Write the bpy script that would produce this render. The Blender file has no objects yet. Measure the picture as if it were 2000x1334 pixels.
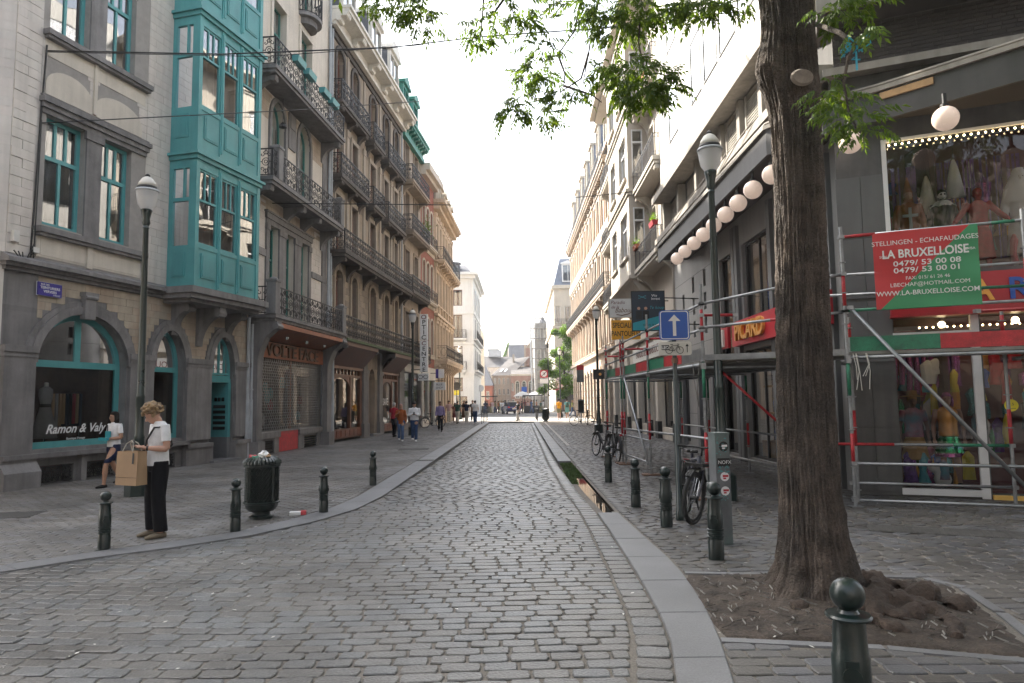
import bpy, math, random
import numpy as np
from mathutils import Vector, Matrix, noise
random.seed(7); RNG = np.random.default_rng(7)
S = bpy.context.scene
C = S.collection
PI = math.pi
# ------------------------------------------------------------------ camera, sky, sun, exposure
def setup():
    yaw, pitch, roll = math.radians(.69), math.radians(4.93), math.radians(.8)
    f = Vector((-math.sin(yaw)*math.cos(pitch), math.cos(yaw)*math.cos(pitch), math.sin(pitch)))
    r0 = Vector((math.cos(yaw), math.sin(yaw), 0)); u0 = r0.cross(f)
    r = r0*math.cos(roll) - u0*math.sin(roll); u = u0*math.cos(roll) + r0*math.sin(roll)
    cam = bpy.data.cameras.new('camera'); cam.lens = 24.0; cam.sensor_width = 36.0
    cam.clip_start = .05; cam.clip_end = 3000
    o = bpy.data.objects.new('camera', cam); C.objects.link(o)
    m = Matrix((r, u, -f)).transposed().to_4x4(); m.translation = (0, 0, 1.75)
    o.matrix_world = m
    S.camera = o
    SUN_AZ, SUN_EL = math.radians(-48), math.radians(39)      # azimuth from +Y, negative = to the left
    w = bpy.data.worlds.new('World'); S.world = w; w.use_nodes = True
    nt = w.node_tree; nt.nodes.clear()
    out = nt.nodes.new('ShaderNodeOutputWorld'); bg = nt.nodes.new('ShaderNodeBackground')
    sky = nt.nodes.new('ShaderNodeTexSky'); sky.sky_type = 'NISHITA'; sky.sun_disc = False
    sky.sun_elevation = SUN_EL; sky.sun_rotation = SUN_AZ
    sky.air_density = 1.2; sky.dust_density = 4.0; sky.ozone_density = 1.0
    hs = nt.nodes.new('ShaderNodeHueSaturation'); hs.inputs['Saturation'].default_value = .42
    nt.links.new(sky.outputs[0], hs.inputs['Color']); nt.links.new(hs.outputs[0], bg.inputs[0])
    bg.inputs[1].default_value = .15
    nt.links.new(bg.outputs[0], out.inputs[0])
    l = bpy.data.lights.new('sun', 'SUN'); l.energy = 4.0; l.angle = math.radians(.5); l.color = (1, .93, .82)
    so = bpy.data.objects.new('sun', l); C.objects.link(so)
    d = Vector((math.sin(SUN_AZ)*math.cos(SUN_EL), math.cos(SUN_AZ)*math.cos(SUN_EL), math.sin(SUN_EL)))
    so.rotation_euler = d.to_track_quat('Z', 'Y').to_euler(); so.location = d*60
    S.view_settings.view_transform = 'Standard'; S.view_settings.look = 'None'
    S.view_settings.gamma = 1; S.view_settings.use_curve_mapping = False
    S.view_settings.exposure = 1.95
    S.render.engine = 'CYCLES'
    S.cycles.use_denoising = True
    S.cycles.max_bounces = 8; S.cycles.diffuse_bounces = 3; S.cycles.glossy_bounces = 3
    S.cycles.transparent_max_bounces = 12; S.cycles.transmission_bounces = 4
    S.cycles.sample_clamp_indirect = 6; S.cycles.caustics_reflective = False; S.cycles.caustics_refractive = False
setup()
# ------------------------------------------------------------------ materials
def mat(name, col, rough=.6, var=.12, scale=2.5, bump=0, bscale=30, metal=0, spec=.5, streak=0, isl=0, tint=None, coat=0, emit=0, fine=0, world=0):
    """procedural surface: base colour with large and fine noise, optional vertical streaks and per-piece variation"""
    m = bpy.data.materials.new(name); m.use_nodes = True
    nt = m.node_tree; N = nt.nodes; L = nt.links; b = N['Principled BSDF']
    b.inputs['Roughness'].default_value = rough; b.inputs['Metallic'].default_value = metal
    b.inputs['Specular IOR Level'].default_value = spec; b.inputs['Coat Weight'].default_value = coat
    tc = N.new('ShaderNodeTexCoord'); co = N.new('ShaderNodeNewGeometry').outputs['Position'] if world else tc.outputs['Object']
    n1 = N.new('ShaderNodeTexNoise'); n1.inputs['Scale'].default_value = scale; n1.inputs['Detail'].default_value = 6
    n1.inputs['Roughness'].default_value = .65
    L.new(co, n1.inputs['Vector'])
    mx = N.new('ShaderNodeMapRange'); mx.inputs[1].default_value = .3; mx.inputs[2].default_value = .7
    mx.inputs[3].default_value = 1-var*1.6; mx.inputs[4].default_value = 1+var
    L.new(n1.outputs[0], mx.inputs[0]); fac = mx.outputs[0]
    def mul(a, bsock):
        k = N.new('ShaderNodeMath'); k.operation = 'MULTIPLY'; L.new(a, k.inputs[0]); L.new(bsock, k.inputs[1]); return k.outputs[0]
    if world:
        n6 = N.new('ShaderNodeTexNoise'); n6.inputs['Scale'].default_value = .45; n6.inputs['Detail'].default_value = 4; L.new(co, n6.inputs['Vector'])
        r = N.new('ShaderNodeMapRange'); r.inputs[1].default_value = .35; r.inputs[2].default_value = .65; r.inputs[3].default_value = 1-world; r.inputs[4].default_value = 1+world*.8
        L.new(n6.outputs[0], r.inputs[0]); fac = mul(fac, r.outputs[0])
    if streak:
        mp = N.new('ShaderNodeMapping'); mp.inputs['Scale'].default_value = (5, 5, .35); L.new(co, mp.inputs[0])
        n2 = N.new('ShaderNodeTexNoise'); n2.inputs['Scale'].default_value = 1.2; n2.inputs['Detail'].default_value = 5
        L.new(mp.outputs[0], n2.inputs['Vector'])
        r = N.new('ShaderNodeMapRange'); r.inputs[1].default_value = .42; r.inputs[2].default_value = .75
        r.inputs[3].default_value = 1; r.inputs[4].default_value = 1-streak
        L.new(n2.outputs[0], r.inputs[0]); fac = mul(fac, r.outputs[0])
    if isl:
        g = N.new('ShaderNodeNewGeometry'); oi = N.new('ShaderNodeObjectInfo')
        a = N.new('ShaderNodeMath'); a.operation = 'ADD'; L.new(g.outputs['Random Per Island'], a.inputs[0]); L.new(oi.outputs['Random'], a.inputs[1])
        fr = N.new('ShaderNodeMath'); fr.operation = 'FRACT'; L.new(a.outputs[0], fr.inputs[0])
        r = N.new('ShaderNodeMapRange'); r.inputs[3].default_value = 1-isl; r.inputs[4].default_value = 1+isl
        L.new(fr.outputs[0], r.inputs[0]); fac = mul(fac, r.outputs[0])
    if fine:
        n4 = N.new('ShaderNodeTexNoise'); n4.inputs['Scale'].default_value = 70; n4.inputs['Detail'].default_value = 3
        L.new(co, n4.inputs['Vector'])
        r = N.new('ShaderNodeMapRange'); r.inputs[1].default_value = .3; r.inputs[2].default_value = .7
        r.inputs[3].default_value = 1-fine; r.inputs[4].default_value = 1+fine
        L.new(n4.outputs[0], r.inputs[0]); fac = mul(fac, r.outputs[0])
    base = N.new('ShaderNodeVectorMath'); base.operation = 'SCALE'
    if tint:
        mixc = N.new('ShaderNodeMix'); mixc.data_type = 'RGBA'
        mixc.inputs[6].default_value = (*col, 1); mixc.inputs[7].default_value = (*tint, 1)
        n5 = N.new('ShaderNodeTexNoise'); n5.inputs['Scale'].default_value = scale*.6; n5.inputs['Detail'].default_value = 4
        L.new(co, n5.inputs['Vector'])
        r = N.new('ShaderNodeMapRange'); r.inputs[1].default_value = .4; r.inputs[2].default_value = .65
        if isl:
            ad = N.new('ShaderNodeMath'); ad.operation = 'ADD'; L.new(n5.outputs[0], ad.inputs[0])
            sc_ = N.new('ShaderNodeMath'); sc_.operation = 'MULTIPLY_ADD'; L.new(fr.outputs[0], sc_.inputs[0]); sc_.inputs[1].default_value = .4; sc_.inputs[2].default_value = -.2
            L.new(sc_.outputs[0], ad.inputs[1]); L.new(ad.outputs[0], r.inputs[0])
        else: L.new(n5.outputs[0], r.inputs[0])
        L.new(r.outputs[0], mixc.inputs[0]); L.new(mixc.outputs[2], base.inputs[0])
    else: base.inputs[0].default_value = col
    L.new(fac, base.inputs[3]); L.new(base.outputs[0], b.inputs['Base Color'])
    rr = N.new('ShaderNodeMapRange'); rr.inputs[3].default_value = max(0, rough-.1); rr.inputs[4].default_value = min(1, rough+.1)
    L.new(n1.outputs[0], rr.inputs[0]); L.new(rr.outputs[0], b.inputs['Roughness'])
    if bump:
        n3 = N.new('ShaderNodeTexNoise'); n3.inputs['Scale'].default_value = bscale; n3.inputs['Detail'].default_value = 5
        L.new(co, n3.inputs['Vector'])
        bp = N.new('ShaderNodeBump'); bp.inputs['Strength'].default_value = bump; bp.inputs['Distance'].default_value = .02
        L.new(n3.outputs[0], bp.inputs['Height']); L.new(bp.outputs[0], b.inputs['Normal'])
    if emit:
        b.inputs['Emission Color'].default_value = (*col, 1); b.inputs['Emission Strength'].default_value = emit
    return m
def glass(name, tintc=(.85, .88, .88), wave=.6, ior=1.5, scale=1.2, k=1.5, base=.02):
    m = bpy.data.materials.new(name); m.use_nodes = True
    nt = m.node_tree; N = nt.nodes; L = nt.links; N.clear()
    out = N.new('ShaderNodeOutputMaterial'); mix = N.new('ShaderNodeMixShader'); tr = N.new('ShaderNodeBsdfTransparent')
    gl = N.new('ShaderNodeBsdfGlossy'); gl.inputs['Roughness'].default_value = .01; gl.inputs['Color'].default_value = (.95, .96, .97, 1)
    tr.inputs[0].default_value = (*tintc, 1)
    fr = N.new('ShaderNodeFresnel'); fr.inputs[0].default_value = ior
    tc = N.new('ShaderNodeTexCoord'); nz = N.new('ShaderNodeTexNoise'); nz.inputs['Scale'].default_value = scale; nz.inputs['Detail'].default_value = 1
    L.new(tc.outputs['Object'], nz.inputs['Vector'])
    bp = N.new('ShaderNodeBump'); bp.inputs['Strength'].default_value = wave; bp.inputs['Distance'].default_value = .012
    L.new(nz.outputs[0], bp.inputs['Height']); L.new(bp.outputs[0], gl.inputs['Normal'])
    mm = N.new('ShaderNodeMath'); mm.operation = 'MULTIPLY_ADD'; mm.use_clamp = True; mm.inputs[1].default_value = k; mm.inputs[2].default_value = base
    L.new(fr.outputs[0], mm.inputs[0]); L.new(mm.outputs[0], mix.inputs[0])
    L.new(tr.outputs[0], mix.inputs[1]); L.new(gl.outputs[0], mix.inputs[2]); L.new(mix.outputs[0], out.inputs[0])
    return m
def leafmat(name, c1, c2):
    m = bpy.data.materials.new(name); m.use_nodes = True
    nt = m.node_tree; N = nt.nodes; L = nt.links; N.clear()
    out = N.new('ShaderNodeOutputMaterial'); mix = N.new('ShaderNodeMixShader'); mix.inputs[0].default_value = .5
    d = N.new('ShaderNodeBsdfPrincipled'); d.inputs['Roughness'].default_value = .45; t = N.new('ShaderNodeBsdfTranslucent')
    g = N.new('ShaderNodeNewGeometry'); oi = N.new('ShaderNodeObjectInfo')
    a = N.new('ShaderNodeMath'); a.operation = 'ADD'; L.new(g.outputs['Random Per Island'], a.inputs[0]); L.new(oi.outputs['Random'], a.inputs[1])
    fr = N.new('ShaderNodeMath'); fr.operation = 'FRACT'; L.new(a.outputs[0], fr.inputs[0])
    mx = N.new('ShaderNodeMix'); mx.data_type = 'RGBA'; mx.inputs[6].default_value = (*c1, 1); mx.inputs[7].default_value = (*c2, 1)
    L.new(fr.outputs[0], mx.inputs[0]); L.new(mx.outputs[2], d.inputs['Base Color'])
    sc = N.new('ShaderNodeVectorMath'); sc.operation = 'MULTIPLY'; sc.inputs[1].default_value = (1.9, 1.7, .6)
    L.new(mx.outputs[2], sc.inputs[0]); L.new(sc.outputs[0], t.inputs[0])
    L.new(d.outputs[0], mix.inputs[1]); L.new(t.outputs[0], mix.inputs[2]); L.new(mix.outputs[0], out.inputs[0])
    return m
def checker_mat(name, kind, c1, c2, sx, sy, rough=.7, off=.5, mortar=.02, axis='xy', bump=.3):
    """brick-texture surface for far paving, far bricks and roof tiles"""
    m = bpy.data.materials.new(name); m.use_nodes = True
    nt = m.node_tree; N = nt.nodes; L = nt.links; b = N['Principled BSDF']; b.inputs['Roughness'].default_value = rough
    tc = N.new('ShaderNodeTexCoord'); sp = N.new('ShaderNodeSeparateXYZ'); cb = N.new('ShaderNodeCombineXYZ')
    L.new(tc.outputs['Object'], sp.inputs[0])
    if axis == 'xz':
        s2 = N.new('ShaderNodeMath'); s2.operation = 'ADD'; L.new(sp.outputs[0], s2.inputs[0]); L.new(sp.outputs[1], s2.inputs[1])
        L.new(s2.outputs[0], cb.inputs[0]); L.new(sp.outputs[2], cb.inputs[1])
    else: L.new(sp.outputs[0], cb.inputs[0]); L.new(sp.outputs[1], cb.inputs[1])
    br = N.new('ShaderNodeTexBrick'); br.inputs['Color1'].default_value = (*c1, 1); br.inputs['Color2'].default_value = (*c2, 1)
    br.inputs['Mortar'].default_value = (*[.6*x for x in c1], 1); br.inputs['Scale'].default_value = 1
    br.inputs['Brick Width'].default_value = sx; br.inputs['Row Height'].default_value = sy; br.inputs['Mortar Size'].default_value = mortar*sy*3
    br.offset = off
    L.new(cb.outputs[0], br.inputs['Vector']); 
    nz = N.new('ShaderNodeTexNoise'); nz.inputs['Scale'].default_value = .8; nz.inputs['Detail'].default_value = 6; L.new(tc.outputs['Object'], nz.inputs['Vector'])
    r = N.new('ShaderNodeMapRange'); r.inputs[1].default_value = .3; r.inputs[2].default_value = .7; r.inputs[3].default_value = .8; r.inputs[4].default_value = 1.15; L.new(nz.outputs[0], r.inputs[0])
    vm = N.new('ShaderNodeVectorMath'); vm.operation = 'SCALE'; L.new(br.outputs[0], vm.inputs[0]); L.new(r.outputs[0], vm.inputs[3]); L.new(vm.outputs[0], b.inputs['Base Color'])
    bp = N.new('ShaderNodeBump'); bp.inputs['Strength'].default_value = bump; bp.inputs['Distance'].default_value = .01; bp.invert = True
    L.new(br.outputs['Fac'], bp.inputs['Height']); L.new(bp.outputs[0], b.inputs['Normal'])
    return m
M = {}
def dm(k, *a, **kw): M[k] = mat(k, *a, **kw)
dm('cobble', (.135, .128, .119), .42, .25, 1.1, .5, 45, isl=.2, tint=(.105, .108, .11), fine=.25, spec=.6, world=.28)
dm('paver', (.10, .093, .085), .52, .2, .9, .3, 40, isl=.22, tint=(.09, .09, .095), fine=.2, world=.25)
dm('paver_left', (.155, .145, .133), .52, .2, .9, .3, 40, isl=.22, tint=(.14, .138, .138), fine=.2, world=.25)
dm('sand', (.155, .138, .118), .9, .2, 3, .4, 60, fine=.3)
dm('bluestone', (.155, .156, .162), .55, .14, 1.5, .2, 60, isl=.08, fine=.12)
dm('asphalt', (.13, .13, .13), .85, .15, 2, .2, 60, fine=.2)
dm('lightpave', (.34, .32, .29), .8, .12, .6, .1, 30, fine=.1)
dm('earth', (.046, .034, .026), .95, .35, 6, 1.0, 25, fine=.4, tint=(.07, .054, .043))
dm('glazed', (.56, .52, .475), .42, .10, .9, .06, 12, isl=.07, tint=(.52, .47, .43), streak=.16)
dm('mortar', (.3, .28, .26), .9, .12, 3)
dm('bluegrey', (.185, .177, .175), .7, .22, 1.2, .35, 14, streak=.35, isl=.12, fine=.12)
dm('tanstone', (.44, .375, .29), .75, .16, 1.3, .15, 20, isl=.14, streak=.2, tint=(.36, .28, .21))
dm('teal', (.075, .29, .30), .42, .10, 1.2, .03, 10, streak=.12)
dm('teal_side', (.066, .27, .282), .45, .10, 1.2, .03, 10, streak=.12)
dm('greenframe', (.03, .17, .145), .45, .1, 1.5)
dm('coppergreen', (.045, .235, .19), .55, .22, 1.4, .1, 14, streak=.3)
dm('cream', (.57, .515, .44), .7, .10, .8, .1, 20, streak=.16)
dm('brownstone', (.255, .205, .16), .78, .18, .9, .2, 18, isl=.12, streak=.28, tint=(.31, .25, .185))
dm('brownlight', (.36, .305, .245), .75, .16, .9, .15, 18, streak=.25)
dm('soot', (.095, .082, .072), .85, .25, 1.5, .3, 14, streak=.3)
dm('whitepaint', (.66, .63, .57), .6, .08, 1.1, .05, 15, streak=.16)
dm('iron', (.008, .008, .009), .5, .2, 6)
dm('ironblue', (.02, .02, .023), .5, .2, 6)
dm('woodbrown', (.14, .052, .024), .45, .22, 2, .1, 25, streak=.2)
dm('woodred', (.17, .055, .03), .45, .2, 2)
dm('woodorange', (.27, .085, .032), .55, .22, 1.5, .1, 25, streak=.2)
dm('soffit', (.115, .05, .03), .5, .15, 1.5, streak=.15)
dm('darkwood', (.03, .026, .024), .5, .2, 3)
dm('zinc', (.36, .38, .40), .45, .15, 2)
dm('slate', (.085, .09, .105), .6, .18, 2, .25, 20)
dm('slateblue', (.16, .19, .25), .55, .15, 2, .1, 20)
dm('redbrick', (.30, .10, .065), .8, .2, 1, .2, 30)
dm('ornate', (.60, .48, .355), .75, .14, .6, .3, 5, streak=.2, tint=(.66, .52, .37))
dm('ornate2', (.42, .355, .29), .75, .16, .6, .3, 5, streak=.22, tint=(.50, .38, .28))
dm('beige', (.45, .395, .33), .7, .07, .7, .04, 15, streak=.10)
dm('beigelight', (.50, .455, .385), .7, .07, .7, .04, 15, streak=.08)
dm('panel', (.40, .383, .355), .55, .07, .8, .02, 10, isl=.025, streak=.07)
dm('concrete', (.30, .27, .23), .8, .2, 1.2, .15, 20, streak=.25)
dm('darkconcrete', (.065, .062, .057), .8, .25, 1.2, .2, 20, streak=.35)
dm('fascia', (.05, .047, .044), .5, .2, 1.5, .1, 15, streak=.3)
dm('soffitdark', (.06, .05, .045), .8, .15, 1)
dm('greypanel', (.125, .128, .132), .45, .1, .9, .04, 10, streak=.15, isl=.05)
dm('greypanel2', (.24, .235, .228), .45, .1, .9, .04, 10, streak=.15)
dm('dirtypanel', (.095, .095, .093), .55, .25, 1.6, .08, 14, streak=.3)
dm('darkbrick', (.035, .028, .025), .8, .15, 2, .3, 50, isl=.3, fine=.2)
dm('brickmortar', (.075, .068, .06), .9, .15, 3)
dm('whitestone', (.70, .71, .70), .75, .06, .5, .04, 12, streak=.10)
dm('haussmann', (.55, .49, .40), .75, .08, .5, .05, 12, streak=.12)
dm('interior', (.035, .03, .028), .9, .3, .8)
dm('shopinterior', (.07, .04, .032), .9, .4, 1.6)
dm('curtain', (.5, .49, .48), .9, .06, 3)
dm('darkcurtain', (.22, .21, .2), .9, .1, 3)
dm('lampgreen', (.005, .017, .015), .30, .2, 3, coat=.3)
dm('bollard', (.0045, .014, .0125), .36, .35, 7, .12, 40, coat=.2, streak=.2)
dm('white', (.72, .72, .72), .5, .05, 3)
dm('offwhite', (.6, .58, .54), .5, .06, 3)
dm('black', (.007, .007, .007), .5, .2, 4)
dm('rubber', (.01, .01, .01), .75, .2, 8)
dm('chrome', (.55, .56, .58), .25, .1, 5, metal=1)
dm('galv', (.30, .31, .32), .42, .2, 5, .05, 30, metal=.75)
dm('redpaint', (.42, .022, .03), .45, .25, 7, fine=.2)
dm('greenpaint', (.02, .17, .095), .45, .25, 7, fine=.2)
dm('plank', (.2, .19, .175), .8, .25, 2, .2, 25, isl=.2, streak=.2)
dm('rustplate', (.16, .09, .06), .8, .25, 6)
dm('shopred', (.42, .018, .03), .4, .08, 1.5)
dm('yellow', (.75, .47, .12), .5, .05, 3)
dm('orange', (.72, .33, .02), .5, .08, 2)
dm('blue', (.012, .085, .40), .35, .08, 3)
dm('enamelblue', (.045, .035, .26), .3, .12, 5)
dm('globe', (.72, .56, .46), .25, .03, 2, emit=.12)
dm('bulb', (1, .72, .35), .3, 0, 2, emit=9)
dm('warmlamp', (1, .78, .45), .3, 0, 2, emit=5)
dm('woodplank', (.45, .27, .12), .7, .2, 3, streak=.15)
dm('kraft', (.36, .235, .135), .8, .08, 4, .1, 20)
dm('skin', (.48, .27, .19), .5, .06, 6)
dm('skin_dark', (.19, .10, .065), .5, .06, 6)
dm('skin_tan', (.36, .2, .13), .5, .06, 6)
dm('posterdark', (.02, .035, .055), .4, .1, 1.5)
dm('tealposter', (.02, .27, .33), .4, .05, 2)
dm('banner_red', (.52, .04, .045), .55, .06, 1.5)
dm('banner_green', (.05, .27, .12), .55, .06, 1.5)
dm('terracotta', (.33, .09, .04), .75, .12, 4)
dm('gold', (.75, .36, .08), .35, .1, 4, metal=.3)
dm('weed', (.07, .12, .03), .7, .3, 12, isl=.4)
dm('utility', (.14, .145, .155), .55, .2, 3, streak=.2, tint=(.11, .15, .14))
dm('barkgrey', (.10, .078, .063), .95, .35, 5, 1.0, 55, streak=.3, tint=(.06, .05, .043), fine=.35)
dm('cutwood', (.25, .21, .18), .9, .25, 10, .3, 40)
dm('root', (.05, .034, .025), .9, .3, 8, .8, 30, fine=.3)
dm('farroof', (.10, .095, .095), .8, .2, .4)
dm('copper', (.15, .04, .035), .6, .1, 2)
G = glass('window_glass', k=2.2, base=.06); GS = glass('shop_glass', (.76, .77, .77), .08, 1.45, k=1.1, base=.01)
GB = glass('oriel_glass', (.85, .88, .88), .35, 1.7, k=2.6, base=.10)
def frosted():
    m = bpy.data.materials.new('frosted_bowl'); m.use_nodes = True; nt = m.node_tree; N = nt.nodes; L = nt.links; N.clear()
    out = N.new('ShaderNodeOutputMaterial'); a = N.new('ShaderNodeMixShader'); a.inputs[0].default_value = .5; t = N.new('ShaderNodeBsdfTranslucent'); t.inputs[0].default_value = (.9, .9, .9, 1)
    d = N.new('ShaderNodeBsdfPrincipled'); d.inputs['Base Color'].default_value = (.8, .8, .8, 1); d.inputs['Roughness'].default_value = .2
    L.new(t.outputs[0], a.inputs[1]); L.new(d.outputs[0], a.inputs[2]); p = N.new('ShaderNodeMixShader'); p.inputs[0].default_value = .3; q = N.new('ShaderNodeBsdfTransparent')
    L.new(a.outputs[0], p.inputs[1]); L.new(q.outputs[0], p.inputs[2]); L.new(p.outputs[0], out.inputs[0]); return m
GL = frosted()
LEAF = leafmat('ash_leaf', (.055, .115, .02), (.12, .19, .03))
LEAFB = leafmat('lime_leaf', (.05, .13, .015), (.14, .26, .03))
def water():
    m = bpy.data.materials.new('puddle_water'); m.use_nodes = True; b = m.node_tree.nodes['Principled BSDF']
    b.inputs['Base Color'].default_value = (.03, .025, .02, 1); b.inputs['Roughness'].default_value = .03; b.inputs['IOR'].default_value = 1.5
    b.inputs['Specular IOR Level'].default_value = .9
    return m
M['water'] = water()
M['tilefar'] = checker_mat('tile_far', 0, (.17, .16, .155), (.2, .19, .185), .22, .11, .6)
M['setts'] = checker_mat('setts_far', 0, (.2, .195, .19), (.24, .235, .225), .25, .14, .45)
M['brickfar'] = checker_mat('brick_far', 0, (.33, .125, .085), (.27, .095, .065), .24, .075, .8, axis='xz')
M['brickpale'] = checker_mat('brick_pale', 0, (.36, .20, .155), (.42, .26, .2), .24, .09, .8, axis='xz')
M['rooftile'] = checker_mat('roof_tile', 0, (.12, .11, .105), (.09, .085, .085), .3, .25, .8, axis='xz')
# ------------------------------------------------------------------ mesh building
SPLIT = {'pier', 'pilaster', 'window_sill', 'lintel', 'smooth_panel', 'arch_moulding', 'bay_cornice', 'stone_band', 'string_course', 'plinth', 'shop_frame', 'shop_pier', 'panel', 'junction_box', 'cornice', 'shop_sign_board', 'window_trim', 'display_shelf', 'soffit', 'curtain', 'scaffold_decks', 'letter_slot', 'doorbell', 'cable', 'printed_figure', 'side_balcony_slab', 'interior', 'pane', 'triple_window_frame', 'skylight', 'louvre_frame', 'bay_ledge', 'bracket'}
class MB:
    def __init__(s): s.v = []; s.f = []; s.m = []; s.mi = 0
    def add(s, vs, fs):
        b = len(s.v); s.v += [tuple(p) for p in vs]; s.f += [tuple(b+i for i in f) for f in fs]; s.m += [s.mi]*len(fs); return s
    def quad(s, a, b, c, d): return s.add([a, b, c, d], [(0, 1, 2, 3)])
    def box(s, x0, x1, y0, y1, z0, z1):
        return s.add([(x0,y0,z0),(x1,y0,z0),(x1,y1,z0),(x0,y1,z0),(x0,y0,z1),(x1,y0,z1),(x1,y1,z1),(x0,y1,z1)],
                     [(0,3,2,1),(4,5,6,7),(0,1,5,4),(1,2,6,5),(2,3,7,6),(3,0,4,7)])
    def tube(s, pts, r, n=6, closed=False, cap=True):
        pts = [Vector(p) for p in pts]; N = len(pts)
        rs = r if isinstance(r, (list, tuple)) else [r]*N
        vs = []; up = None
        for i in range(N):
            if closed: t = pts[(i+1) % N]-pts[i-1]
            else: t = pts[min(i+1, N-1)]-pts[max(i-1, 0)]
            if t.length < 1e-9: t = Vector((0, 0, 1))
            t.normalize()
            if up is None:
                up = Vector((0, 0, 1)) if abs(t.z) < .9 else Vector((1, 0, 0))
                up = (up-t*up.dot(t)).normalized()
            else:
                up = up-t*up.dot(t)
                up = up.normalized() if up.length > 1e-6 else t.orthogonal().normalized()
            sd = t.cross(up)
            for k in range(n):
                a = 2*PI*k/n+PI/4
                vs.append(pts[i]+(up*math.cos(a)+sd*math.sin(a))*rs[i])
        fs = []
        for i in range(N if closed else N-1):
            j = (i+1) % N
            for k in range(n): fs.append((i*n+k, i*n+(k+1) % n, j*n+(k+1) % n, j*n+k))
        if cap and not closed: fs.append(tuple(range(n))[::-1]); fs.append(tuple((N-1)*n+k for k in range(n)))
        return s.add(vs, fs)
    def lathe(s, prof, n=16, c=(0, 0, 0), cap=True, sx=1, sy=1):
        vs = []; fs = []
        for r, z in prof:
            for k in range(n): vs.append((c[0]+r*sx*math.cos(2*PI*k/n), c[1]+r*sy*math.sin(2*PI*k/n), c[2]+z))
        for i in range(len(prof)-1):
            for k in range(n): fs.append((i*n+k, i*n+(k+1) % n, (i+1)*n+(k+1) % n, (i+1)*n+k))
        if cap: fs.append(tuple(range(n))[::-1]); fs.append(tuple((len(prof)-1)*n+k for k in range(n)))
        return s.add(vs, fs)
    def ball(s, c, r, n=12, m=8, sx=1, sy=1, sz=1):
        vs = [(c[0], c[1], c[2]-r*sz)]; fs = []
        for i in range(1, m):
            a = -PI/2+PI*i/m
            for k in range(n): vs.append((c[0]+r*sx*math.cos(a)*math.cos(2*PI*k/n), c[1]+r*sy*math.cos(a)*math.sin(2*PI*k/n), c[2]+r*sz*math.sin(a)))
        vs.append((c[0], c[1], c[2]+r*sz)); T = len(vs)-1
        for k in range(n): fs.append((0, 1+(k+1) % n, 1+k)); fs.append((T, 1+(m-2)*n+k, 1+(m-2)*n+(k+1) % n))
        for i in range(m-2):
            for k in range(n): fs.append((1+i*n+k, 1+i*n+(k+1) % n, 1+(i+1)*n+(k+1) % n, 1+(i+1)*n+k))
        return s.add(vs, fs)
    def prism(s, poly, y0, y1):
        """polygon in local x,z pushed from y0 to y1"""
        n = len(poly); vs = [(x, y0, z) for x, z in poly]+[(x, y1, z) for x, z in poly]
        fs = [tuple(range(n)), tuple(range(2*n-1, n-1, -1))]+[((i+1) % n, i, n+i, n+(i+1) % n) for i in range(n)]
        return s.add(vs, fs)
    def prismx(s, poly, x0, x1):
        """polygon in local y,z pushed from x0 to x1"""
        n = len(poly); vs = [(x0, y, z) for y, z in poly]+[(x1, y, z) for y, z in poly]
        fs = [tuple(range(n)), tuple(range(2*n-1, n-1, -1))]+[((i+1) % n, i, n+i, n+(i+1) % n) for i in range(n)]
        return s.add(vs, fs)
    def prismz(s, poly, z0, z1):
        n = len(poly); vs = [(x, y, z0) for x, y in poly]+[(x, y, z1) for x, y in poly]
        fs = [tuple(range(n))[::-1], tuple(range(n, 2*n))]+[(i, (i+1) % n, n+(i+1) % n, n+i) for i in range(n)]
        return s.add(vs, fs)
    def loft(s, rings, n=12, cap=True):
        """rings: (center, rx, ry[, axis dir]) horizontal ellipses unless a direction is given"""
        vs = []; fs = []
        for rg in rings:
            c = Vector(rg[0]); rx, ry = rg[1], rg[2]
            if len(rg) > 3:
                t = Vector(rg[3]).normalized(); X = Vector((1, 0, 0)); X = (X-t*X.dot(t)); X = X.normalized() if X.length > .05 else Vector((0, 1, 0)); Y = t.cross(X)
            else: X = Vector((1, 0, 0)); Y = Vector((0, 1, 0))
            for k in range(n): vs.append(c+X*rx*math.cos(2*PI*k/n)+Y*ry*math.sin(2*PI*k/n))
        R = len(rings)
        for i in range(R-1):
            for k in range(n): fs.append((i*n+k, i*n+(k+1) % n, (i+1)*n+(k+1) % n, (i+1)*n+k))
        if cap: fs.append(tuple(range(n))[::-1]); fs.append(tuple((R-1)*n+k for k in range(n)))
        return s.add(vs, fs)
    def mesh(s, name, mats, smooth=False):
        me = bpy.data.meshes.new(name); me.from_pydata(s.v, [], s.f)
        if not isinstance(mats, (list, tuple)): mats = [mats]
        for m in mats: me.materials.append(M[m] if isinstance(m, str) else m)
        if len(mats) > 1: me.polygons.foreach_set('material_index', s.m)
        if smooth: me.polygons.foreach_set('use_smooth', [True]*len(me.polygons))
        me.update(); return me
    def clusters(s):
        n = len(s.v); p = list(range(n))
        def f(i):
            while p[i] != i: p[i] = p[p[i]]; i = p[i]
            return i
        for fc in s.f:
            a = f(fc[0])
            for j in fc[1:]: p[f(j)] = a
        G_ = {}
        for i in range(n): G_.setdefault(f(i), []).append(i)
        B = []
        for ids in G_.values():
            A = np.array([s.v[i] for i in ids]); B.append([A.min(0)-.015, A.max(0)+.015, set(ids)])
        ch = True
        while ch:
            ch = False; out = []
            for b in B:
                for o in out:
                    if (b[0] <= o[1]).all() and (o[0] <= b[1]).all():
                        o[0] = np.minimum(o[0], b[0]); o[1] = np.maximum(o[1], b[1]); o[2] |= b[2]; ch = True; break
                else: out.append(b)
            B = out
        return [b[2] for b in B]
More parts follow.
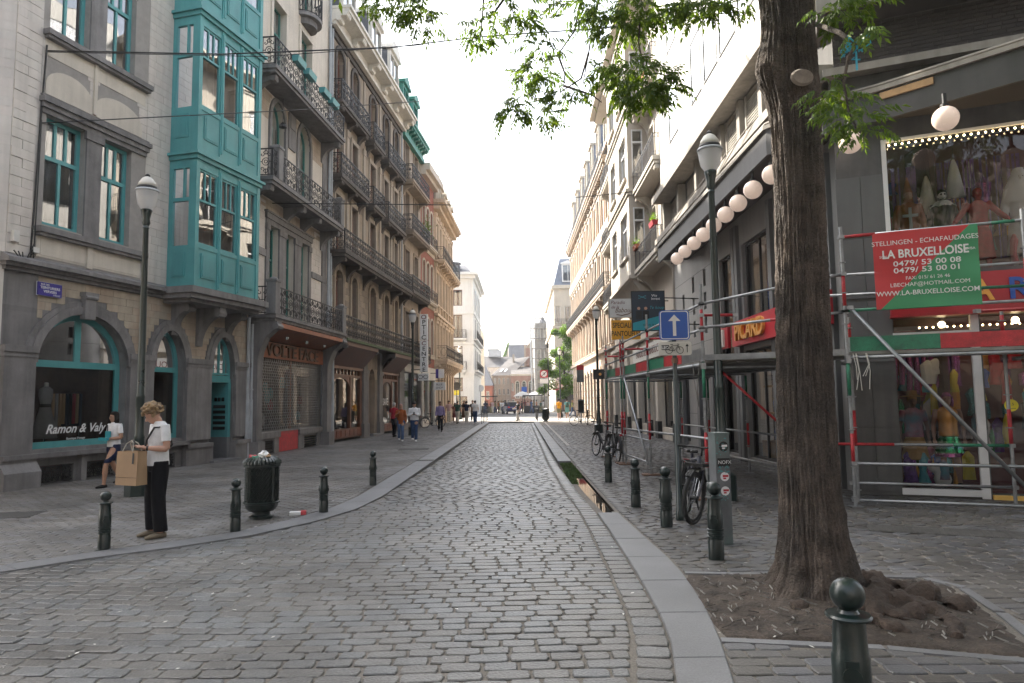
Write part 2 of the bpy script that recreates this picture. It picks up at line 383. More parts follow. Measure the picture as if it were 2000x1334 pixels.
    def build(s, name, mats, parent=None, smooth=False, loc=None, rotz=0):
        if name in SPLIT and not isinstance(mats, list):
            cs_ = s.clusters()
            if 1 < len(cs_) < 60:
                r = None
                for ids in cs_:
                    q = MB(); mp = {}
                    for i in sorted(ids): mp[i] = len(q.v); q.v.append(s.v[i])
                    q.f = [tuple(mp[i] for i in fc) for fc in s.f if fc[0] in ids]; q.m = [0]*len(q.f)
                    o = bpy.data.objects.new(name, q.mesh(name, mats, smooth)); C.objects.link(o); r = r or o
                    if parent: o.parent = parent
                return r
        o = bpy.data.objects.new(name, s.mesh(name, mats, smooth)); C.objects.link(o)
        if parent: o.parent = parent
        if loc: o.location = loc
        if rotz: o.rotation_euler.z = rotz
        return o
def smooth_by_angle(o, deg=40):
    o.data.polygons.foreach_set('use_smooth', [True]*len(o.data.polygons))
    try: o.data.set_sharp_from_angle(angle=math.radians(deg))
    except Exception: pass
def tag(o, label, cat, group=None):
    o['label'] = label; o['category'] = cat
    if group: o['group'] = group
    return o
def struct(o): o['kind'] = 'structure'; return o
def stuff(o): o['kind'] = 'stuff'; return o
def thing(name, label, cat, loc=(0, 0, 0), rotz=0, group=None):
    o = bpy.data.objects.new(name, None); o.empty_display_size = .2; C.objects.link(o)
    o.location = loc; o.rotation_euler.z = rotz
    return tag(o, label, cat, group)
def link_copy(src, name, parent=None, loc=(0, 0, 0), rotz=0, scale=None):
    o = bpy.data.objects.new(name, src.data if hasattr(src, 'data') else src); C.objects.link(o)
    if parent: o.parent = parent
    o.location = loc; o.rotation_euler.z = rotz
    if scale: o.scale = scale
    return o
def dup(root, loc, rotz=None, label=None, scale=None):
    r = root.copy(); C.objects.link(r); r.location = loc
    if rotz is not None: r.rotation_euler.z = rotz
    if label: r['label'] = label
    if scale: r.scale = (scale,)*3
    for ch in list(root.children):
        c = ch.copy(); C.objects.link(c); c.parent = r
        for g in ch.children:
            d = g.copy(); C.objects.link(d); d.parent = c
    return r
def text(s, size, mt, parent=None, loc=(0, 0, 0), rot=(PI/2, 0, 0), ext=.003, shear=0, align='CENTER', name='lettering', sx=1, bold=0, spacing=1):
    cu = bpy.data.curves.new('t', 'FONT'); cu.body = s; cu.size = size; cu.extrude = ext; cu.shear = shear
    cu.align_x = align; cu.align_y = 'CENTER'; cu.offset = bold*size; cu.space_character = spacing; cu.resolution_u = 3
    t = bpy.data.objects.new('t', cu); C.objects.link(t)
    dg = bpy.context.evaluated_depsgraph_get(); me = bpy.data.meshes.new_from_object(t.evaluated_get(dg))
    bpy.data.objects.remove(t); bpy.data.curves.remove(cu)
    me.materials.clear(); me.materials.append(M[mt] if isinstance(mt, str) else mt)
    o = bpy.data.objects.new(name, me); C.objects.link(o)
    o.location = loc; o.rotation_euler = rot; o.scale = (sx, 1, 1)
    if parent: o.parent = parent
    return o
def remeshed(mb, name, mats, voxel, parent=None, sm=4, smooth=True):
    """fuse overlapping lofts into one continuous skin"""
    me = mb.mesh(name, mats); t = bpy.data.objects.new('t', me); C.objects.link(t)
    r = t.modifiers.new('r', 'REMESH'); r.mode = 'VOXEL'; r.voxel_size = voxel
    if sm: k = t.modifiers.new('s', 'SMOOTH'); k.factor = .5; k.iterations = sm
    dg = bpy.context.evaluated_depsgraph_get(); nm = bpy.data.meshes.new_from_object(t.evaluated_get(dg))
    bpy.data.objects.remove(t); bpy.data.meshes.remove(me)
    nm.materials.clear(); nm.materials.append(M[mats] if isinstance(mats, str) else mats)
    nm.polygons.foreach_set('use_smooth', [True]*len(nm.polygons))
    o = bpy.data.objects.new(name, nm); C.objects.link(o)
    if parent: o.parent = parent
    return o
# ------------------------------------------------------------------ ground, road, kerbs, paving
def interp(tab, y):
    ys = [a for a, _ in tab]; xs = [b for _, b in tab]
    return float(np.interp(y, ys, xs))
KL_OUT = [(5.9, -40), (6.35, -12), (6.6, -8), (6.9, -6.6), (7.36, -5.62), (8.05, -5.0), (8.59, -4.3), (9.23, -3.68), (10.28, -3.1), (11.43, -2.75), (13.0, -2.62), (19, -2.63), (60, -2.65)]
KL_IN = [(6.2, -40), (6.75, -12), (7.02, -8), (7.3, -6.7), (7.72, -5.82), (8.4, -5.15), (8.96, -4.5), (9.5, -3.98), (10.5, -3.52), (11.6, -3.2), (13.0, -3.08), (19, -3.12), (60, -3.2)]
KR_IN = [(-2, -.9), (1, -.1), (2, .25), (3, .6), (4.4, .94), (5.13, 1.06), (5.7, 1.11), (7.2, 1.15), (9.3, 1.165), (10.97, 1.16), (13.3, 1.08), (19.4, 1.03), (60, 1.0)]
KR_OUT = [(-2, -.5), (1, .3), (2, .66), (3, 1.0), (4.4, 1.29), (5.19, 1.43), (5.96, 1.53), (7.07, 1.6), (7.9, 1.6), (9.04, 1.54), (10.95, 1.47), (14.9, 1.44), (19.4, 1.41), (60, 1.4)]
def rz(y):
    t = min(1, max(0, (y-12)/10)); t = t*t*(3-2*t); return -.016-.085*t
P0 = Vector((-10.84, 15.33)); P1 = Vector((-9.1, 22.2))
def left_face(y):
    if y < 15.33: return -40
    if y < 22.2: return -10.84+(y-15.33)*(1.74/6.87)
    return -9.02+(y-22.5)*.084
def right_face(x, y):            # True while on the right-hand pavement
    if y > 12.5: return x < 6.15
    return (x-6.0)*.375+(y-12.4)*.927 < 0 and x < 14
PIT = [(1.6, 7.0), (3.73, 6.72), (3.9, 6.5), (3.76, 5.8), (3.45, 4.72), (2.5, 5.02), (1.46, 5.2)]
def inpoly(x, y, P):
    r = False; j = len(P)-1
    for i in range(len(P)):
        if (P[i][1] > y) != (P[j][1] > y) and x < (P[j][0]-P[i][0])*(y-P[i][1])/(P[j][1]-P[i][1])+P[i][0]: r = not r
        j = i
    return r
def sheet(name, mt, poly, z, parent=None):
    b = MB(); b.add([(x, y, z) for x, y in poly], [tuple(range(len(poly)))]); return b.build(name, mt, parent)
def strip(name, mt, ys, lf, rf, zf):
    b = MB()
    vs = []; fs = []
    for i, y in enumerate(ys):
        vs += [(lf(y), y, zf(y)), (rf(y), y, zf(y))]
        if i: fs.append((2*i-2, 2*i-1, 2*i+1, 2*i))
    b.add(vs, fs); return struct(b.build(name, mt))
struct(sheet('ground', 'asphalt', [(-400, -200), (400, -200), (400, 900), (-400, 900)], -.30))
YS = [-6, -2, 1, 2, 3, 4, 4.5, 5, 5.5, 6, 6.3, 6.6, 6.9, 7.36, 8, 8.6, 9.2, 10, 11, 12, 13, 14, 16, 18, 20, 22, 25, 30, 40, 57]
def kl(y): return interp(KL_OUT, y) if y > 6.3 else -40
road = strip('road', 'sand', YS, lambda y: kl(y)-.1, lambda y: interp(KR_IN, y)+.1, lambda y: rz(y)-.012)
YL = [5.95, 6.35, 6.75, 7.0, 7.3, 7.72, 8.4, 9, 9.5, 10.5, 11.6, 13, 15.3, 15.34, 22, 30, 57]
pavl = strip('pavement', 'sand', YL, lambda y: -40 if y < 15.34 else left_face(y)-2.5, lambda y: interp(KL_IN, y)+.1, lambda y: -.009)
pavr = strip('pavement', 'sand', [-6, -2, 1, 2, 3, 4.4, 5.19, 5.96, 7.07, 7.9, 9.04, 10.95], lambda y: interp(KR_OUT, y)-.08, lambda y: 16, lambda y: -.011)
pavr2 = strip('pavement', 'sand', [10.95, 12, 15, 19.4, 57], lambda y: interp(KR_OUT, y)-.02, lambda y: 16, lambda y: -.011)
struct(sheet('crossing', 'lightpave', [(-40, 56.6), (40, 56.6), (40, 74), (-40, 74)], -.012))
struct(sheet('cross_street', 'asphalt', [(-60, 74), (60, 74), (60, 93), (-60, 93)], -.03))
struct(sheet('far_square', 'lightpave', [(-80, 93), (80, 93), (80, 190), (-80, 190)], -.02))
# --- paving stones: rounded pieces with sunk joints
def stone_variant(n, seed, w=1, d=1):
    r = random.Random(seed); out = []
    for k in range(n):
        a = 2*PI*(k+.5)/n; c, s = math.cos(a), math.sin(a); p = 9.0
        q = (abs(c)**p+abs(s)**p)**(-1/p)
        out.append((c*q*(1+r.uniform(-.05, .03)), s*q*(1+r.uniform(-.07, .04))))
    return out
def stone_mb(b, outl, cx, cy, w, d, z, ang, near, tilt=(0, 0), h=.03):
    ca, sa = math.cos(ang), math.sin(ang); n = len(outl)
    def P(x, y, zz): return (cx+x*ca-y*sa, cy+x*sa+y*ca, z+zz+x*tilt[0]+y*tilt[1])
    if near:
        vs = [P(x*w/2, y*d/2, -h) for x, y in outl]+[P(x*w/2*.99, y*d/2*.99, -.006) for x, y in outl]+[P(x*(w/2-.008), y*(d/2-.008), 0) for x, y in outl]
        fs = [(i, (i+1) % n, n+(i+1) % n, n+i) for i in range(n)]+[(n+i, n+(i+1) % n, 2*n+(i+1) % n, 2*n+i) for i in range(n)]+[tuple(range(2*n, 3*n))]
    else:
        vs = [P(x*w/2, y*d/2, -h) for x, y in outl]+[P(x*w/2*.96, y*d/2*.95, 0) for x, y in outl]
        fs = [(i, (i+1) % n, n+(i+1) % n, n+i) for i in range(n)]+[tuple(range(n, 2*n))]
    b.add(vs, fs)
VN = [stone_variant(12, i) for i in range(14)]; VF = [stone_variant(8, 50+i) for i in range(10)]
def pave(name, mt, parent, cells, zf, gap=.016, jit=.5, nearlim=12, single=300, h=.03, tiltk=.02):
    """cells: (x, y, w, d, angle). The ones largest in view are single stones, the rest one mesh."""
    def size(c):
        x, y = c[0], c[1]
        if y < 3.9 or abs(x/y-.0) > .78: return 1e9+y
        return y
    cells.sort(key=size); rest = MB(); shared = {}
    for i, (x, y, w, d, a) in enumerate(cells):
        w2, d2 = w-gap*random.uniform(.7, 1.5), d-gap*random.uniform(.7, 1.5); a2 = a+random.uniform(-.02, .02)*jit
        z = zf(y)+random.uniform(-.003, .003); tl = (random.uniform(-1, 1)*tiltk, random.uniform(-1, 1)*tiltk)
        if i < single:
            k = (i % 14, round(w2, 2), round(d2, 2))
            if k not in shared:
                b = MB(); stone_mb(b, VN[k[0]], 0, 0, k[1], k[2], 0, 0, True, (0, 0), h); shared[k] = b.mesh(name, mt)
            o = bpy.data.objects.new(name, shared[k]); C.objects.link(o); o.parent = parent
            o.location = (x, y, z); o.rotation_euler = (tl[1], -tl[0], a2)
        elif y < nearlim and y > 2.5 and abs(x) < y: stone_mb(rest, VN[i % 14], x, y, w2, d2, z, a2, True, tl, h)
        else: stone_mb(rest, VF[i % 10], x, y, w2, d2, z, a2, False, tl, h)
    o = rest.build(name+'_field', mt, parent); stuff(o); return o
cells = []; y = 1.6; row = 0
while y < 56.5:
    dep = .142*random.uniform(.93, 1.07) if y < 30 else .15
    x0 = max(kl(y), -13 if y > 3 else -5)+.03; x1 = interp(KR_IN, y)-.27
    x = x0-random.uniform(0, .22)
    while x < x1:
        w = random.choice((.2, .23, .25, .26, .28, .3))*random.uniform(.96, 1.04)
        if x+w > x1-.1: w = x1-x
        if w > .1 and x+w/2 > x0: 
            wob = .06*math.sin(x*.55+y*.13)+.03*math.sin(x*1.3+1)+(.012*(x+1)**2 if y < 9 and x < -1 else 0)
            cells.append((x+w/2, y+dep/2+(wob if y < 14 else 0), w, dep, (.03*math.cos(x*.55)+(.024*(x+1) if y < 9 and x < -1 else 0))))
        x += w
    y += dep; row += 1
y = 1.6
while y < 56:                       # border course along the right kerb
    d = .2*random.uniform(.85, 1.2); a = math.atan2(interp(KR_IN, y+.2)-interp(KR_IN, y), .2)
    cells.append((interp(KR_IN, y+d/2)-.135, y+d/2, .25, d, -a)); y += d
cells = [c for c in cells if c[1] < 56.4]
pave('cobble', 'cobble', road, cells, rz, gap=.010, tiltk=.016)
# left pavement
cells = []; y = 7.0; row = 0
while y < 56:
    dep = .115
    x1 = interp(KL_IN, y)-.02; x0 = max(left_face(y)+.05, -12 if y < 15.4 else -12, -y*.80-1)
    off = .11*(row % 2)
    xe = x1
    for i in range(48):
        w = .225; b_ = -2.9-w*i-off; a_ = b_-w
        if a_ > x1-.05: continue
        b_ = min(b_, x1)
        if a_ > x0-.1: cells.append(((a_+b_)/2, y+dep/2, b_-a_, dep, 0))
    y += dep; row += 1
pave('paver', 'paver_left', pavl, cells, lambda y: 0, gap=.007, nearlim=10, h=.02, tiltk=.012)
# right pavement
cells = []; y = 1.6; row = 0
while y < 48:
    dep = .145 if y < 11 else .125
    x0 = interp(KR_OUT, y)+.02; zz = 7.2 < y < 11
    off = random.uniform(0, .2)
    x = x0+.0
    first = True
    while x < min(9.5, y*.8+.8):
        w = .24*random.uniform(.92, 1.08)
        if first: w = .12+off; first = False
        cx, cy = x+w/2, y+dep/2
        if right_face(cx, cy) and not inpoly(cx, cy, [(1.4, 7.12), (3.8, 6.86), (4.05, 6.5), (3.9, 5.78), (3.6, 4.58), (2.5, 4.9), (1.3, 5.08)]):
            ang = 0
            if zz: ang = .42*(1 if (row+int(x/.24)) % 2 else -1)
            cells.append((cx, cy, w, dep, ang))
        x += w
    y += dep; row += 1
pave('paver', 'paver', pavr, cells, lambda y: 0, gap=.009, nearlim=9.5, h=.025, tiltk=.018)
# kerb stones
def kerb(tin, tout, y0, y1, name='kerb', skip=None, maxlen=1.0):
    root = bpy.data.objects.new(name, None); C.objects.link(root); struct(root)
    pts = []; y = y0
    while y < y1:
        a = Vector((interp(tin, y), y)); pts.append(y)
        s = abs(interp(tin, y+.05)-interp(tin, y))/.05
        y += maxlen/math.sqrt(1+s*s)
    for i in range(len(pts)-1):
        a, b_ = pts[i], pts[i+1]
        if skip and a > skip[0]-.5 and b_ < skip[1]+.5: continue
        g = .005
        def nrm(t, y): return interp(t, y)
        b = MB(); k = 3; L = []; R = []
        for j in range(k+1):
            y = a+g+(b_-a-2*g)*j/k; L.append((nrm(tin, y), y)); R.append((nrm(tout, y), y))
        poly = L+R[::-1]
        if Vector(poly[0]).x < Vector(poly[-1]).x: poly = poly[::-1]
        b.prismz(poly, -.16, random.uniform(-.001, .003))
        o = b.build('kerb_stone', 'bluestone', root)
        m = o.modifiers.new('b', 'BEVEL'); m.width = .008; m.segments = 1; m.limit_method = 'ANGLE'
    return root
def kerb_left():
    root = bpy.data.objects.new('kerb', None); C.objects.link(root); struct(root)
    po = [Vector((x, y)) for y, x in KL_OUT[1:-1]]+[Vector((-2.65, 56.5))]; pi = [Vector((x, y)) for y, x in KL_IN[1:-1]]+[Vector((-3.19, 56.5))]
    def res(P, n):
        L = [0]
        for i in range(1, len(P)): L.append(L[-1]+(P[i]-P[i-1]).length)
        xs = np.interp(np.linspace(0, L[-1], n), L, [p.x for p in P]); ys = np.interp(np.linspace(0, L[-1], n), L, [p.y for p in P]); return list(zip(xs, ys))
    n = 59*3+1; A, B = res(po, n), res(pi, n)
    # match by nearest point so that joints run square across
    Bm = []
    for a in A:
        Bm.append(min(B, key=lambda q: (q[0]-a[0])**2+(q[1]-a[1])**2))
    for i in range(0, n-1, 3):
        L = [Vector(p) for p in A[i:i+4]]; R = [Vector(p) for p in Bm[i:i+4]]
        d = (L[-1]-L[0]).normalized()*.004; L[0] += d; R[0] += d; L[-1] -= d; R[-1] -= d
        poly = [tuple(p) for p in L]+[tuple(p) for p in R[::-1]]
        b = MB(); b.prismz(poly, -.16, random.uniform(.0, .003)); o = b.build('kerb_stone', 'bluestone', root)
kerb_left()
kerb(KR_IN, KR_OUT, 1.0, 56.6, skip=(11.2, 19.3))
# gutter gap with standing water and weeds
b = MB(); b.add([(1.0, 10.6, -.075), (1.5, 10.6, -.075), (1.5, 19.6, -.075), (1.0, 19.6, -.075)], [(0, 1, 2, 3)]); struct(b.build('gutter_bed', 'earth'))
b = MB(); b.add([(1.1, 10.9, -.045), (1.455, 10.9, -.045), (1.43, 17.6, -.045), (1.02, 17.6, -.045)], [(0, 1, 2, 3)]); struct(b.build('puddle', 'water'))
b = MB()
for i in range(2600):
    t = random.random()**.6; y = 14.6+4.8*t; x = 1.06+.36*random.random()*(1 if y > 16 else .45)
    h = random.uniform(.01, .06); a = random.uniform(0, 2*PI); s = random.uniform(.01, .03)
    b.add([(x, y, -.06), (x+s*math.cos(a), y+s*math.sin(a), -.05+h*.6), (x+.3*s*math.cos(a+1), y+.3*s*math.sin(a+1), -.05+h)], [(0, 1, 2)])
w = b.build('weeds', 'weed'); stuff(w)
# pale line on the far right pavement
b = MB(); b.prismz([(1.72, 26.5), (1.84, 26.5), (1.9, 54), (1.78, 54)], -.02, .006); struct(b.build('paving_strip', 'lightpave'))
# tree pit
b = MB(); n = 60
vs = []; fs = []
for i in range(n+1):
    for j in range(n+1):
        x = 1.3+2.9*i/n; y = 4.5+2.7*j/n; d = math.hypot(x-2.55, y-6.05)
        z = .002+.12*max(0, 1-d/1.2)**1.2+.012*noise.noise((x*3, y*3, 0))+.010*noise.noise((x*9, y*9, 0))
        if not inpoly(x, y, PIT): z = -.05
        vs.append((x, y, z))
for i in range(n):
    for j in range(n):
        k = i*(n+1)+j; x = 1.3+2.9*(i+.5)/n; y = 4.5+2.7*(j+.5)/n
        if inpoly(x, y, [(1.5, 7.1), (3.85, 6.85), (4.0, 6.5), (3.85, 5.78), (3.52, 4.65), (2.5, 4.95), (1.4, 5.12)]): fs.append((k, k+n+1, k+n+2, k+1))
b.add(vs, fs); pit = struct(b.build('soil', 'earth', smooth=True))
def edging(p, q, w=.085):
    p, q = Vector(p), Vector(q); L = (q-p).length; n = max(1, round(L/.75)); t = (q-p)/L; nn = Vector((-t.y, t.x))
    for i in range(n):
        a, c = p+t*(L*i/n+.004), p+t*(L*(i+1)/n-.004); b = MB()
        b.prismz([tuple(a-nn*w/2), tuple(c-nn*w/2), tuple(c+nn*w/2), tuple(a+nn*w/2)], -.1, .004+random.uniform(-.004, .004)); b.build('edging_stone', 'bluestone', pit)
edging((1.62, 7.07), (3.78, 6.8)); edging((3.84, 6.74), (4.0, 6.42)); edging((3.97, 6.38), (3.83, 5.72)); edging((3.82, 5.68), (3.5, 4.62)); edging((1.42, 5.13), (2.5, 4.95)); edging((2.52, 4.945), (3.42, 4.65))
b = MB()
for i in range(420):
    x = random.uniform(1.5, 3.9); y = random.uniform(4.8, 7)
    if not inpoly(x, y, PIT): continue
    a = random.uniform(0, PI); l = random.uniform(.01, .05); d = math.hypot(x-2.55, y-6.05); z = .008+.12*max(0, 1-d/1.2)**1.2
    c, s = math.cos(a)*l, math.sin(a)*l; wv = .006
    b.add([(x-c, y-s, z), (x+c, y+s, z+.012), (x+c+wv, y+s-wv, z+.02), (x-c+wv, y-s-wv, z+.012)], [(0, 1, 2, 3)])
l = b.build('litter', 'plank', pit); stuff(l)
b = MB(); rr = random.Random(8)
for i in range(230):
    y = 3.5+18*rr.random()**1.6; x = rr.uniform(-9, 7) if rr.random() < .4 else rr.choice((-3.4, 1.8, -2.3, .75))+rr.gauss(0, .3)
    if not (left_face(y)+.1 < x < 6): continue
    a = rr.uniform(0, PI); l = rr.uniform(.008, .03); c, s = math.cos(a)*l, math.sin(a)*l; z = .006 if (x < interp(KL_IN, y) or x > interp(KR_OUT, y)) else rz(y)+.006
    b.add([(x-c, y-s, z), (x+s*.5, y-c*.5, z+.002), (x+c, y+s, z+.003), (x-s*.4, y+c*.4, z+.004)], [(0, 1, 2, 3)])
stuff(b.build('street_litter', 'offwhite'))
# drains and covers set in the paving
def cover(name, x, y, w, d, rot, label, mt='darkconcrete'):
    t = thing(name, label, 'manhole cover', (x, y, 0), rot)
    b = MB(); b.box(-w/2, w/2, -d/2, d/2, -.02, .006); b.build('plate', mt, t)
    b = MB(); n = int(w/.07)
    for i in range(n): b.box(-w/2+.04+i*.07, -w/2+.075+i*.07, -d/2+.04, d/2-.04, .006, .010)
    b.build('ribs', mt, t)
cover('manhole_cover', -4.0, 25.5, 1.1, .9, .1, 'dark cover set in the left pavement ahead of the strolling couple')
cover('manhole_cover', -8.4, 11.2, .9, .7, .2, 'ribbed cover in the pavement before the arched shop window, nearest the building corner')
cover('manhole_cover', 5.6, 8.9, 2.2, .5, -.38, 'long dark grating on the pavement in front of the costume shop')
cover('drain_grate', -2.9, 20.6, .5, .35, 0, 'small iron drain beside the left kerb')
# ------------------------------------------------------------------ facade kit (local x along the wall, y into the building, z up)
def frame_at(p, q):
    p, q = Vector(p), Vector(q); d = q-p; return (p.x, p.y, 0), math.atan2(d.y, d.x), d.length
def op(u0, u1, z0, z1, rise=0): return dict(u0=u0, u1=u1, z0=z0, z1=z1, rise=rise)
def arc(o, n=10, inset=0):
    c = (o['u0']+o['u1'])/2; a = (o['u1']-o['u0'])/2-inset; r = o['rise']-inset
    return [(c-a*math.cos(PI*k/n), o['z1']+r*math.sin(PI*k/n)) for k in range(n+1)]
def wall(parent, name, mt, u0, u1, z0, z1, ops=(), y=0, depth=.3, cut=True):
    us = sorted({u0, u1}|{round(v, 4) for o in ops for v in (o['u0'], o['u1']) if u0 < v < u1})
    zs = sorted({z0, z1}|{round(v, 4) for o in ops for v in (o['z0'], o['z1'], o['z1']+o['rise']) if z0 < v < z1})
    b = MB()
    for i in range(len(us)-1):
        for j in range(len(zs)-1):
            cu, cz = (us[i]+us[i+1])/2, (zs[j]+zs[j+1])/2
            if any(o['u0'] < cu < o['u1'] and o['z0'] < cz < o['z1']+o['rise'] for o in ops): continue
            b.quad((us[i], y, zs[j]), (us[i+1], y, zs[j]), (us[i+1], y, zs[j+1]), (us[i], y, zs[j+1]))
    for o in ops:
        a0, a1, c0, c1 = o['u0'], o['u1'], o['z0'], o['z1']
        b.quad((a0, y, c0), (a0, y+depth, c0), (a0, y+depth, c1), (a0, y, c1)); b.quad((a1, y, c0), (a1, y, c1), (a1, y+depth, c1), (a1, y+depth, c0))
        b.quad((a0, y, c0), (a1, y, c0), (a1, y+depth, c0), (a0, y+depth, c0))
        if o['rise']:
            A = arc(o); n = len(A)-1; h = n//2; zt = c1+o['rise']
            for k in range(n):
                p, q = A[k], A[k+1]
                cn = (a0, zt) if k < h else (a1, zt)
                b.add([(cn[0], y, cn[1]), (p[0], y, p[1]), (q[0], y, q[1])], [(0, 1, 2)])
                b.quad((p[0], y, p[1]), (p[0], y+depth, p[1]), (q[0], y+depth, q[1]), (q[0], y, q[1]))
        else: b.quad((a0, y, c1), (a0, y+depth, c1), (a1, y+depth, c1), (a1, y, c1))
    return b.build(name, mt, parent)
def shell(parent, W, H, D, mt, roofmt='farroof', din=1.1):
    """side and back walls, flat roof, and dark rooms behind the openings"""
    b = MB(); e = .004
    b.quad((0, e, 0), (0, D, 0), (0, D, H), (0, e, H)); b.quad((W, e, 0), (W, e, H), (W, D, H), (W, D, 0)); b.quad((0, D, 0), (W, D, 0), (W, D, H), (0, D, H))
    b.build('side_wall', mt, parent)
    b = MB(); b.quad((0, e, H), (W, e, H), (W, D, H), (0, D, H)); b.build('flat_roof', roofmt, parent)
    b = MB(); b.quad((.05, din, 0), (W-.05, din, 0), (W-.05, din, H-.1), (.05, din, H-.1)); b.build('interior', 'interior', parent)
def floors(parent, W, zs, y0=.34, y1=1.08):
    b = MB()
    for z in zs: b.box(.06, W-.06, y0, y1, z-.1, z+.1)
    b.build('floor_slabs', 'interior', parent)
PANE_CACHE = {}
def window(parent, o, fm, y=.22, cols=2, trans=None, tcols=None, fw=.07, bar=.05, gl=None, curtain=None, fd=.06, archbars=0, archbar=True, name='window', tilt=0):
    gl = gl or G
    u0, u1, z0, z1, rise = o['u0'], o['u1'], o['z0'], o['z1'], o['rise']
    b = MB(); panes = []; E = .002
    ztop = z1
    b.box(u0+E, u0+fw, y, y+fd, z0+E, z1-E); b.box(u1-fw, u1-E, y, y+fd, z0+E, z1-E); b.box(u0+fw, u1-fw, y+.002, y+fd-.002, z0+E, z0+fw)
    if rise:
        A = arc(o, 14, .003); B = arc(o, 14, fw)
        B = [(x, max(zz, z1+.0)) for x, zz in B]
        for k in range(14):
            p, q, r, s = A[k], A[k+1], B[k+1], B[k]
            b.add([(p[0], y, p[1]), (q[0], y, q[1]), (r[0], y, r[1]), (s[0], y, s[1]), (p[0], y+fd, p[1]), (q[0], y+fd, q[1]), (r[0], y+fd, r[1]), (s[0], y+fd, s[1])],
                  [(0, 1, 2, 3), (3, 2, 6, 7), (4, 7, 6, 5)])
        if archbar: b.box(u0+fw, u1-fw, y+.001, y+fd-.001, z1-bar/2, z1+bar/2)
        panes.append([(x, zz) for x, zz in B])
        c = (u0+u1)/2; a = (u1-u0)/2
        for k in range(archbars):
            x = u0+(u1-u0)*(k+1)/(archbars+1); h = rise*math.sqrt(max(0, 1-((x-c)/a)**2))-fw*.6
            b.box(x-bar/2, x+bar/2, y+.006, y+fd-.006, z1+bar/2, z1+h)
        zt = z1-(bar/2 if archbar else 0)
    else:
        b.box(u0+fw, u1-fw, y+.002, y+fd-.002, z1-fw, z1-E); zt = z1-fw
    zl = z0+fw; rows = []
    if trans: b.box(u0+fw, u1-fw, y-.012, y+fd+.004, trans-bar*.7, trans+bar*.7); rows = [(zl, trans-bar*.7, cols), (trans+bar*.7, zt, tcols or cols)]
    else: rows = [(zl, zt, cols)]
    for a, c, k in rows:
        w = (u1-u0-2*fw)/k
        for i in range(k):
            x0, x1 = u0+fw+w*i, u0+fw+w*(i+1)
            if i: b.box(x0-bar/2, x0+bar/2, y+.004, y+fd-.004, a, c)
            panes.append([(x0+(bar/2 if i else 0), a), (x1-(bar/2 if i < k-1 else 0), a), (x1-(bar/2 if i < k-1 else 0), c), (x0+(bar/2 if i else 0), c)])
    f = b.build(name, fm, parent)
    for p in panes:
        b = MB(); b.add([(x, y+fd*.6, zz) for x, zz in p], [tuple(range(len(p)))]); b.build('pane', gl, f)
    if curtain == 'bright_backing':
        b = MB(); b.quad((u0+.01, y+fd+.02, z0), (u1-.01, y+fd+.02, z0), (u1-.01, y+fd+.02, z1), (u0+.01, y+fd+.02, z1)); b.build('bright_backing', 'whitepaint', f)  # white sheet behind the panes stands in for bright reflections in the glass
    elif curtain:
        b = MB(); n = 40; vs = []; fs = []
        h0, h1 = z0+.02, z1+rise*.6
        spans = [(u0+fw, u1-fw)] if curtain != 'sides' else [(u0+fw, u0+fw+(u1-u0)*.26), (u1-fw-(u1-u0)*.26, u1-fw)]
        for s0, s1 in spans:
            base = len(b.v); n = max(6, int((s1-s0)/.035)); vs = []; fs = []
            for i in range(n+1):
                x = s0+(s1-s0)*i/n; yy = y+fd+.07+.045*math.sin(i*.9+u0)+.03*math.sin(i*.37+u0*3)
                vs += [(x, yy, h0), (x, yy, h1)]
                if i: fs.append((2*i-2, 2*i, 2*i+1, 2*i-1))
            b.add(vs, fs)
        b.build('curtain', 'darkcurtain' if curtain == 'dark' else 'curtain', f, True) if curtain != 'bright_backing' else None
    return f
def surround(b, o, w=.12, pr=.04, sill=True):
    """stone frame round an opening, proud of the wall"""
    u0, u1, z0, z1, r = o['u0'], o['u1'], o['z0'], o['z1'], o['rise']
    b.box(u0-w, u0+.004, -pr, .02, z0, z1); b.box(u1-.004, u1+w, -pr, .02, z0, z1)
    if r:
        A = arc(o, 12); c = (u0+u1)/2; a = (u1-u0)/2
        Bo = [(c-(a+w)*math.cos(PI*k/12), z1+(r+w)*math.sin(PI*k/12)) for k in range(13)]
        for k in range(12):
            p, q, s, t = A[k], A[k+1], Bo[k+1], Bo[k]
            b.add([(p[0], -pr, p[1]), (q[0], -pr, q[1]), (s[0], -pr, s[1]), (t[0], -pr, t[1]), (p[0], .02, p[1]), (q[0], .02, q[1]), (s[0], .02, s[1]), (t[0], .02, t[1])],
                  [(0, 1, 2, 3), (3, 2, 6, 7), (1, 0, 4, 5)])
    else: b.box(u0-w, u1+w, -pr-.01, .02, z1-.003, z1+w*1.2)
    if sill: b.box(u0-w*1.2, u1+w*1.2, -pr-.06, .02, z0-.09, z0+.003)
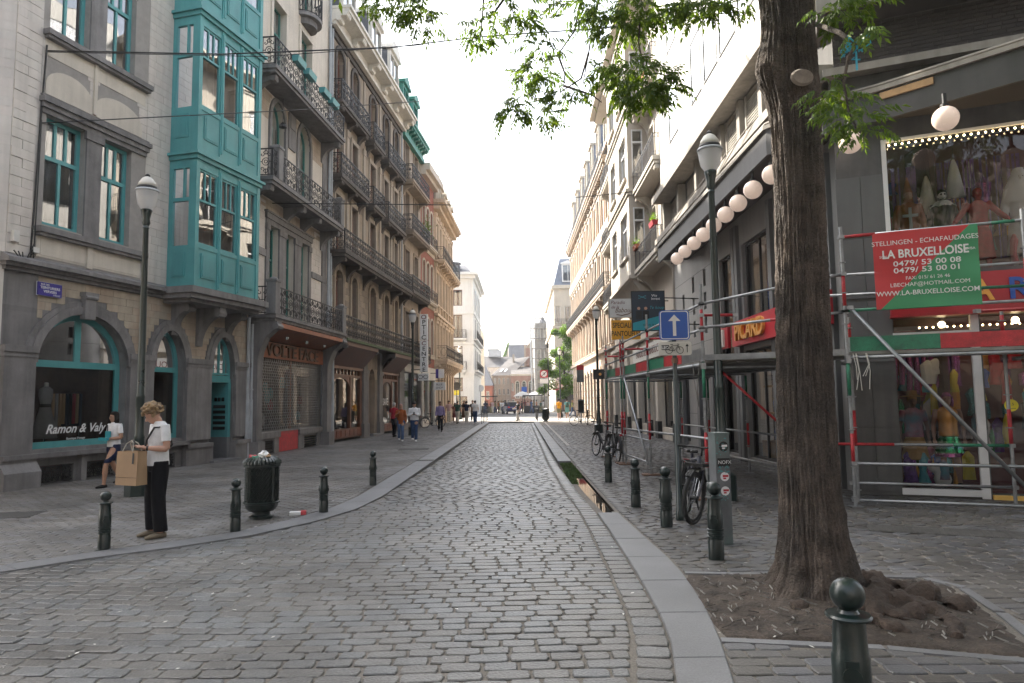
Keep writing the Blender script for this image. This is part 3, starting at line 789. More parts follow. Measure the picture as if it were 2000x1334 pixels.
def courses(parent, mt, name, u0, u1, z0, z1, ops, bl, bh, y=0, pr=.008, gap=.008, single=0, jit=.15, th=.02, cells_only=False):
    """coursed blocks or bricks laid between the openings: a few single pieces, the rest one mesh"""
    out = []; z = z0; r = 0
    while z < z1-.02:
        h = min(bh, z1-z); zm = z+h/2; iv = [(u0, u1)]
        for o in ops:
            if o['z0']-.001 < zm < o['z1']+o['rise']+.02:
                a, c = o['u0'], o['u1']
                if o['rise'] and zm > o['z1']:
                    f = math.sqrt(max(0, 1-((zm-h*.3-o['z1'])/(o['rise']+.02))**2)); m = (a+c)/2; hw = (c-a)/2*f; a, c = m-hw, m+hw
                nv = []
                for s, e in iv:
                    if c <= s or a >= e: nv.append((s, e)); continue
                    if a > s: nv.append((s, a))
                    if c < e: nv.append((c, e))
                iv = nv
        for s, e in iv:
            x = s; first = True
            while x < e-.01:
                w = bl*(1+random.uniform(-jit, jit))
                if first and r % 2: w *= .5
                first = False
                if x+w > e-.3*bl: w = e-x
                out.append((x, z, w, h)); x += w
        z += bh; r += 1
    if cells_only: return out
    out.sort(key=lambda c: -c[0] if single < 0 else c[0]); rest = MB(); k = abs(single)
    for i, (x, zz, w, h) in enumerate(out):
        yy = y-pr*random.uniform(.6, 1.3)
        b = MB() if i < k else rest
        g = gap/2; p = [(x+g, yy, zz+g), (x+w-g, yy, zz+g), (x+w-g, yy, zz+h-g), (x+g, yy, zz+h-g)]
        bv = min(.006, g)
        q = [(x+g-bv*.8, y+th, zz+g-bv*.8), (x+w-g+bv*.8, y+th, zz+g-bv*.8), (x+w-g+bv*.8, y+th, zz+h-g+bv*.8), (x+g-bv*.8, y+th, zz+h-g+bv*.8)]
        b.add(p+q, [(0, 1, 2, 3), (0, 4, 5, 1), (1, 5, 6, 2), (2, 6, 7, 3), (3, 7, 4, 0)])
        if i < k: b.build(name, mt, parent)
    if rest.v: stuff(rest.build(name+'_courses', mt, parent))
# ---- wrought iron
def spiral(cx, cz, r0, r1, a0, a1, n=9): return [(cx+(r0+(r1-r0)*k/n)*math.cos(a0+(a1-a0)*k/n), cz+(r0+(r1-r0)*k/n)*math.sin(a0+(a1-a0)*k/n)) for k in range(n+1)]
def circ(cx, cz, r, n=9, rz=None): return [(cx+r*math.cos(2*PI*k/n), cz+(rz or r)*math.sin(2*PI*k/n)) for k in range(n+1)]
def unit(style, w, h):
    L = []
    if style == 'scroll':       # curled vine panel
        L += [circ(w*.5, h*.5, w*.30, 10), circ(w*.5, h*.5, w*.13, 7), circ(w*.5, h*.86, w*.16, 8), circ(w*.5, h*.14, w*.16, 8)]
        for sx in (0, 1):
            for sz in (0, 1):
                cx = w*(.2 if sx == 0 else .8); cz = h*(.22 if sz == 0 else .78); d = 1 if sx == 0 else -1; e = 1 if sz == 0 else -1
                L.append([(cx+d*(x), cz+e*z) for x, z in spiral(0, 0, w*.04, w*.2, 4.5, -1.2, 10)])
        L += [[(0, 0), (0, h)], [(w*.5, 0), (w*.5, h*.2)], [(w*.5, h*.8), (w*.5, h)], [(0, h*.5), (w*.2, h*.5)], [(w*.8, h*.5), (w, h*.5)]]
    elif style == 'rosette':    # lattice of stars and loops
        L += [circ(w*.5, h*.62, w*.2, 8), circ(w*.5, h*.2, w*.2, 8), [(0, h*.36), (w, h*.36)], [(0, h*.88), (w, h*.88)], [(0, 0), (0, h)]]
        for k in range(4):
            a = PI*k/4; L.append([(w*.5-w*.42*math.cos(a), h*.62-w*.42*math.sin(a)), (w*.5+w*.42*math.cos(a), h*.62+w*.42*math.sin(a))])
        L += [[(0, 0), (w*.5, h*.36), (w, 0)], [(0, h*.36), (w*.5, 0), (w, h*.36)], circ(0, h*.62, w*.14, 7), circ(w*.25, h*.94, w*.1, 6), circ(w*.75, h*.94, w*.1, 6)]
    elif style == 'bars':       # plain uprights
        L += [[(0, 0), (0, h)], [(w*.5, 0), (w*.5, h)], [(0, h*.82), (w, h*.82)], [(0, h*.15), (w, h*.15)], circ(w*.5, h*.91, w*.12, 6)]
    elif style == 'simple':
        L += [[(0, 0), (0, h)], circ(w*.5, h*.5, w*.4, 7, h*.35), [(0, h*.85), (w, h*.85)]]
    return L
def ironrun(b, p, q, z0, z1, style='scroll', uw=.42, r=.011, n=4):
    p, q = Vector(p), Vector(q); L = (q-p).length; k = max(1, round(L/uw)); w = L/k; t = (q-p)/L; h = z1-z0-.05
    for i in range(k):
        for pl in unit(style, w, h):
            b.tube([(p.x+t.x*(i*w+x), p.y+t.y*(i*w+x), z0+.03+z) for x, z in pl], r, n, cap=False)
    for zz, rr in ((z0+.03, r*1.4), (z1-.02, r*2.0)): b.tube([(p.x, p.y, zz), (q.x, q.y, zz)], rr, 4)
    b.tube([(q.x, q.y, z0), (q.x, q.y, z1)], r*1.6, 4); b.tube([(p.x, p.y, z0), (p.x, p.y, z1)], r*1.6, 4)
def console(b, x, w, ztop, proj, h):
    """scrolled stone bracket in the y,z plane"""
    pts = [(-.0, ztop), (-proj, ztop), (-proj, ztop-.1*h), (-proj*.92, ztop-.22*h)]
    for k in range(1, 7):
        a = k/6*PI/2; pts.append((-proj*.85*(1-math.sin(a))-.05, ztop-.22*h-.78*h*(1-math.cos(a))*.999-.02*k))
    pts.append((0, ztop-h*1.12))
    b.prismx(pts, x-w/2, x+w/2)
    b.tube([(x-w/2-.02, -proj*.88, ztop-.16*h), (x+w/2+.02, -proj*.88, ztop-.16*h)], .1*h+.03, 8)
def balcony(parent, u0, u1, ztop, th, proj, rh, mt, style='rosette', imt='iron', cons=(), conw=.22, conh=.6, uw=.42, r=.011, sides=(1, 1), posts=(), rail0=None):
    b = MB()
    b.box(u0, u1, -proj, -.003, ztop-th*.55, ztop); b.box(u0+.06, u1-.06, -proj+.06, -.004, ztop-th, ztop-th*.55+.001)
    o = b.build('balcony', mt, parent)
    b = MB(); e = .05; zz = ztop+.02
    ironrun(b, (u0+e, -proj+e), (u1-e, -proj+e), zz, ztop+rh, style, uw, r)
    if sides[0]: ironrun(b, (u0+e, -.02), (u0+e, -proj+e+.03), zz, ztop+rh, style, uw, r)
    if sides[1]: ironrun(b, (u1-e, -.02), (u1-e, -proj+e+.03), zz, ztop+rh, style, uw, r)
    b.build('railing', imt, o)
    for x in cons:
        b = MB(); console(b, x, conw, ztop-th-.002, proj*.86, conh); b.build('bracket', mt, o)
    for x in posts:
        b = MB(); b.box(x-.17, x+.17, -proj-.02, -proj+.3, ztop-.001, ztop+rh+.12); b.box(x-.2, x+.2, -proj-.05, -proj+.33, ztop+rh+.12, ztop+rh+.2)
        b.lathe([(.16, 0), (.13, .06), (.05, .1)], 10, (x, -proj+.14, ztop+rh+.2)); b.build('stone_post', mt, o)
    return o
def cornice(parent, mt, W, z, prof, name='cornice', u0=0):
    """prof: list of (projection, height) steps"""
    b = MB(); zz = z
    for i, (pr, h) in enumerate(prof): b.box(u0-.02+.001*i, W+.02-.001*i, -pr, .0-.003, zz, zz+h); zz += h-.0005
    return b.build(name, mt, parent)
def downpipe(parent, x, z0, z1, mt='zinc', r=.06, y=-.1):
    b = MB(); b.tube([(x, y, z0+1.9), (x, y, z1)], r, 8); b.tube([(x, y, z0), (x, y, z0+1.9)], r*1.3, 8)
    zz = z0+2.2
    while zz < z1: b.lathe([(r*1.35, 0), (r*1.35, .05)], 8, (x, y, zz)); zz += 2.4
    return b.build('downpipe', mt, parent)
# ------------------------------------------------------------------ LEFT: corner house with the turquoise windows
loc, rz_, W = frame_at(P0, P1); W = 7.35
cb = thing('corner_house', 'pale glazed brick corner house with turquoise window frames and a two-storey turquoise bay', 'building', loc, rz_)
H1 = 16.5
o_arch = op(-.19, 2.36, .80, 2.75, 1.22); o_nar = op(3.27, 4.44, .82, 2.75, 1.1); o_door = op(5.57, 6.62, .05, 2.7, 1.15)
low = [o_arch, o_nar, o_door]
gr = [op(-.08, .92, .0, .42), op(1.24, 2.1, .0, .42), op(3.35, 4.2, .0, .42)]
wx = [op(-.18, .88, 5.92, 8.5), op(1.33, 2.3, 5.92, 8.5)]
wx2 = [op(-.2, .86, 10.55, 13.1), op(1.33, 2.3, 10.55, 13.1)]
UL = -1.0
wall(cb, 'ground_wall', 'bluegrey', UL, W, 0, 4.75, low+gr, depth=.34)
wall(cb, 'upper_wall', 'mortar', UL, W, 4.75, H1, wx+wx2, depth=.3)
# bevelled corner turning away up the cross street
b = MB(); b.quad((UL, 0, 0), (UL, 0, H1), (UL-1.6, 1.3, H1), (UL-1.6, 1.3, 0)); b.quad((UL-1.6, 1.3, 0), (UL-1.6, 1.3, H1), (UL-1.6, 9, H1), (UL-1.6, 9, 0))
b.quad((W, .01, 0), (W, 9, 0), (W, 9, H1), (W, .01, H1)); b.quad((UL-1.6, 9, 0), (UL-1.6, 9, H1), (W, 9, H1), (W, 9, 0)); b.build('side_wall', 'glazed', cb)
b = MB(); b.add([(UL, 0, H1), (W, 0, H1), (W, 9, H1), (UL-1.6, 9, H1), (UL-1.6, 1.3, H1)], [(0, 1, 2, 3, 4)]); b.build('flat_roof', 'farroof', cb)
b = MB(); b.quad((UL+.1, 2.1, 0), (W-.1, 2.1, 0), (W-.1, 2.1, 4.7), (UL+.1, 2.1, 4.7)); b.quad((5.0, .4, 0), (5.0, 2.1, 0), (5.0, 2.1, 4.7), (5.0, .4, 4.7)); b.build('shop_interior', 'shopinterior', cb)
b = MB(); b.quad((UL+.1, 1.0, 4.8), (W-.1, 1.0, 4.8), (W-.1, 1.0, H1-.1), (UL+.1, 1.0, H1-.1)); b.box(UL+.1, W-.1, .35, 2.1, 4.45, 4.7); b.box(UL+.1, 4.95, .36, 2.09, .5, .7); b.build('interior', 'interior', cb)
# coursed stone: tan and blue-grey blocks low down, pale glazed blocks above
lowops = [dict(o, u0=o['u0']-.3, u1=o['u1']+.3, rise=o['rise']+.3) for o in low]
courses(cb, 'tanstone', 'stone_block', -.2, W, 3.0, 4.72, lowops, .42, .19, pr=.012, single=60)
courses(cb, 'glazed', 'glazed_block', -.45, 3.66, 5.1, 14.2, [op(-.36, 2.78, 5.0, 10.55)]+[op(-.36, 2.78, 10.55, 13.6)], .5, .215, pr=.008, single=150)
courses(cb, 'glazed', 'glazed_block', -.36, 2.78, 8.95, 10.35, [op(-.3, .95, 9.05, 9.7, .3), op(1.15, 2.5, 9.05, 9.7, .3)], .5, .215, pr=.008, single=26)
courses(cb, 'glazed', 'glazed_block', UL, -.45, 5.1, 14.2, [], .55, .215, pr=.03, single=44, th=.03)
b = MB()      # block joints on the bevelled corner
d = Vector((-1.6, 1.3)).normalized()
for k in range(44):
    z = 5.1+.215*k
    for j, (s, e) in enumerate(((0, .5), (.5, 1.05), (1.05, 1.6), (1.6, 2.06)) if k % 2 else ((0, .25), (.25, .8), (.8, 1.35), (1.35, 2.06))):
        s += .004; e -= .004; nx, ny = -d.y*.01, d.x*.01
        P = lambda t, zz, q=1: (UL+d.x*t-abs(nx)*q, d.y*t-abs(ny)*q, zz)
        b.quad(P(s, z+.004), P(s, z+.211), P(e, z+.211), P(e, z+.004))
stuff(b.build('glazed_block_courses', 'glazed', cb))
# smooth recessed panels between the sill levels
b = MB(); b.box(-.3, 2.7, -.012, .0, 5.15, 5.7); b.box(-.2, 1.0, -.022, -.012, 5.2, 5.66); b.box(1.2, 2.6, -.022, -.012, 5.2, 5.66)
for a, c in ((-.25, 1.02), (1.1, 2.6)):
    o = op(a, c, 8.98, 9.25, .42); A = arc(o, 10); b.prism([(a, 8.98), (c, 8.98)]+[(x, z) for x, z in A[::-1]], -.02, -.002)
b.box(-.3, 2.7, -.014, -.002, 9.9, 10.38); b.box(1.03, 1.12, -.06, 0, 9.0, 10.4); b.box(1.0, 1.15, -.08, 0, 5.1, 5.72); b.build('smooth_panel', 'cream', cb)
b = MB()
for z, zt in ((5.83, 0), (10.48, 0)): b.box(-.36, 2.78, -.2, .28, z-.13, z+.0); b.box(-.33, 2.75, -.15, .27, z-.2, z-.13)
b.build('window_sill', 'bluegrey', cb)
b = MB(); b.box(-.33, 2.76, -.06, 0, 8.5, 8.62); b.box(-.36, 2.79, -.12, 0, 8.62, 8.74); b.box(-.39, 2.82, -.18, 0, 8.74, 8.86); b.box(-.36, 2.79, -.1, 0, 8.86, 8.93)
b.box(.885, 1.325, -.05, .25, 5.84, 8.5); b.box(.865, 1.325, -.05, .25, 10.5, 13.3); b.box(.83, 1.37, -.09, 0, 8.3, 8.499); b.build('lintel', 'bluegrey', cb)
for o in wx: window(cb, o, 'teal', y=.16, cols=2, trans=7.55, tcols=3, fw=.10, bar=.07, curtain='dark', gl=GB)
for o in wx2: window(cb, o, 'teal', y=.16, cols=2, trans=12.2, tcols=3, fw=.10, bar=.07, curtain='dark', gl=GB)
window(cb, o_arch, 'teal', y=.2, cols=1, fw=.15, bar=.16, archbars=1, gl=GS)
window(cb, o_nar, 'teal', y=.2, cols=1, fw=.13, bar=.14, gl=GS)
f = window(cb, op(5.57, 6.62, 2.56, 2.7, 1.15), 'teal', y=.10, cols=1, fw=.09, bar=.06, archbars=3, gl=GS, name='fanlight')
b = MB(); b.box(5.57, 6.62, .08, .5, 2.44, 2.56); b.box(6.50, 6.612, .06, .72, .72, 2.44); b.build('door_frame', 'teal', cb)
b = MB(); b.box(6.48, 6.613, .06, .74, .05, .72); b.build('door_plinth', 'bluestone', cb)
b = MB(); b.box(5.4, 7.2, .95, 1.02, .05, 2.5)
for k in range(3): b.box(5.72, 6.5, .92, .95, .2+.75*k, .8+.75*k)
dd = b.build('door', 'darkwood', cb); b = MB(); b.ball((5.9, .9, 1.15), .03); b.build('handle', 'chrome', dd)
for k in range(5):
    b = MB(); b.box(6.48, 6.505, .16, .6, .95+.17*k, 1.05+.17*k); b.build('letter_slot', 'black', cb)
b = MB()
for k in range(3): b.box(6.48, 6.505, .2+.13*k, .3+.13*k, 1.85, 1.97)
b.build('doorbell', 'chrome', cb)
# stone trim
b = MB()
for o in low: 
    u0, u1, z1, r = o['u0'], o['u1'], o['z1'], o['rise']; c = (u0+u1)/2; a = (u1-u0)/2; n = 16
    for w, pr in ((.30, .05), (.18, .09)):
        A = arc(o, n); Bo = [(c-(a+w)*math.cos(PI*k/n), z1+(r+w)*math.sin(PI*k/n)) for k in range(n+1)]
        for k in range(n):
            p, q, s, t = A[k], A[k+1], Bo[k+1], Bo[k]
            b.add([(p[0], -pr, p[1]), (q[0], -pr, q[1]), (s[0], -pr, s[1]), (t[0], -pr, t[1]), (p[0], .0, p[1]), (q[0], .0, q[1]), (s[0], 0, s[1]), (t[0], 0, t[1])], [(0, 1, 2, 3), (3, 2, 6, 7), (1, 0, 4, 5)])
b.build('arch_moulding', 'bluegrey', cb)
b = MB()
for x0, x1 in ((UL+.02, -.24), (2.41, 3.22), (4.49, 5.52), (6.67, W-.02)):
    b.box(x0, x1, -.10, -.001, .72, 2.95); b.box(x0-.03, x1+.03, -.15, -.001, 2.95, 3.1); b.box(x0-.02, x1+.02, -.12, -.001, 2.85, 2.951)
    b.box(x0-.05, x1+.05, -.16, -.001, 0, .5); b.box(x0-.03, x1+.03, -.2, -.001, .5, .62)
b.box(UL, 2.42, -.24, .1, .62, .72); b.box(3.2, 4.5, -.24, .1, .62, .72)
b.prismx([(-.34, 0), (-.34, .35), (-.16, .6), (-.16, 0)], UL-.05, -.2); b.box(1.0, 1.15, -.14, 0, 0, .62); b.build('pier', 'bluegrey', cb)
b = MB(); b.box(.92, 1.22, -.16, 0, 3.85, 4.45); b.box(.88, 1.26, -.2, 0, 4.4, 4.5); b.tube([(.9, -.16, 4.38), (1.24, -.16, 4.38)], .06, 8); b.build('keystone', 'bluegrey', cb)
b = MB(); b.box(5.45, 6.75, -.3, .3, -.02, .07); b.build('doorstep', 'bluestone', cb)
for o in gr:
    b = MB()
    x = o['u0']+.02
    for zz in (.05, .38): b.tube([(o['u0'], .05, zz), (o['u1'], .05, zz)], .014, 4)
    k = int((o['u1']-o['u0'])/.22); w = (o['u1']-o['u0'])/k
    for i in range(k):
        for pl in unit('scroll', w, .32): b.tube([(o['u0']+i*w+x_, .05, .055+z_) for x_, z_ in pl], .011, 4, cap=False)
    b.build('cellar_grille', 'iron', cb)
b = MB(); b.box(UL-.05, W, -.10, 0, 4.72, 4.80); b.box(UL-.1, W, -.18, 0, 4.80, 4.88); b.box(UL-.14, W, -.3, 0, 4.88, 4.97); b.prismx([(-.28, 4.97), (0, 5.1), (0, 4.97)], UL-.1, 3.66); b.build('cornice', 'bluegrey', cb)
# bay window
OX0, OX1, OP = 3.66, 6.56, .92
def bay_level(z0, z1, name):
    b = MB()
    pw = (OX1-OX0-.28)/3
    zs = {'sill': z0+1.2, 'tr': z1-1.15, 'top': z1-.25}
    b.box(OX0, OX0+.14, -OP, -OP+.16, z0, z1); b.box(OX1-.14, OX1, -OP, -OP+.16, z0, z1)
    for k in (1, 2): x = OX0+.14+pw*k; b.box(x-.07, x+.07, -OP+.001, -OP+.15, z0, z1); b.tube([(x, -OP-.0, z0+.1), (x, -OP, z1-.1)], .035, 6)
    b.box(OX0+.14, OX1-.14, -OP+.03, -OP+.12, z0, zs['sill']); b.box(OX0+.14, OX1-.14, -OP+.02, -OP+.13, zs['top'], z1)
    b.box(OX0+.14, OX1-.14, -OP+.004, -OP+.13, zs['sill']-.07, zs['sill']+.05)
    for x in (OX0, OX1-.1):                   # side cheeks
        b.box(x, x+.1, -OP+.16, -.0, z0, zs['sill']); b.box(x+.001, x+.099, -OP+.16, -.0, zs['top'], z1); b.box(x+.002, x+.098, -.14, 0, zs['sill'], zs['top'])
        b.box(x+.003, x+.097, -OP+.16, -OP+.24, zs['sill'], zs['top']); b.box(x+.004, x+.096, -OP+.2, -.1, zs['tr']-.05, zs['tr']+.05); b.box(x+.005, x+.095, -.52, -.47, zs['tr'], zs['top'])
    o = b.build(name, 'teal', cb)
    b = MB()                                   # raised field panels
    for k in range(3):
        x = OX0+.14+pw*k
        for a, c in ((z0+.3, zs['sill']-.2),):
            b.box(x+.14, x+pw-.14, -OP+.0, -OP+.03, a, c); b.box(x+.19, x+pw-.19, -OP-.012, -OP+.001, a+.05, c-.05)
    b.box(OX0-.02, OX0, -OP+.3, -.18, z0+.3, zs['sill']-.2); b.box(OX0-.032, OX0-.019, -OP+.35, -.23, z0+.35, zs['sill']-.25)
    b.build('panel', 'teal_side', cb)
    for k in range(3):
        x = OX0+.14+pw*k+(.07 if k else 0); x1 = OX0+.14+pw*(k+1)-(.07 if k < 2 else 0)
        window(cb, op(x, x1, zs['sill']+.05, zs['top']), 'teal', y=-OP+.05, cols=1, trans=zs['tr'], tcols=3, fw=.06, bar=.045, gl=GB, curtain='dark' if k == 0 else ('sides' if k == 2 else None))
    for x in (OX0+.05, OX1-.05):
        for a, c in ((zs['sill'], zs['tr']-.05), (zs['tr']+.05, zs['top'])):
            b = MB(); b.quad((x, -OP+.22, a), (x, -.14, a), (x, -.14, c), (x, -OP+.22, c)); b.build('pane', GS, o)
        b = MB(); n = 24; vs = []; fs = []
        for i in range(n+1):
            yy = -OP+.24+(OP-.36)*i/n; xx = x+(.10 if x < 5 else -.10)+.05*math.sin(i*1.1); vs += [(xx, yy, zs['sill']), (xx, yy, zs['top'])]
            if i: fs.append((2*i-2, 2*i, 2*i+1, 2*i-1))
        b.add(vs, fs); b.build('curtain', 'darkcurtain', o, True)
    return o
bay_level(5.02, 8.7, 'bay'); bay_level(9.05, 12.95, 'bay'); bay_level(13.3, 16.3, 'bay')
b = MB()
for z in (8.7, 12.95, 16.3):
    b.box(OX0-.05, OX1+.05, -OP-.05, 0, z, z+.12); b.box(OX0-.12, OX1+.12, -OP-.12, 0, z+.12, z+.2); b.box(OX0-.002, OX1+.002, -OP+.002, 0, z+.2, z+.36)
b.build('bay_cornice', 'teal', cb)
b = MB(); b.box(OX0+.2, OX1-.2, -.02, .02, 5.1, 16.2); b.build('bay_room', 'interior', cb)
b = MB(); b.box(OX0-.3, OX1+.25, -OP-.22, 0, 4.83, 5.0); b.box(OX0-.24, OX1+.19, -OP-.14, 0, 4.70, 4.83); b.box(OX0-.1, OX1+.05, -OP, 0, 4.60, 4.70)
b.box(OX0-.26, OX1+.21, -OP-.18, 0, 5.0, 5.022); b.build('bay_base', 'bluegrey', cb)
for x in (4.0, 5.0, 6.3):
    b = MB(); console(b, x, .26, 4.6, .85 if x == 5.0 else .6, 1.0 if x == 5.0 else .75); b.build('bracket', 'bluegrey', cb)
downpipe(cb, 7.25, .0, 4.6)
# street name plate, shop lettering, cables and boxes
sg = thing('street_sign', 'small blue enamel street name plate on the corner house above the arched shop window', 'street sign', loc, rz_)
b = MB(); b.box(-.27, .33, -.09, -.055, 4.27, 4.57); b.build('plate', 'enamelblue', sg)
b = MB(); b.box(-.28, .34, -.058, -.05, 4.26, 4.58); b.build('border', 'white', sg)
text('RUE DES', .055, 'white', sg, (-.1, -.093, 4.52)); text('TEINTURIERS', .085, 'white', sg, (.03, -.093, 4.45), bold=.01)
text('VERVERS', .085, 'white', sg, (.03, -.093, 4.365), bold=.01); text('STRAAT', .05, 'white', sg, (.2, -.093, 4.3))
text('Ramon & Valy', .30, 'white', cb, (1.15, .225, 1.22), shear=.35, bold=.016, ext=.002, sx=.95)
text('Boutique Vintage', .075, 'white', cb, (1.15, .225, .99), ext=.002)
b = MB(); b.tube([(-.46, -.05, 5.0), (-.42, -.05, 6.2), (-.36, -.05, 8.4), (-.3, -.06, 10.1)], .022, 6); b.tube([(-.38, -.05, 5.05), (-.36, -.05, 6.4), (-.34, -.05, 8.3)], .012, 5)
for k in range(3): b.tube([(-.9+.1*k, -.12, 5.15), (-.8+.05*k, -.14, 5.02), (-.6, -.12, 5.0), (-.4, -.08, 5.2+.1*k)], .014, 5)
b.build('cable', 'black', cb)
b = MB(); b.box(-.92, -.78, -.12, -.02, 5.35, 5.6); b.box(-.44, -.3, -.12, -.02, 5.2, 5.32); b.build('junction_box', 'offwhite', cb)
# things in the shop window
def dressform(u, y, c1, lab):
    t = thing('mannequin', lab, 'mannequin'); t.parent = None; t.location = cb.matrix_world @ Vector((u, y, .74)) if False else Vector(loc)+Vector((math.cos(rz_)*u-math.sin(rz_)*y, math.sin(rz_)*u+math.cos(rz_)*y, .72)); t.rotation_euler.z = rz_
    b = MB(); b.tube([(0, 0, 0), (0, 0, .8)], .02, 6); b.lathe([(.16, 0), (.16, .02)], 12); b.build('stand', 'chrome', t)
    b = MB(); b.loft([((0, 0, .28), .30, .24), ((0, 0, .6), .25, .2), ((0, 0, .92), .15, .11), ((0, 0, 1.08), .12, .09), ((0, 0, 1.3), .17, .11), ((0, 0, 1.45), .17, .09), ((0, 0, 1.52), .06, .05)], 16); b.build('dress', c1, t, True)
    b = MB(); b.lathe([(.05, 0), (.05, .1), (.03, .12)], 10, (0, 0, 1.5)); b.build('neck', 'offwhite', t)
    b = MB(); b.loft([((0, 0, 1.02), .135, .105), ((0, 0, 1.1), .13, .1)], 16); b.build('belt', 'black', t)
M['greydress'] = mat('greydress', (.24, .24, .25), .8, .1, 6); M['redcloth'] = mat('redcloth', (.3, .02, .035), .8, .2, 3)
dressform(.85, .85, 'greydress', 'dress form in a belted grey dress behind the shop lettering')
dressform(.15, 1.2, 'redcloth', 'dress form in a red dress at the near end of the arched shop window')
cr = thing('clothes_rail', 'rail of dark clothes at the back of the arched shop window', 'clothes rail', Vector(loc)+Vector((math.cos(rz_)*1.9-math.sin(rz_)*1.5, math.sin(rz_)*1.9+math.cos(rz_)*1.5, .72)), rz_)
b = MB(); b.tube([(-.5, 0, 0), (-.5, 0, 1.4), (.5, 0, 1.4), (.5, 0, 0)], .015, 6); b.build('rail', 'chrome', cr)
for k in range(9):
    b = MB(); b.box(-.45+.1*k, -.39+.1*k, -.18, .18, .5+.1*random.random(), 1.36); b.build('garment', random.choice(['redcloth', 'black', 'kraft', 'greydress', 'posterdark']), cr)
b = MB(); b.box(3.45, 4.35, .5, .56, .85, 1.75); b.build('display_screen', 'curtain', cb)
# ------------------------------------------------------------------ LEFT ROW: all on one line turning gently inwards
LA = math.radians(4.8); LD = Vector((math.sin(LA), math.cos(LA))); L0 = Vector((-9.0, 22.5)); LROT = math.atan2(LD.y, LD.x)
def lrow(u): p = L0+LD*u; return (p.x, p.y, 0)
# ---- house with the wooden letters
U0, W = -.02, 6.97
vg = thing('town_house', 'cream town house with black scroll balconies above a shop closed by a metal grille shutter', 'building', lrow(U0), LROT)
H = 22.0
tri = [op(1.26, 2.06, 4.75, 8.12), op(2.66, 3.44, 4.75, 8.12), op(4.06, 4.82, 4.75, 8.12)]
aw = [op(1.28, 2.46, 9.3, 11.98, .86), op(3.72, 4.88, 9.3, 12.1, .8)]
up = [op(1.3, 2.4, 13.3, 16.6), op(3.8, 4.92, 13.3, 16.75)]
up2 = [op(1.3, 2.4, 17.6, 20.3), op(3.8, 4.92, 17.6, 20.3)]
wall(vg, 'upper_wall', 'cream', 0, W, 4.5, H, tri+aw+up+up2, depth=.32)
shell(vg, W, H, 9, 'cream'); floors(vg, W, (4.4, 8.9, 13, 17.2))
for o in tri: window(vg, o, 'greenframe', y=.2, cols=1, trans=6.95, fw=.08, curtain='sides')
for o in aw: window(vg, o, 'greenframe', y=.2, cols=2, trans=11.2, fw=.08, curtain='sides', archbar=False)
for o in up: window(vg, o, 'greenframe', y=.2, cols=2, trans=15.6, fw=.08, curtain='sides')
for o in up2: window(vg, o, 'greenframe', y=.2, cols=2, fw=.08, curtain='sides')
b = MB(); b.box(1.02, 5.06, -.05, .0, 8.12, 8.3); b.box(.96, 5.12, -.1, 0, 8.3, 8.5); b.box(.9, 5.18, -.14, 0, 8.5, 8.57)
for x0, x1 in ((1.02, 1.255), (2.065, 2.655), (3.445, 4.055), (4.825, 5.06)): b.box(x0, x1, -.06, .2, 4.7, 8.119); b.box(x0-.03, x1+.03, -.09, 0, 7.9, 8.1185)
b.build('triple_window_frame', 'bluegrey', vg)
for o in aw:
    b = MB(); surround(b, o, .17, .07, False); b.build('arch_moulding', 'bluegrey', vg)
for o in up+up2:
    b = MB(); surround(b, o, .16, .06, False); b.build('window_surround', 'cream', vg)
b = MB(); b.box(2.75, 3.4, -.06, 0, 11.5, 12.9); b.box(2.85, 3.3, -.09, 0, 12.3, 12.8); b.box(.0, .35, -.05, 0, 4.6, 13); b.box(6.3, W-.2, -.05, 0, 4.6, 13)
b.box(0, 1.0, -.062, 0, 6.9, 7.15); b.box(5.2, W-.2, -.062, 0, 6.9, 7.15); b.build('pilaster', 'bluegrey', vg)
courses(vg, 'glazed', 'glazed_block', .36, 1.0, 4.6, 8.9, [], .5, .24, single=14); courses(vg, 'glazed', 'glazed_block', 5.2, 6.28, 4.6, 8.9, [], .5, .24, single=22)
courses(vg, 'tanstone', 'stone_block', .36, 6.28, 8.6, 9.0, [], .6, .2, single=10)
courses(vg, 'tanstone', 'stone_block', .36, 6.28, 11.9, 12.9, [dict(o, u0=o['u0']-.2, u1=o['u1']+.2, rise=o['rise']+.2) for o in aw], .6, .22, single=24)
balcony(vg, -.35, 6.5, 13.2, .25, .95, 1.0, 'bluegrey', 'scroll', cons=(.0, 6.2), conh=.75, uw=.5, r=.013)
balcony(vg, -.45, 6.45, 9.3, .25, .95, .95, 'bluegrey', 'scroll', cons=(-.2, 2.55, 4.1, 6.2), conh=.7, uw=.5, r=.013, posts=(.1, 6.2))
balcony(vg, -.1, 6.9, 4.72, .22, .95, .95, 'bluegrey', 'scroll', cons=(), uw=.5, r=.013, posts=(-.0, 6.55))
b = MB()      # rounded little balcony near the top
A = [(4.36-.75*math.cos(PI*k/12), -.62*math.sin(PI*k/12)) for k in range(13)]
b.prismz(A, 17.35, 17.5); b.prismz([(4.36+(x-4.36)*.7, y*.7) for x, y in A], 17.1, 17.351); o = b.build('balcony', 'bluegrey', vg)
b = MB()
for k in range(12): ironrun(b, A[k], A[k+1], 17.5, 18.5, 'simple', .5, .012)
b.build('railing', 'iron', o)
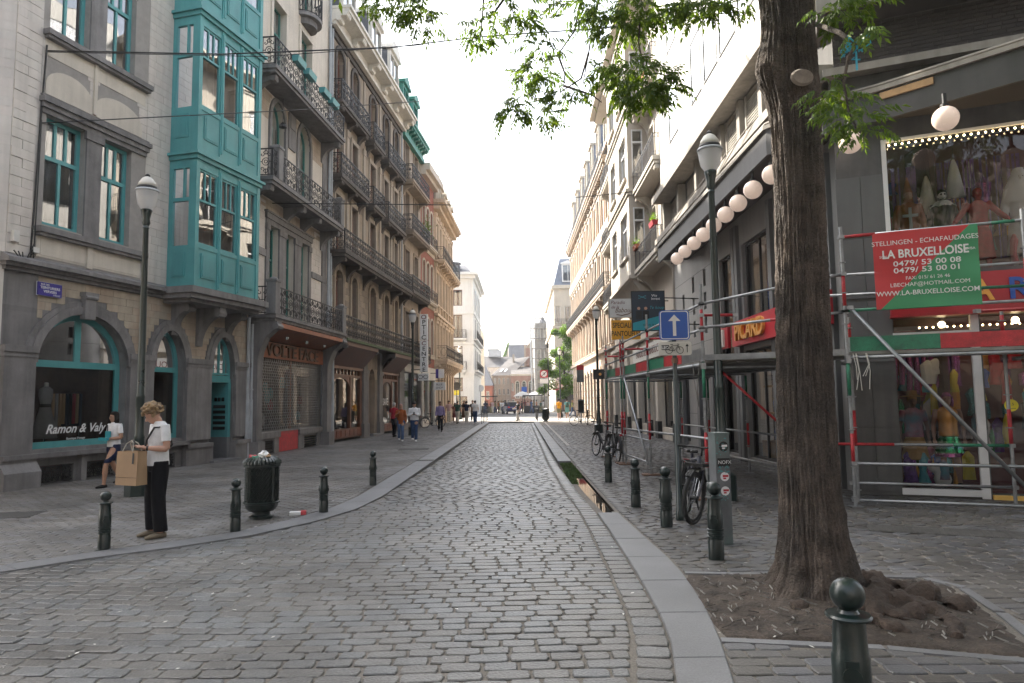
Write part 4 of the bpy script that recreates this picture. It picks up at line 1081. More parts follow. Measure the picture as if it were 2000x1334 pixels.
# shop front
b = MB(); b.prismx([(0, .05), (-.3, .05), (-.3, 3.2), (-.36, 3.5), (-.55, 3.95), (-.95, 4.3), (-.95, 4.49), (0, 4.49)], .0, .38)
b.prismx([(0, .0), (-.3, .0), (-.3, 3.2), (-.36, 3.5), (-.55, 3.95), (-.95, 4.3), (-.95, 4.49), (0, 4.49)], 6.35, 6.85)
for x in (.19, 6.6): b.tube([(x-.22, -.9, 4.32), (x+.22, -.9, 4.32)], .11, 8)
b.box(-.06, .44, -.4, 0, 0, .5); b.box(6.28, 6.92, -.42, -.001, 0, .55); b.build('pier', 'bluegrey', vg)
b = MB(); b.box(.38, 2.28, -.12, .02, .55, .75); b.box(3.98, 6.35, -.12, .02, .55, .75)
for x0, x1 in ((.38, .5), (1.9, 2.28), (3.98, 4.55), (5.92, 6.35)): b.box(x0, x1, -.06, .02, 0, .55)
b.box(.5, 1.9, -.05, .02, .46, .55); b.box(4.55, 5.92, -.05, .02, .46, .55); b.build('plinth', 'bluegrey', vg)
for x0, x1 in ((.5, 1.9), (4.55, 5.92)):
    b = MB()
    for k in range(5): b.box(x0, x1, .0, .03, .03+.085*k, .075+.085*k)
    b.build('cellar_grille', 'iron', vg)
b = MB(); b.box(2.3, 3.96, -.05, .0, .02, .76); b.build('hatch', 'redpaint', vg)
b = MB(); b.quad((.38, -.04, 3.96), (6.35, -.04, 3.96), (6.35, -.93, 4.32), (.38, -.93, 4.32)); b.box(.381, 6.349, -.95, -.8, 4.3, 4.45); b.build('soffit', 'woodorange', vg)
for x in (1.8, 3.6, 5.4):
    b = MB(); b.lathe([(.05, -.1), (.07, 0)], 10, (x, -.5, 4.12)); b.build('spotlight', 'chrome', vg)
b = MB(); b.box(.38, 6.35, -.10, -.02, 3.36, 3.92); b.build('sign_board', 'woodorange', vg)
M['signletter'] = mat('signletter', (.10, .045, .02), .6, .3, 8)
text('VOLTE FACE', .62, 'signletter', vg, (3.35, -.13, 3.63), bold=.012, ext=.03, sx=1.35)
b = MB()
for k in range(34): b.box(.42+.168*k, .428+.168*k, -.06, -.052, .8, 3.34)
r = 0; z = .82
while z < 3.32:
    for k in range(34):
        x = .38+.168*k+(.084 if r % 2 else 0)
        b.tube([(x, -.055, z), (x+.16, -.055, z)], .011, 4)
        b.tube([(x+.08, -.06, z), (x+.08, -.05, z+.1)], .009, 4, cap=False)
    z += .1; r += 1
b.box(.37, .41, -.09, -.02, .76, 3.36); b.box(6.3, 6.345, -.09, -.02, .76, 3.36); b.box(.37, 6.345, -.09, -.02, .75, .80); sh_ = b.build('roller_grille', 'galv', vg)
b = MB(); b.quad((.38, .12, .75), (6.35, .12, .75), (6.35, .12, 3.36), (.38, .12, 3.36)); b.build('pane', GS, vg)
b = MB(); b.quad((.3, 1.3, .0), (6.5, 1.3, .0), (6.5, 1.3, 4), (.3, 1.3, 4)); b.box(.38, 6.35, .2, 1.29, .6, .75); b.box(.36, 6.36, .1, 1.28, 3.37, 3.6); b.build('shop_interior', 'shopinterior', vg)
b = MB(); b.box(3.5, 3.62, .1, .2, .75, 3.36); b.build('mullion', 'woodorange', vg)
for k in range(16):
    x = random.uniform(.6, 6.1); z = random.uniform(.85, 2.6); s = random.uniform(.12, .3)
    b = MB(); b.loft([((x, .6, z), s*.6, .05), ((x, .6, z+s*.9), s*.75, .08), ((x, .6, z+s*1.5), s*.35, .05)], 8); b.build('garment', random.choice(['redcloth', 'curtain', 'kraft', 'posterdark', 'offwhite', 'tealposter']), vg)
downpipe(vg, 7.0-.12, 4.6, H-.5); downpipe(vg, .02, .0, 4.4, 'zinc'); downpipe(vg, 6.98, .0, 4.3, 'zinc', y=-.3)
# planters clipped to the top balcony
for k, (u, s) in enumerate(((1.35, 1), (2.35, 1), (3.9, 1), (4.85, 1))):
    p = L0+LD*(u+U0)+Vector((math.cos(LA), -math.sin(LA)))*1.02
    t = thing('planter', ['turquoise flower box on the topmost scroll balcony, nearest the turquoise bay', 'turquoise flower box second from the bay on the topmost scroll balcony', 'turquoise flower box third from the bay on the topmost scroll balcony', 'turquoise flower box on the topmost scroll balcony, farthest from the bay'][k], 'planter', (p.x, p.y, 13.98), LROT, 'flower boxes on the top balcony')
    b = MB(); b.prismx([(-.1, 0), (.1, 0), (.14, .22), (-.14, .22)], -.36, .36); b.build('box', 'teal', t)
    b = MB()
    for i in range(90):
        x, y = random.uniform(-.33, .33), random.uniform(-.1, .1); h = random.uniform(.03, .2)
        b.add([(x, y, .2), (x+.02, y, .2), (x+random.uniform(-.06, .06), y+random.uniform(-.05, .05), .22+h)], [(0, 1, 2)])
    stuff(b.build('sprouts', 'weed', t))
# ---- long brown house with five window axes
U1, W3 = 6.99, 12.45
bh = thing('balcony_house', 'brown stone house with many black lattice balconies and two white dormers', 'building', lrow(U1), LROT)
ax = [(1.36, .48), (3.53, .44), (6.52, .5), (9.12, .47), (11.2, .4)]
o1 = [op(c-h, c+h, 4.8, 7.42, .40) for c, h in ax]; o2 = [op(c-h, c+h, 8.6, 11.3) for c, h in ax]
o3 = [op(c-h, c+h, 12.0, 14.5) for c, h in ax]; o4 = [op(c-h, c+h, 15.4, 17.85, .42) for c, h in ax]
wall(bh, 'upper_wall', 'brownstone', 0, W3, 4.45, 19.0, o1+o2+o3+o4, depth=.3)
shell(bh, W3, 19.6, 9, 'brownstone'); floors(bh, W3, (4.4, 8.3, 11.7, 15.1))
for o in o1+o2+o3+o4: window(bh, o, 'woodred', y=.2, cols=2, trans=(o['z1']-.75) if not o['rise'] else None, tcols=1, fw=.08, curtain=random.choice(('sides', None, None, 'dark', None)), archbar=True)
for k, o in enumerate(o1+o4):
    b = MB(); surround(b, o, .2, .08, False); b.build('arch_moulding', 'brownstone' if k < 5 else 'soot', bh)
for o in o2+o3:
    b = MB(); surround(b, o, .17, .06, False); b.build('window_surround', 'brownlight', bh)
courses(bh, 'brownstone', 'stone_block', .02, W3-.02, 4.75, 8.0, [dict(o, u0=o['u0']-.2, u1=o['u1']+.2, rise=o['rise']+.22) for o in o1], .62, .3, pr=.015, single=70)
b = MB()
for x in (.08, 2.45, 5.0, 7.85, 10.15, 12.2): b.box(x-.16, x+.16, -.07, 0, 8.5, 14.85); b.box(x-.13, x+.13, -.06, 0, 15.3, 18.5); b.box(x-.2, x+.2, -.1, 0, 14.5, 14.85)
b.build('pilaster', 'brownlight', bh)
b = MB(); b.box(0, W3, -.10, 0, 18.5, 18.72); b.box(.0, W3, -.16, 0, 18.72, 18.8); b.build('frieze', 'soot', bh)
b = MB(); b.box(-.1, W3+.1, -.35, 0, 18.8, 18.98); b.box(-.12, W3+.12, -.95, 0, 19.32, 19.5); b.box(-.14, W3+.14, -1.05, 0, 19.5, 19.64); b.box(-.06, W3+.06, -.3, -.0, 18.98, 19.32); b.build('cornice', 'whitepaint', bh)
for x in (.1, 2.4, 4.9, 7.3, 9.7, 12.2):
    b = MB(); console(b, x, .5, 19.32, .9, .62); b.tube([(x-.26, -.45, 19.05), (x+.26, -.45, 19.05)], .13, 8); b.build('console', 'whitepaint', bh)
balcony(bh, .05, W3-.05, 8.5, .3, .8, .95, 'soot', 'rosette', cons=(.45, 2.5, 5.0, 7.9, 10.2, 12.1), conh=.65, uw=.36, r=.012)
for zt in (12.0, 15.45):
    balcony(bh, .25, 4.4, zt, .28, .55, .98, 'soot', 'rosette', cons=(.6, 2.5, 4.1), conw=.3, conh=.4, uw=.36, r=.012)
    balcony(bh, 5.15, 7.2, zt, .28, .55, .98, 'soot', 'rosette', cons=(5.5, 6.9), conh=.4, uw=.36, r=.012)
    balcony(bh, 7.95, 11.75, zt, .28, .55, .98, 'soot', 'rosette', cons=(8.3, 10.1, 11.4), conw=.3, conh=.4, uw=.36, r=.012)
balcony(bh, -.05, W3, 4.58, .16, .9, 1.0, 'soot', 'rosette', uw=.36, r=.012, sides=(0, 1))
b = MB(); b.box(-.03, W3-.02, -.96, -.88, 4.44, 4.56); stuff(b.build('moss', 'weed', bh))
# its ground floor shop fronts
def bx(name, mt, *boxes):
    b = MB()
    for q in boxes: b.box(*q)
    return b.build(name, mt, bh)
for x0, x1 in ((4.75, 5.55), (7.5, 8.15), (11.7, 12.43)):
    bx('pier', 'bluegrey', (x0, x1, -.14, .3, 0, 3.2), (x0-.06, x1+.06, -.2, .3, -.01, .7), (x0-.05, x1+.05, -.18, .3, 3.2, 3.4), (x0+.1, x1-.1, -.13, .3, 3.4, 4.4))
od = op(5.56, 7.49, .12, 2.9, .7)
wall(bh, 'door_wall', 'brownstone', 5.55, 7.5, 0, 4.42, [op(6.05, 7.0, .12, 2.95, .55)], y=-.02, depth=.5)
d_ = bx('door', 'woodred', (6.06, 6.99, .35, .42, .12, 3.45)); bx('doorstep', 'bluestone', (5.9, 7.15, -.3, .4, 0, .12))
for x0, x1, nm in ((.35, 4.75, 'a'), (8.15, 11.7, 'b')):
    w = x1-x0
    bx('shop_frame', 'woodbrown', (x0, x1, -.06, .06, .12, .55), (x0, x0+.28, -.05, .1, .55, 3.3), (x1-.28, x1, -.05, .1, .55, 3.3), (x0+.28, x1-.28, -.045, .08, 2.95, 3.06), (x0-.02, x1+.02, -.12, .1, 3.3, 3.42), (x0+w*.6, x0+w*.6+.18, -.05, .1, .55, 2.95))
    for k in range(9):
        u = x0+.3+(w-.6)*k/8.0; bx('glazing_bar', 'woodbrown', (u-.03, u+.03, -.03, .03, 3.06, 3.3))
    for k in range(7):
        u = x0+.1+(w-.2)*k/7; bx('panel', 'woodred', (u+.05, u+(w-.2)/7-.05, -.085, -.06, .2, .48))
    b = MB(); b.quad((x0+.28, .03, .55), (x1-.28, .03, .55), (x1-.28, .03, 3.3), (x0+.28, .03, 3.3)); b.build('pane', GS, bh)
    b = MB(); o = op(x0+.28, x0+w*.6, .55, 2.4, .5); A = arc(o, 12)
    b.prism([(x0+.28, 2.4)]+A[1:-1]+[(x0+w*.6, 2.4), (x0+w*.6, 2.95), (x0+.28, 2.95)], -.02, .02); b.build('arched_board', 'woodbrown', bh)
    b = MB(); b.quad((x0-.1, -.04, 3.42), (x1+.1, -.04, 3.42), (x1+.1, -.85, 4.25), (x0-.1, -.85, 4.25)); b.box(x0-.09, x1+.09, -.87, -.7, 4.25, 4.42); b.build('soffit', 'soffit', bh)
    for x in (x0-.05, x1+.05):
        b = MB(); console(b, x, .16, 4.4, .85, .95); b.build('bracket', 'bluegrey', bh)
bx('shop_interior', 'interior', (.2, W3-.1, 1.2, 1.25, .1, 4.2), (.3, 4.9, .1, 1.19, .3, .5), (8, 11.8, .1, 1.19, .3, .5))
for k, x in enumerate((1.2, 1.9, 2.6)): bx('boot', 'black', (x, x+.14, .35, .6, .5, .62), (x, x+.14, .48, .6, .62, .95))
text('SAVE', .55, 'white', bh, (9.2, .02, 1.75), ext=.003, sx=.8)
downpipe(bh, .15, 4.6, 18.7); downpipe(bh, W3-.1, 4.6, 18.7, 'zinc')
def dormer(parent, x, z, w, h, d, mt, face='whitepaint', yb=.4, gable=.5, round_=False, side='slate'):
    b = MB(); b.box(x-w/2, x-w/2+.14, yb-.05, yb+.14, z, z+h); b.box(x+w/2-.14, x+w/2, yb-.05, yb+.14, z, z+h); b.box(x-w/2+.14, x+w/2-.14, yb-.04, yb+.1, z, z+.14); b.box(x-w/2+.14, x+w/2-.14, yb-.04, yb+.1, z+h-.2, z+h)
    b.box(x-w/2-.12, x+w/2+.12, yb-.2, yb+.2, z+h, z+h+.16)
    if round_:
        o = op(x-w/2-.05, x+w/2+.05, z, z+h+.16, gable); b.prism(arc(o, 10), yb-.16, yb+d)
    else: b.prism([(x-w/2-.15, z+h+.16), (x, z+h+.16+gable), (x+w/2+.15, z+h+.16)], yb-.18, yb+d)
    o = b.build('dormer', face, parent)
    b = MB(); b.box(x-w/2+.01, x+w/2-.01, yb+.14, yb+d, z, z+h); b.build('cheek', side, o)
    b = MB(); b.quad((x-w/2+.14, yb+.05, z+.14), (x+w/2-.14, yb+.05, z+.14), (x+w/2-.14, yb+.05, z+h-.2), (x-w/2+.14, yb+.05, z+h-.2)); b.build('pane', G, o)
    b = MB(); b.box(x-.04, x+.04, yb, yb+.08, z+.141, z+h-.201); b.build('mullion', face, o)
    return o
b = MB(); b.add([(0, .25, 19.62), (W3, .25, 19.62), (W3, 2.2, 23.8), (0, 2.2, 23.8)], [(0, 1, 2, 3)]); b.add([(0, 2.2, 23.8), (W3, 2.2, 23.8), (W3, 8, 24.2), (0, 8, 24.2)], [(0, 1, 2, 3)]); b.add([(W3-.01, .25, 19.62), (W3-.01, 2.2, 23.8), (W3-.01, 8, 24.2), (W3-.01, 8, 19.62)], [(0, 1, 2, 3)]); b.build('mansard', 'slate', bh)
for x in (3.0, 7.6, 11.4): dormer(bh, x, 20.2, 2.0, 3.0, 2.2, 'whitepaint', gable=.7, round_=True, yb=.15)
# ---- house with the green cornice
U2, W4 = U1+W3+.01, 5.45
gh = thing('cornice_house', 'brown grey house with a verdigris bracketed cornice and green dormers', 'building', lrow(U2), LROT)
ax = [(1.5, .52), (3.9, .52)]
oo = [[op(c-h, c+h, z, z+2.5) for c, h in ax] for z in (5.0, 9.0, 12.8, 16.0)]
wall(gh, 'upper_wall', 'brownlight', 0, W4, 4.3, 18.6, sum(oo, []), depth=.3); shell(gh, W4, 19.8, 9, 'brownlight')
for o in sum(oo, []): window(gh, o, 'woodred', y=.2, cols=2, trans=o['z1']-.6, fw=.08, curtain='sides' if random.random() < .6 else None)
for o in sum(oo, []):
    b = MB(); surround(b, o, .16, .06); b.build('window_surround', 'brownstone', gh)
for z, a, c in ((8.7, .3, 5.2), (12.6, .3, 5.2), (15.85, .3, 5.2)): balcony(gh, a, c, z, .3, .75, 1.0, 'brownstone' if z > 10 else 'soot', 'rosette', cons=(a+.4, c-.4), conh=.5, uw=.4, r=.012)
balcony(gh, .05, W4-.05, 4.5, .2, .75, 1.0, 'soot', 'rosette', cons=(), uw=.4, r=.012)
b = MB(); b.box(-.05, W4+.05, -.3, 0, 18.6, 18.9); b.box(-.1, W4+.02, -.62, 0, 19.4, 19.6); b.box(-.12, W4+.03, -.7, 0, 19.6, 19.78); b.box(0, W4, -.2, 0, 18.9, 19.4); b.build('cornice', 'coppergreen', gh)
for k in range(9):
    b = MB(); console(b, .25+k*.62, .25, 19.4, .55, .5); b.build('console', 'coppergreen', gh)
b = MB(); b.add([(0, .3, 19.8), (W4, .3, 19.8), (W4, 2.5, 23.0), (0, 2.5, 23.0)], [(0, 1, 2, 3)]); b.add([(0, 2.5, 23), (W4, 2.5, 23), (W4, 8, 23.2), (0, 8, 23.2)], [(0, 1, 2, 3)]); b.build('mansard', 'slate', gh)
for x in (1.0, 3.6): dormer(gh, x, 20.0, 1.5, 2.2, 2.0, 'coppergreen', 'coppergreen', yb=-.05, gable=.5, side='coppergreen')
def gx(name, mt, *boxes):
    b = MB()
    for q in boxes: b.box(*q)
    return b.build(name, mt, gh)
gx('shop_frame', 'bluegrey', (0, .5, -.1, .2, 0, 4.3), (2.6, 3.0, -.08, .2, 0, 3.6), (4.95, W4, -.1, .2, 0, 4.3), (.5, 4.95, -.08, .2, 3.6, 4.3), (.5, 2.6, -.07, .2, 0, .4))
gx('shop_sign_board', 'offwhite', (.55, 4.9, -.14, -.081, 3.65, 4.15)); gx('shop_interior', 'interior', (.1, 5.3, 1, 1.05, 0, 4.2))
b = MB(); b.quad((.5, .05, .4), (2.6, .05, .4), (2.6, .05, 3.6), (.5, .05, 3.6)); b.quad((3.0, .05, .1), (4.95, .05, .1), (4.95, .05, 3.6), (3.0, .05, 3.6)); b.build('pane', GS, gh)
# ---- red brick house
U3, W5 = U2+W4+.01, 4.4
rh = thing('brick_house', 'narrow red brick house with pale stone bands beside the green cornice', 'building', lrow(U3), LROT)
ax = [(.9, .38), (2.2, .38), (3.5, .38)]
oo = sum([[op(c-h, c+h, z, z+2.3, .3) for c, h in ax] for z in (5.2, 9.3, 13.4)], [])
wall(rh, 'upper_wall', M['brickfar'], 0, W5, 4.2, 17.9, oo, depth=.25); shell(rh, W5, 18.7, 9, M['brickfar'])
for o in oo: window(rh, o, 'whitepaint', y=.15, cols=2, fw=.07, curtain='sides')
for o in oo:
    b = MB(); surround(b, o, .14, .06); b.build('window_surround', 'haussmann', rh)
for z in (4.9, 8.6, 12.6):
    b = MB(); b.box(0, W5, -.07, 0, z, z+.25); b.build('stone_band', 'haussmann', rh)
b = MB(); b.box(-.03, W5+.03, -.4, 0, 17.9, 18.2); b.box(-.05, W5+.05, -.7, 0, 18.2, 18.7); b.build('cornice', 'cream', rh)
for z in (9.0, 13.1): balcony(rh, .3, 4.1, z, .2, .4, .9, 'haussmann', 'simple', uw=.4, r=.011)
def rx(name, mt, *boxes):
    b = MB()
    for q in boxes: b.box(*q)
    return b.build(name, mt, rh)
rx('shop_frame', 'whitepaint', (0, .3, -.1, .2, 0, 4.2), (4.1, W5, -.1, .2, 0, 4.2), (.3, 4.1, -.1, .2, 3.3, 4.2), (2.1, 2.25, -.08, .2, 0, 3.3), (.3, 2.1, -.08, .2, 0, .5))
rx('shop_interior', 'shopinterior', (.1, 4.3, 1, 1.05, 0, 4.1))
b = MB(); b.quad((.3, .05, .5), (2.1, .05, .5), (2.1, .05, 3.3), (.3, .05, 3.3)); b.quad((2.25, .05, .1), (4.1, .05, .1), (4.1, .05, 3.3), (2.25, .05, 3.3)); b.build('pane', GS, rh)
b = MB()
for i in range(160):
    a = random.uniform(0, 2*PI); x, y, z = .35+random.gauss(0, .25), -.5+random.gauss(0, .15), 13.9+random.gauss(0, .35); s = .16
    b.add([(x, y, z), (x+s*math.cos(a), y+s*.4*math.sin(a), z+s*.5), (x+.5*s*math.cos(a+.9), y, z+s)], [(0, 1, 2)])
pt = tag(b.build('balcony_plant', LEAF, None), 'green plant on a balcony rail of the red brick house', 'plant'); pt.location = lrow(U3-.4); pt.rotation_euler.z = LROT
# ---- ornate beige house at the end of the row
U4 = U3+W5+.01; A6 = math.radians(1.6); D6 = Vector((math.sin(A6), math.cos(A6))); W6 = 10.6
p6 = Vector(lrow(U4)[:2])
oh = thing('ornate_house', 'sunlit ornate beige stone house with long iron balconies at the end of the left row', 'building', (p6.x, p6.y, 0), math.atan2(D6.y, D6.x))
ax = [1.2+1.65*k for k in range(6)]
oo = sum([[op(c-.42, c+.42, z, z+2.5) for c in ax] for z in (5.3, 9.3, 13.2)], [])
wall(oh, 'upper_wall', 'ornate', 0, W6, 4.4, 16.6, oo, depth=.35); shell(oh, W6, 17.6, 9, 'ornate')
for o in oo: window(oh, o, 'haussmann', y=.22, cols=2, fw=.07, curtain='sides')
for o in oo:
    b = MB(); surround(b, o, .2, .12); b.prism([(o['u0']-.3, o['z1']+.25), ((o['u0']+o['u1'])/2, o['z1']+.65), (o['u1']+.3, o['z1']+.25)], -.2, -.0); b.build('window_surround', 'ornate', oh)
b = MB()
for c in [.35]+[a+.82 for a in ax]:
    for z0, z1 in ((4.6, 8.2), (8.7, 12.4), (12.8, 16.4)): b.box(c-.16, c+.16, -.16, 0, z0, z1); b.box(c-.22, c+.22, -.22, 0, z1-.25, z1)
b.build('pilaster', 'ornate', oh)
for z in (8.3, 12.5):
    b = MB(); b.box(0, W6, -.3, 0, z, z+.2); b.build('stone_band', 'ornate', oh)
b = MB(); b.box(-.1, W6+.1, -.5, 0, 16.6, 16.9); b.box(-.1, W6+.15, -.9, 0, 17.1, 17.4); b.box(0, W6, -.4, 0, 16.9, 17.1); b.build('cornice', 'ornate', oh)
for k in range(26):
    b = MB(); b.box(.15+k*.41, .33+k*.41, -.75, -.4, 16.9, 17.1); b.build('dentil', 'ornate', oh)
balcony(oh, .2, W6+.3, 5.0, .4, 1.0, 1.0, 'ornate', 'simple', cons=[.6+1.1*k for k in range(10)], conw=.3, conh=.9, uw=.4, r=.012)
balcony(oh, .2, W6+.2, 12.7, .3, .8, 1.0, 'ornate', 'simple', cons=[.6+1.1*k for k in range(10)], conw=.25, conh=.5, uw=.4, r=.012)
b = MB()
for c in [.3]+[a+.82 for a in ax]: b.box(c-.25, c+.25, -.15, .3, 0, 4.2); b.box(c-.3, c+.3, -.2, .3, 0, .6)
b.box(0, W6, -.2, .2, 4.2, 4.4); b.box(-.05, W6+.05, -.4, .2, 4.4, 4.6); b.build('shop_pier', 'ornate', oh)
b = MB(); b.quad((.1, .1, 0), (W6-.1, .1, 0), (W6-.1, .1, 4.2), (.1, .1, 4.2)); b.build('pane', GS, oh); b = MB(); b.quad((.1, 1, 0), (W6-.1, 1, 0), (W6-.1, 1, 4.2), (.1, 1, 4.2)); b.build('shop_interior', 'interior', oh)
b = MB(); b.add([(0, .3, 17.4), (W6, .3, 17.4), (W6, 2, 20.5), (0, 2, 20.5)], [(0, 1, 2, 3)]); b.build('mansard', 'slate', oh)
for k in range(5): dormer(oh, 1.2+2.1*k, 17.4, 1.2, 1.7, 1.5, 'ornate', 'haussmann', yb=-.1, gable=.45)
# ---- projecting signs on the left row
def blade(name, label, u, proj0, w, z0, z1, base=(0, 0)):
    p = L0+LD*u+Vector((math.cos(LA), -math.sin(LA)))*proj0
    return thing(name, label, 'sign', (p.x, p.y, 0), LROT-PI/2+.0)
os_ = blade('optic_sign', 'tall white OPTIC CENTRE blade sign with black and red letters', 21.5, .75, .5, 3, 7)
# local x across the street (towards the road), y away along the street
for z0, z1, wd in ((5.72, 7.38, 'OPTIC'), (3.64, 5.68, 'CENTRE')):
    b = MB(); b.box(0, .5, -.09, .09, z0, z1); b.build('panel', 'white', os_)
    n = len(wd)
    for k, ch in enumerate(wd): text(ch, .40 if n == 5 else .37, 'copper' if k == 0 else 'black', os_, (.25, -.094, z1-.2-(z1-z0-.34)*k/(n-1)), bold=.014, sx=1.15)
b = MB(); b.box(-.15, .55, -.07, .07, 3.1, 3.56); pl = b.build('lower_panel', 'white', os_)
for sx in (.03, .37):
    b = MB(); b.tube([(sx+.0+.14*math.cos(2*PI*k/14), -.085, 3.33+.12*math.sin(2*PI*k/14)) for k in range(14)], .016, 5, closed=True); b.build('glasses_drawing', 'black', os_)
b = MB(); b.tube([(.17, -.085, 3.36), (.23, -.085, 3.36)], .014, 5); b.build('glasses_drawing', 'black', os_)
b = MB(); b.tube([(-.75, 0, 5.6), (.0, 0, 5.6)], .03, 6); b.tube([(-.75, 0, 3.8), (.0, 0, 3.8)], .03, 6); b.build('bracket', 'black', os_)
bs = blade('hanging_sign', 'small pale oval hanging sign beyond the tall white blade sign', 25.8, .7, .5, 3, 4)
b = MB(); b.box(0, .85, -.05, .05, 2.55, 3.1); b.build('panel', 'white', bs); text('BLUE', .2, 'ironblue', bs, (.42, -.055, 2.93)); text('SHOP', .2, 'ironblue', bs, (.42, -.055, 2.7))
b = MB(); b.tube([(-.7, 0, 3.2), (.7, 0, 3.2)], .02, 5); b.build('bracket', 'black', bs)
bb = blade('hanging_sign', 'blue and white square sign above the pale oval hanging sign', 27.5, .5, .5, 3, 4)
b = MB(); b.box(0, .6, -.06, .06, 3.45, 4.1); b.build('panel', 'white', bb); b = MB(); b.box(.0, .2, -.065, .065, 3.44, 4.11); b.build('blue_band', 'enamelblue', bb); b = MB(); b.tube([(-.5, 0, 3.8), (0, 0, 3.8)], .02, 5); b.build('bracket', 'black', bb)
# ------------------------------------------------------------------ RIGHT: costume shop block (street side)
def part(root, name, mt, *boxes):
    b = MB()
    for q in boxes: b.box(*q)
    return b.build(name, mt, root)
RX = 6.1; RY = 26.6
cs = thing('corner_shop_building', 'modern white panelled building over a dark canopy with globe lamps and a costume shop', 'building', (RX, RY, 0), -PI/2)
W = 14.15
cols_ = [(1.85, 3.2), (5.15, 6.3), (6.66, 8.0), (8.25, 9.57), (9.86, 11.06), (11.4, 12.7)]
pw = [op(a, c, z, z+2.0) for z in (11.2, 14.6, 18.0) for a, c in cols_]
wall(cs, 'panel_wall', 'darkconcrete', 0, W, 9.6, 21, pw, y=-.4, depth=.3)
part(cs, 'side_wall', 'panel', (0.003, W-.3, .9, 8, 7.9, 21), (0.002, .3, -.39, .9, 9.61, 20.99))
# cladding panels, each its own piece
zsp = [9.62, 10.4, 11.2, 12.2, 13.2, 13.9, 14.6, 15.6, 16.6, 17.3, 18.0, 19.0, 20.0, 20.98]
usp = [0.005, .95, 1.85, 3.2, 4.2, 5.15, 6.3, 6.66, 8.0, 8.25, 9.57, 9.86, 11.06, 11.4, 12.7, 13.4, 14.14]
for j in range(len(zsp)-1):
    i = 0
    while i < len(usp)-1:
        u, c = usp[i], usp[i+1]
        if any(o['u0'] < (u+c)/2 < o['u1'] and o['z0'] < (zsp[j]+zsp[j+1])/2 < o['z1'] for o in pw): i += 1; continue
        b = MB(); g = .006; b.box(u+g, c-g, -.422, -.40, zsp[j]+g, zsp[j+1]-g); b.build('cladding_panel', 'panel', cs); i += 1
for o in pw: window(cs, o, 'black', y=-.436, cols=1, fw=.045, fd=.03, curtain='bright_backing', gl=GB)
for o in pw: part(cs, 'window_trim', 'fascia', (o['u0']-.02, o['u1']+.02, -.445, -.395, o['z0']-.03, o['z0']))
part(cs, 'ledge', 'concrete', (-.02, W+.1, -.75, -.1, 9.42, 9.6), (-.03, W+.1, -.8, -.72, 9.36, 9.62))
part(cs, 'recess_wall', 'darkconcrete', (0.01, W, -.12, .2, 7.0, 9.42))
for u0, u1 in ((.4, 2.2), (3.0, 4.9), (5.3, 6.3)): 
    courses(cs, 'concrete', 'brick', u0, u1, 8.05, 9.3, [], .21, .065, y=-.13, pr=.012, single=0)
for u0, u1 in ((6.6, 7.6), (8.15, 9.15), (9.8, 10.75), (11.4, 12.4)):
    t = part(cs, 'louvre_frame', 'concrete', (u0-.1, u0, -.3, -.1, 8.0, 9.36), (u1, u1+.1, -.3, -.1, 8.0, 9.36), (u0, u1, -.27, -.1, 9.22, 9.36))
    n = 16
    b = MB()
    for k in range(n): b.add([(u0, -.28, 8.1+k*.07), (u1, -.28, 8.1+k*.07), (u1, -.2, 8.15+k*.07), (u0, -.2, 8.15+k*.07), (u0, -.28, 8.115+k*.07), (u1, -.28, 8.115+k*.07), (u1, -.2, 8.165+k*.07), (u0, -.2, 8.165+k*.07)], [(0, 1, 2, 3), (4, 7, 6, 5), (0, 4, 5, 1)])
    b.build('louvre', 'whitepaint', t)
for u in (.2, 2.6, 5.1, 7.85, 9.45, 11.05, 12.8): part(cs, 'concrete_post', 'concrete', (u-.12, u+.12, -.4, -.1, 7.98, 9.365))
part(cs, 'sill', 'concrete', (-.02, W+.05, -.72, -.11, 7.75, 7.95), (-.02, W+.05, -.66, -.12, 7.6, 7.75))
# canopy: one slab wrapping the corner
def cl(p): return (RY-p[1], p[0]-RX)          # world xy -> local
CAN = [(5.1, 24.4), (5.1, 13.5), (5.75, 12.47), (6.49, 11.9), (7.95, 10.4), (9.9, 8.4)]
back = [(10.9, 9.2), (8.2, 11.9), (6.6, 12.9), (6.25, 13.4), (6.25, 24.4)]
def poly(b, pts, z0, z1):
    q = [cl(p) for p in pts]
    a = sum(q[i][0]*q[(i+1) % len(q)][1]-q[(i+1) % len(q)][0]*q[i][1] for i in range(len(q)))
    b.prismz(q if a > 0 else q[::-1], z0, z1)
b = MB(); poly(b, CAN+back, 6.72, 7.1); b.build('canopy', 'soffitdark', cs)
def offset_line(L, d):
    out = []
    for i, p in enumerate(L):
        a = Vector(L[max(i-1, 0)]); c = Vector(L[min(i+1, len(L)-1)]); t = (c-a).normalized(); n = Vector((t.y, -t.x)); 
        if n.dot(Vector(p)-Vector((7, 14))) < 0: n = -n
        out.append(tuple(Vector(p)+n*d))
    return out
b = MB()
poly(b, offset_line(CAN, .06)+CAN[::-1], 6.62, 7.14); b.build('canopy_fascia', 'fascia', cs)
b = MB(); poly(b, offset_line(CAN, .12)+offset_line(CAN, .0)[::-1], 7.14, 7.22); b.tube([(*cl(p), 7.27) for p in offset_line(CAN, .05)], .035, 6); b.build('gutter', 'concrete', cs)
p, q = [Vector(v) for v in (offset_line(CAN, .1)[3], offset_line(CAN, .1)[4])]
b = MB(); poly(b, [p+(q-p)*.02, p+(q-p)*.42, p+(q-p)*.42+Vector((.04, .04)), p+(q-p)*.02+Vector((.04, .04))], 6.98, 7.1); b.build('loose_board', 'woodplank', cs)
b = MB()
for k in range(3): b.tube([(3+3*k, -1.0, 7.3), (5.5+2.6*k, -.8, 7.9-.2*(k % 2)), (7.5+2*k, -.75, 8.0)], .015, 5)
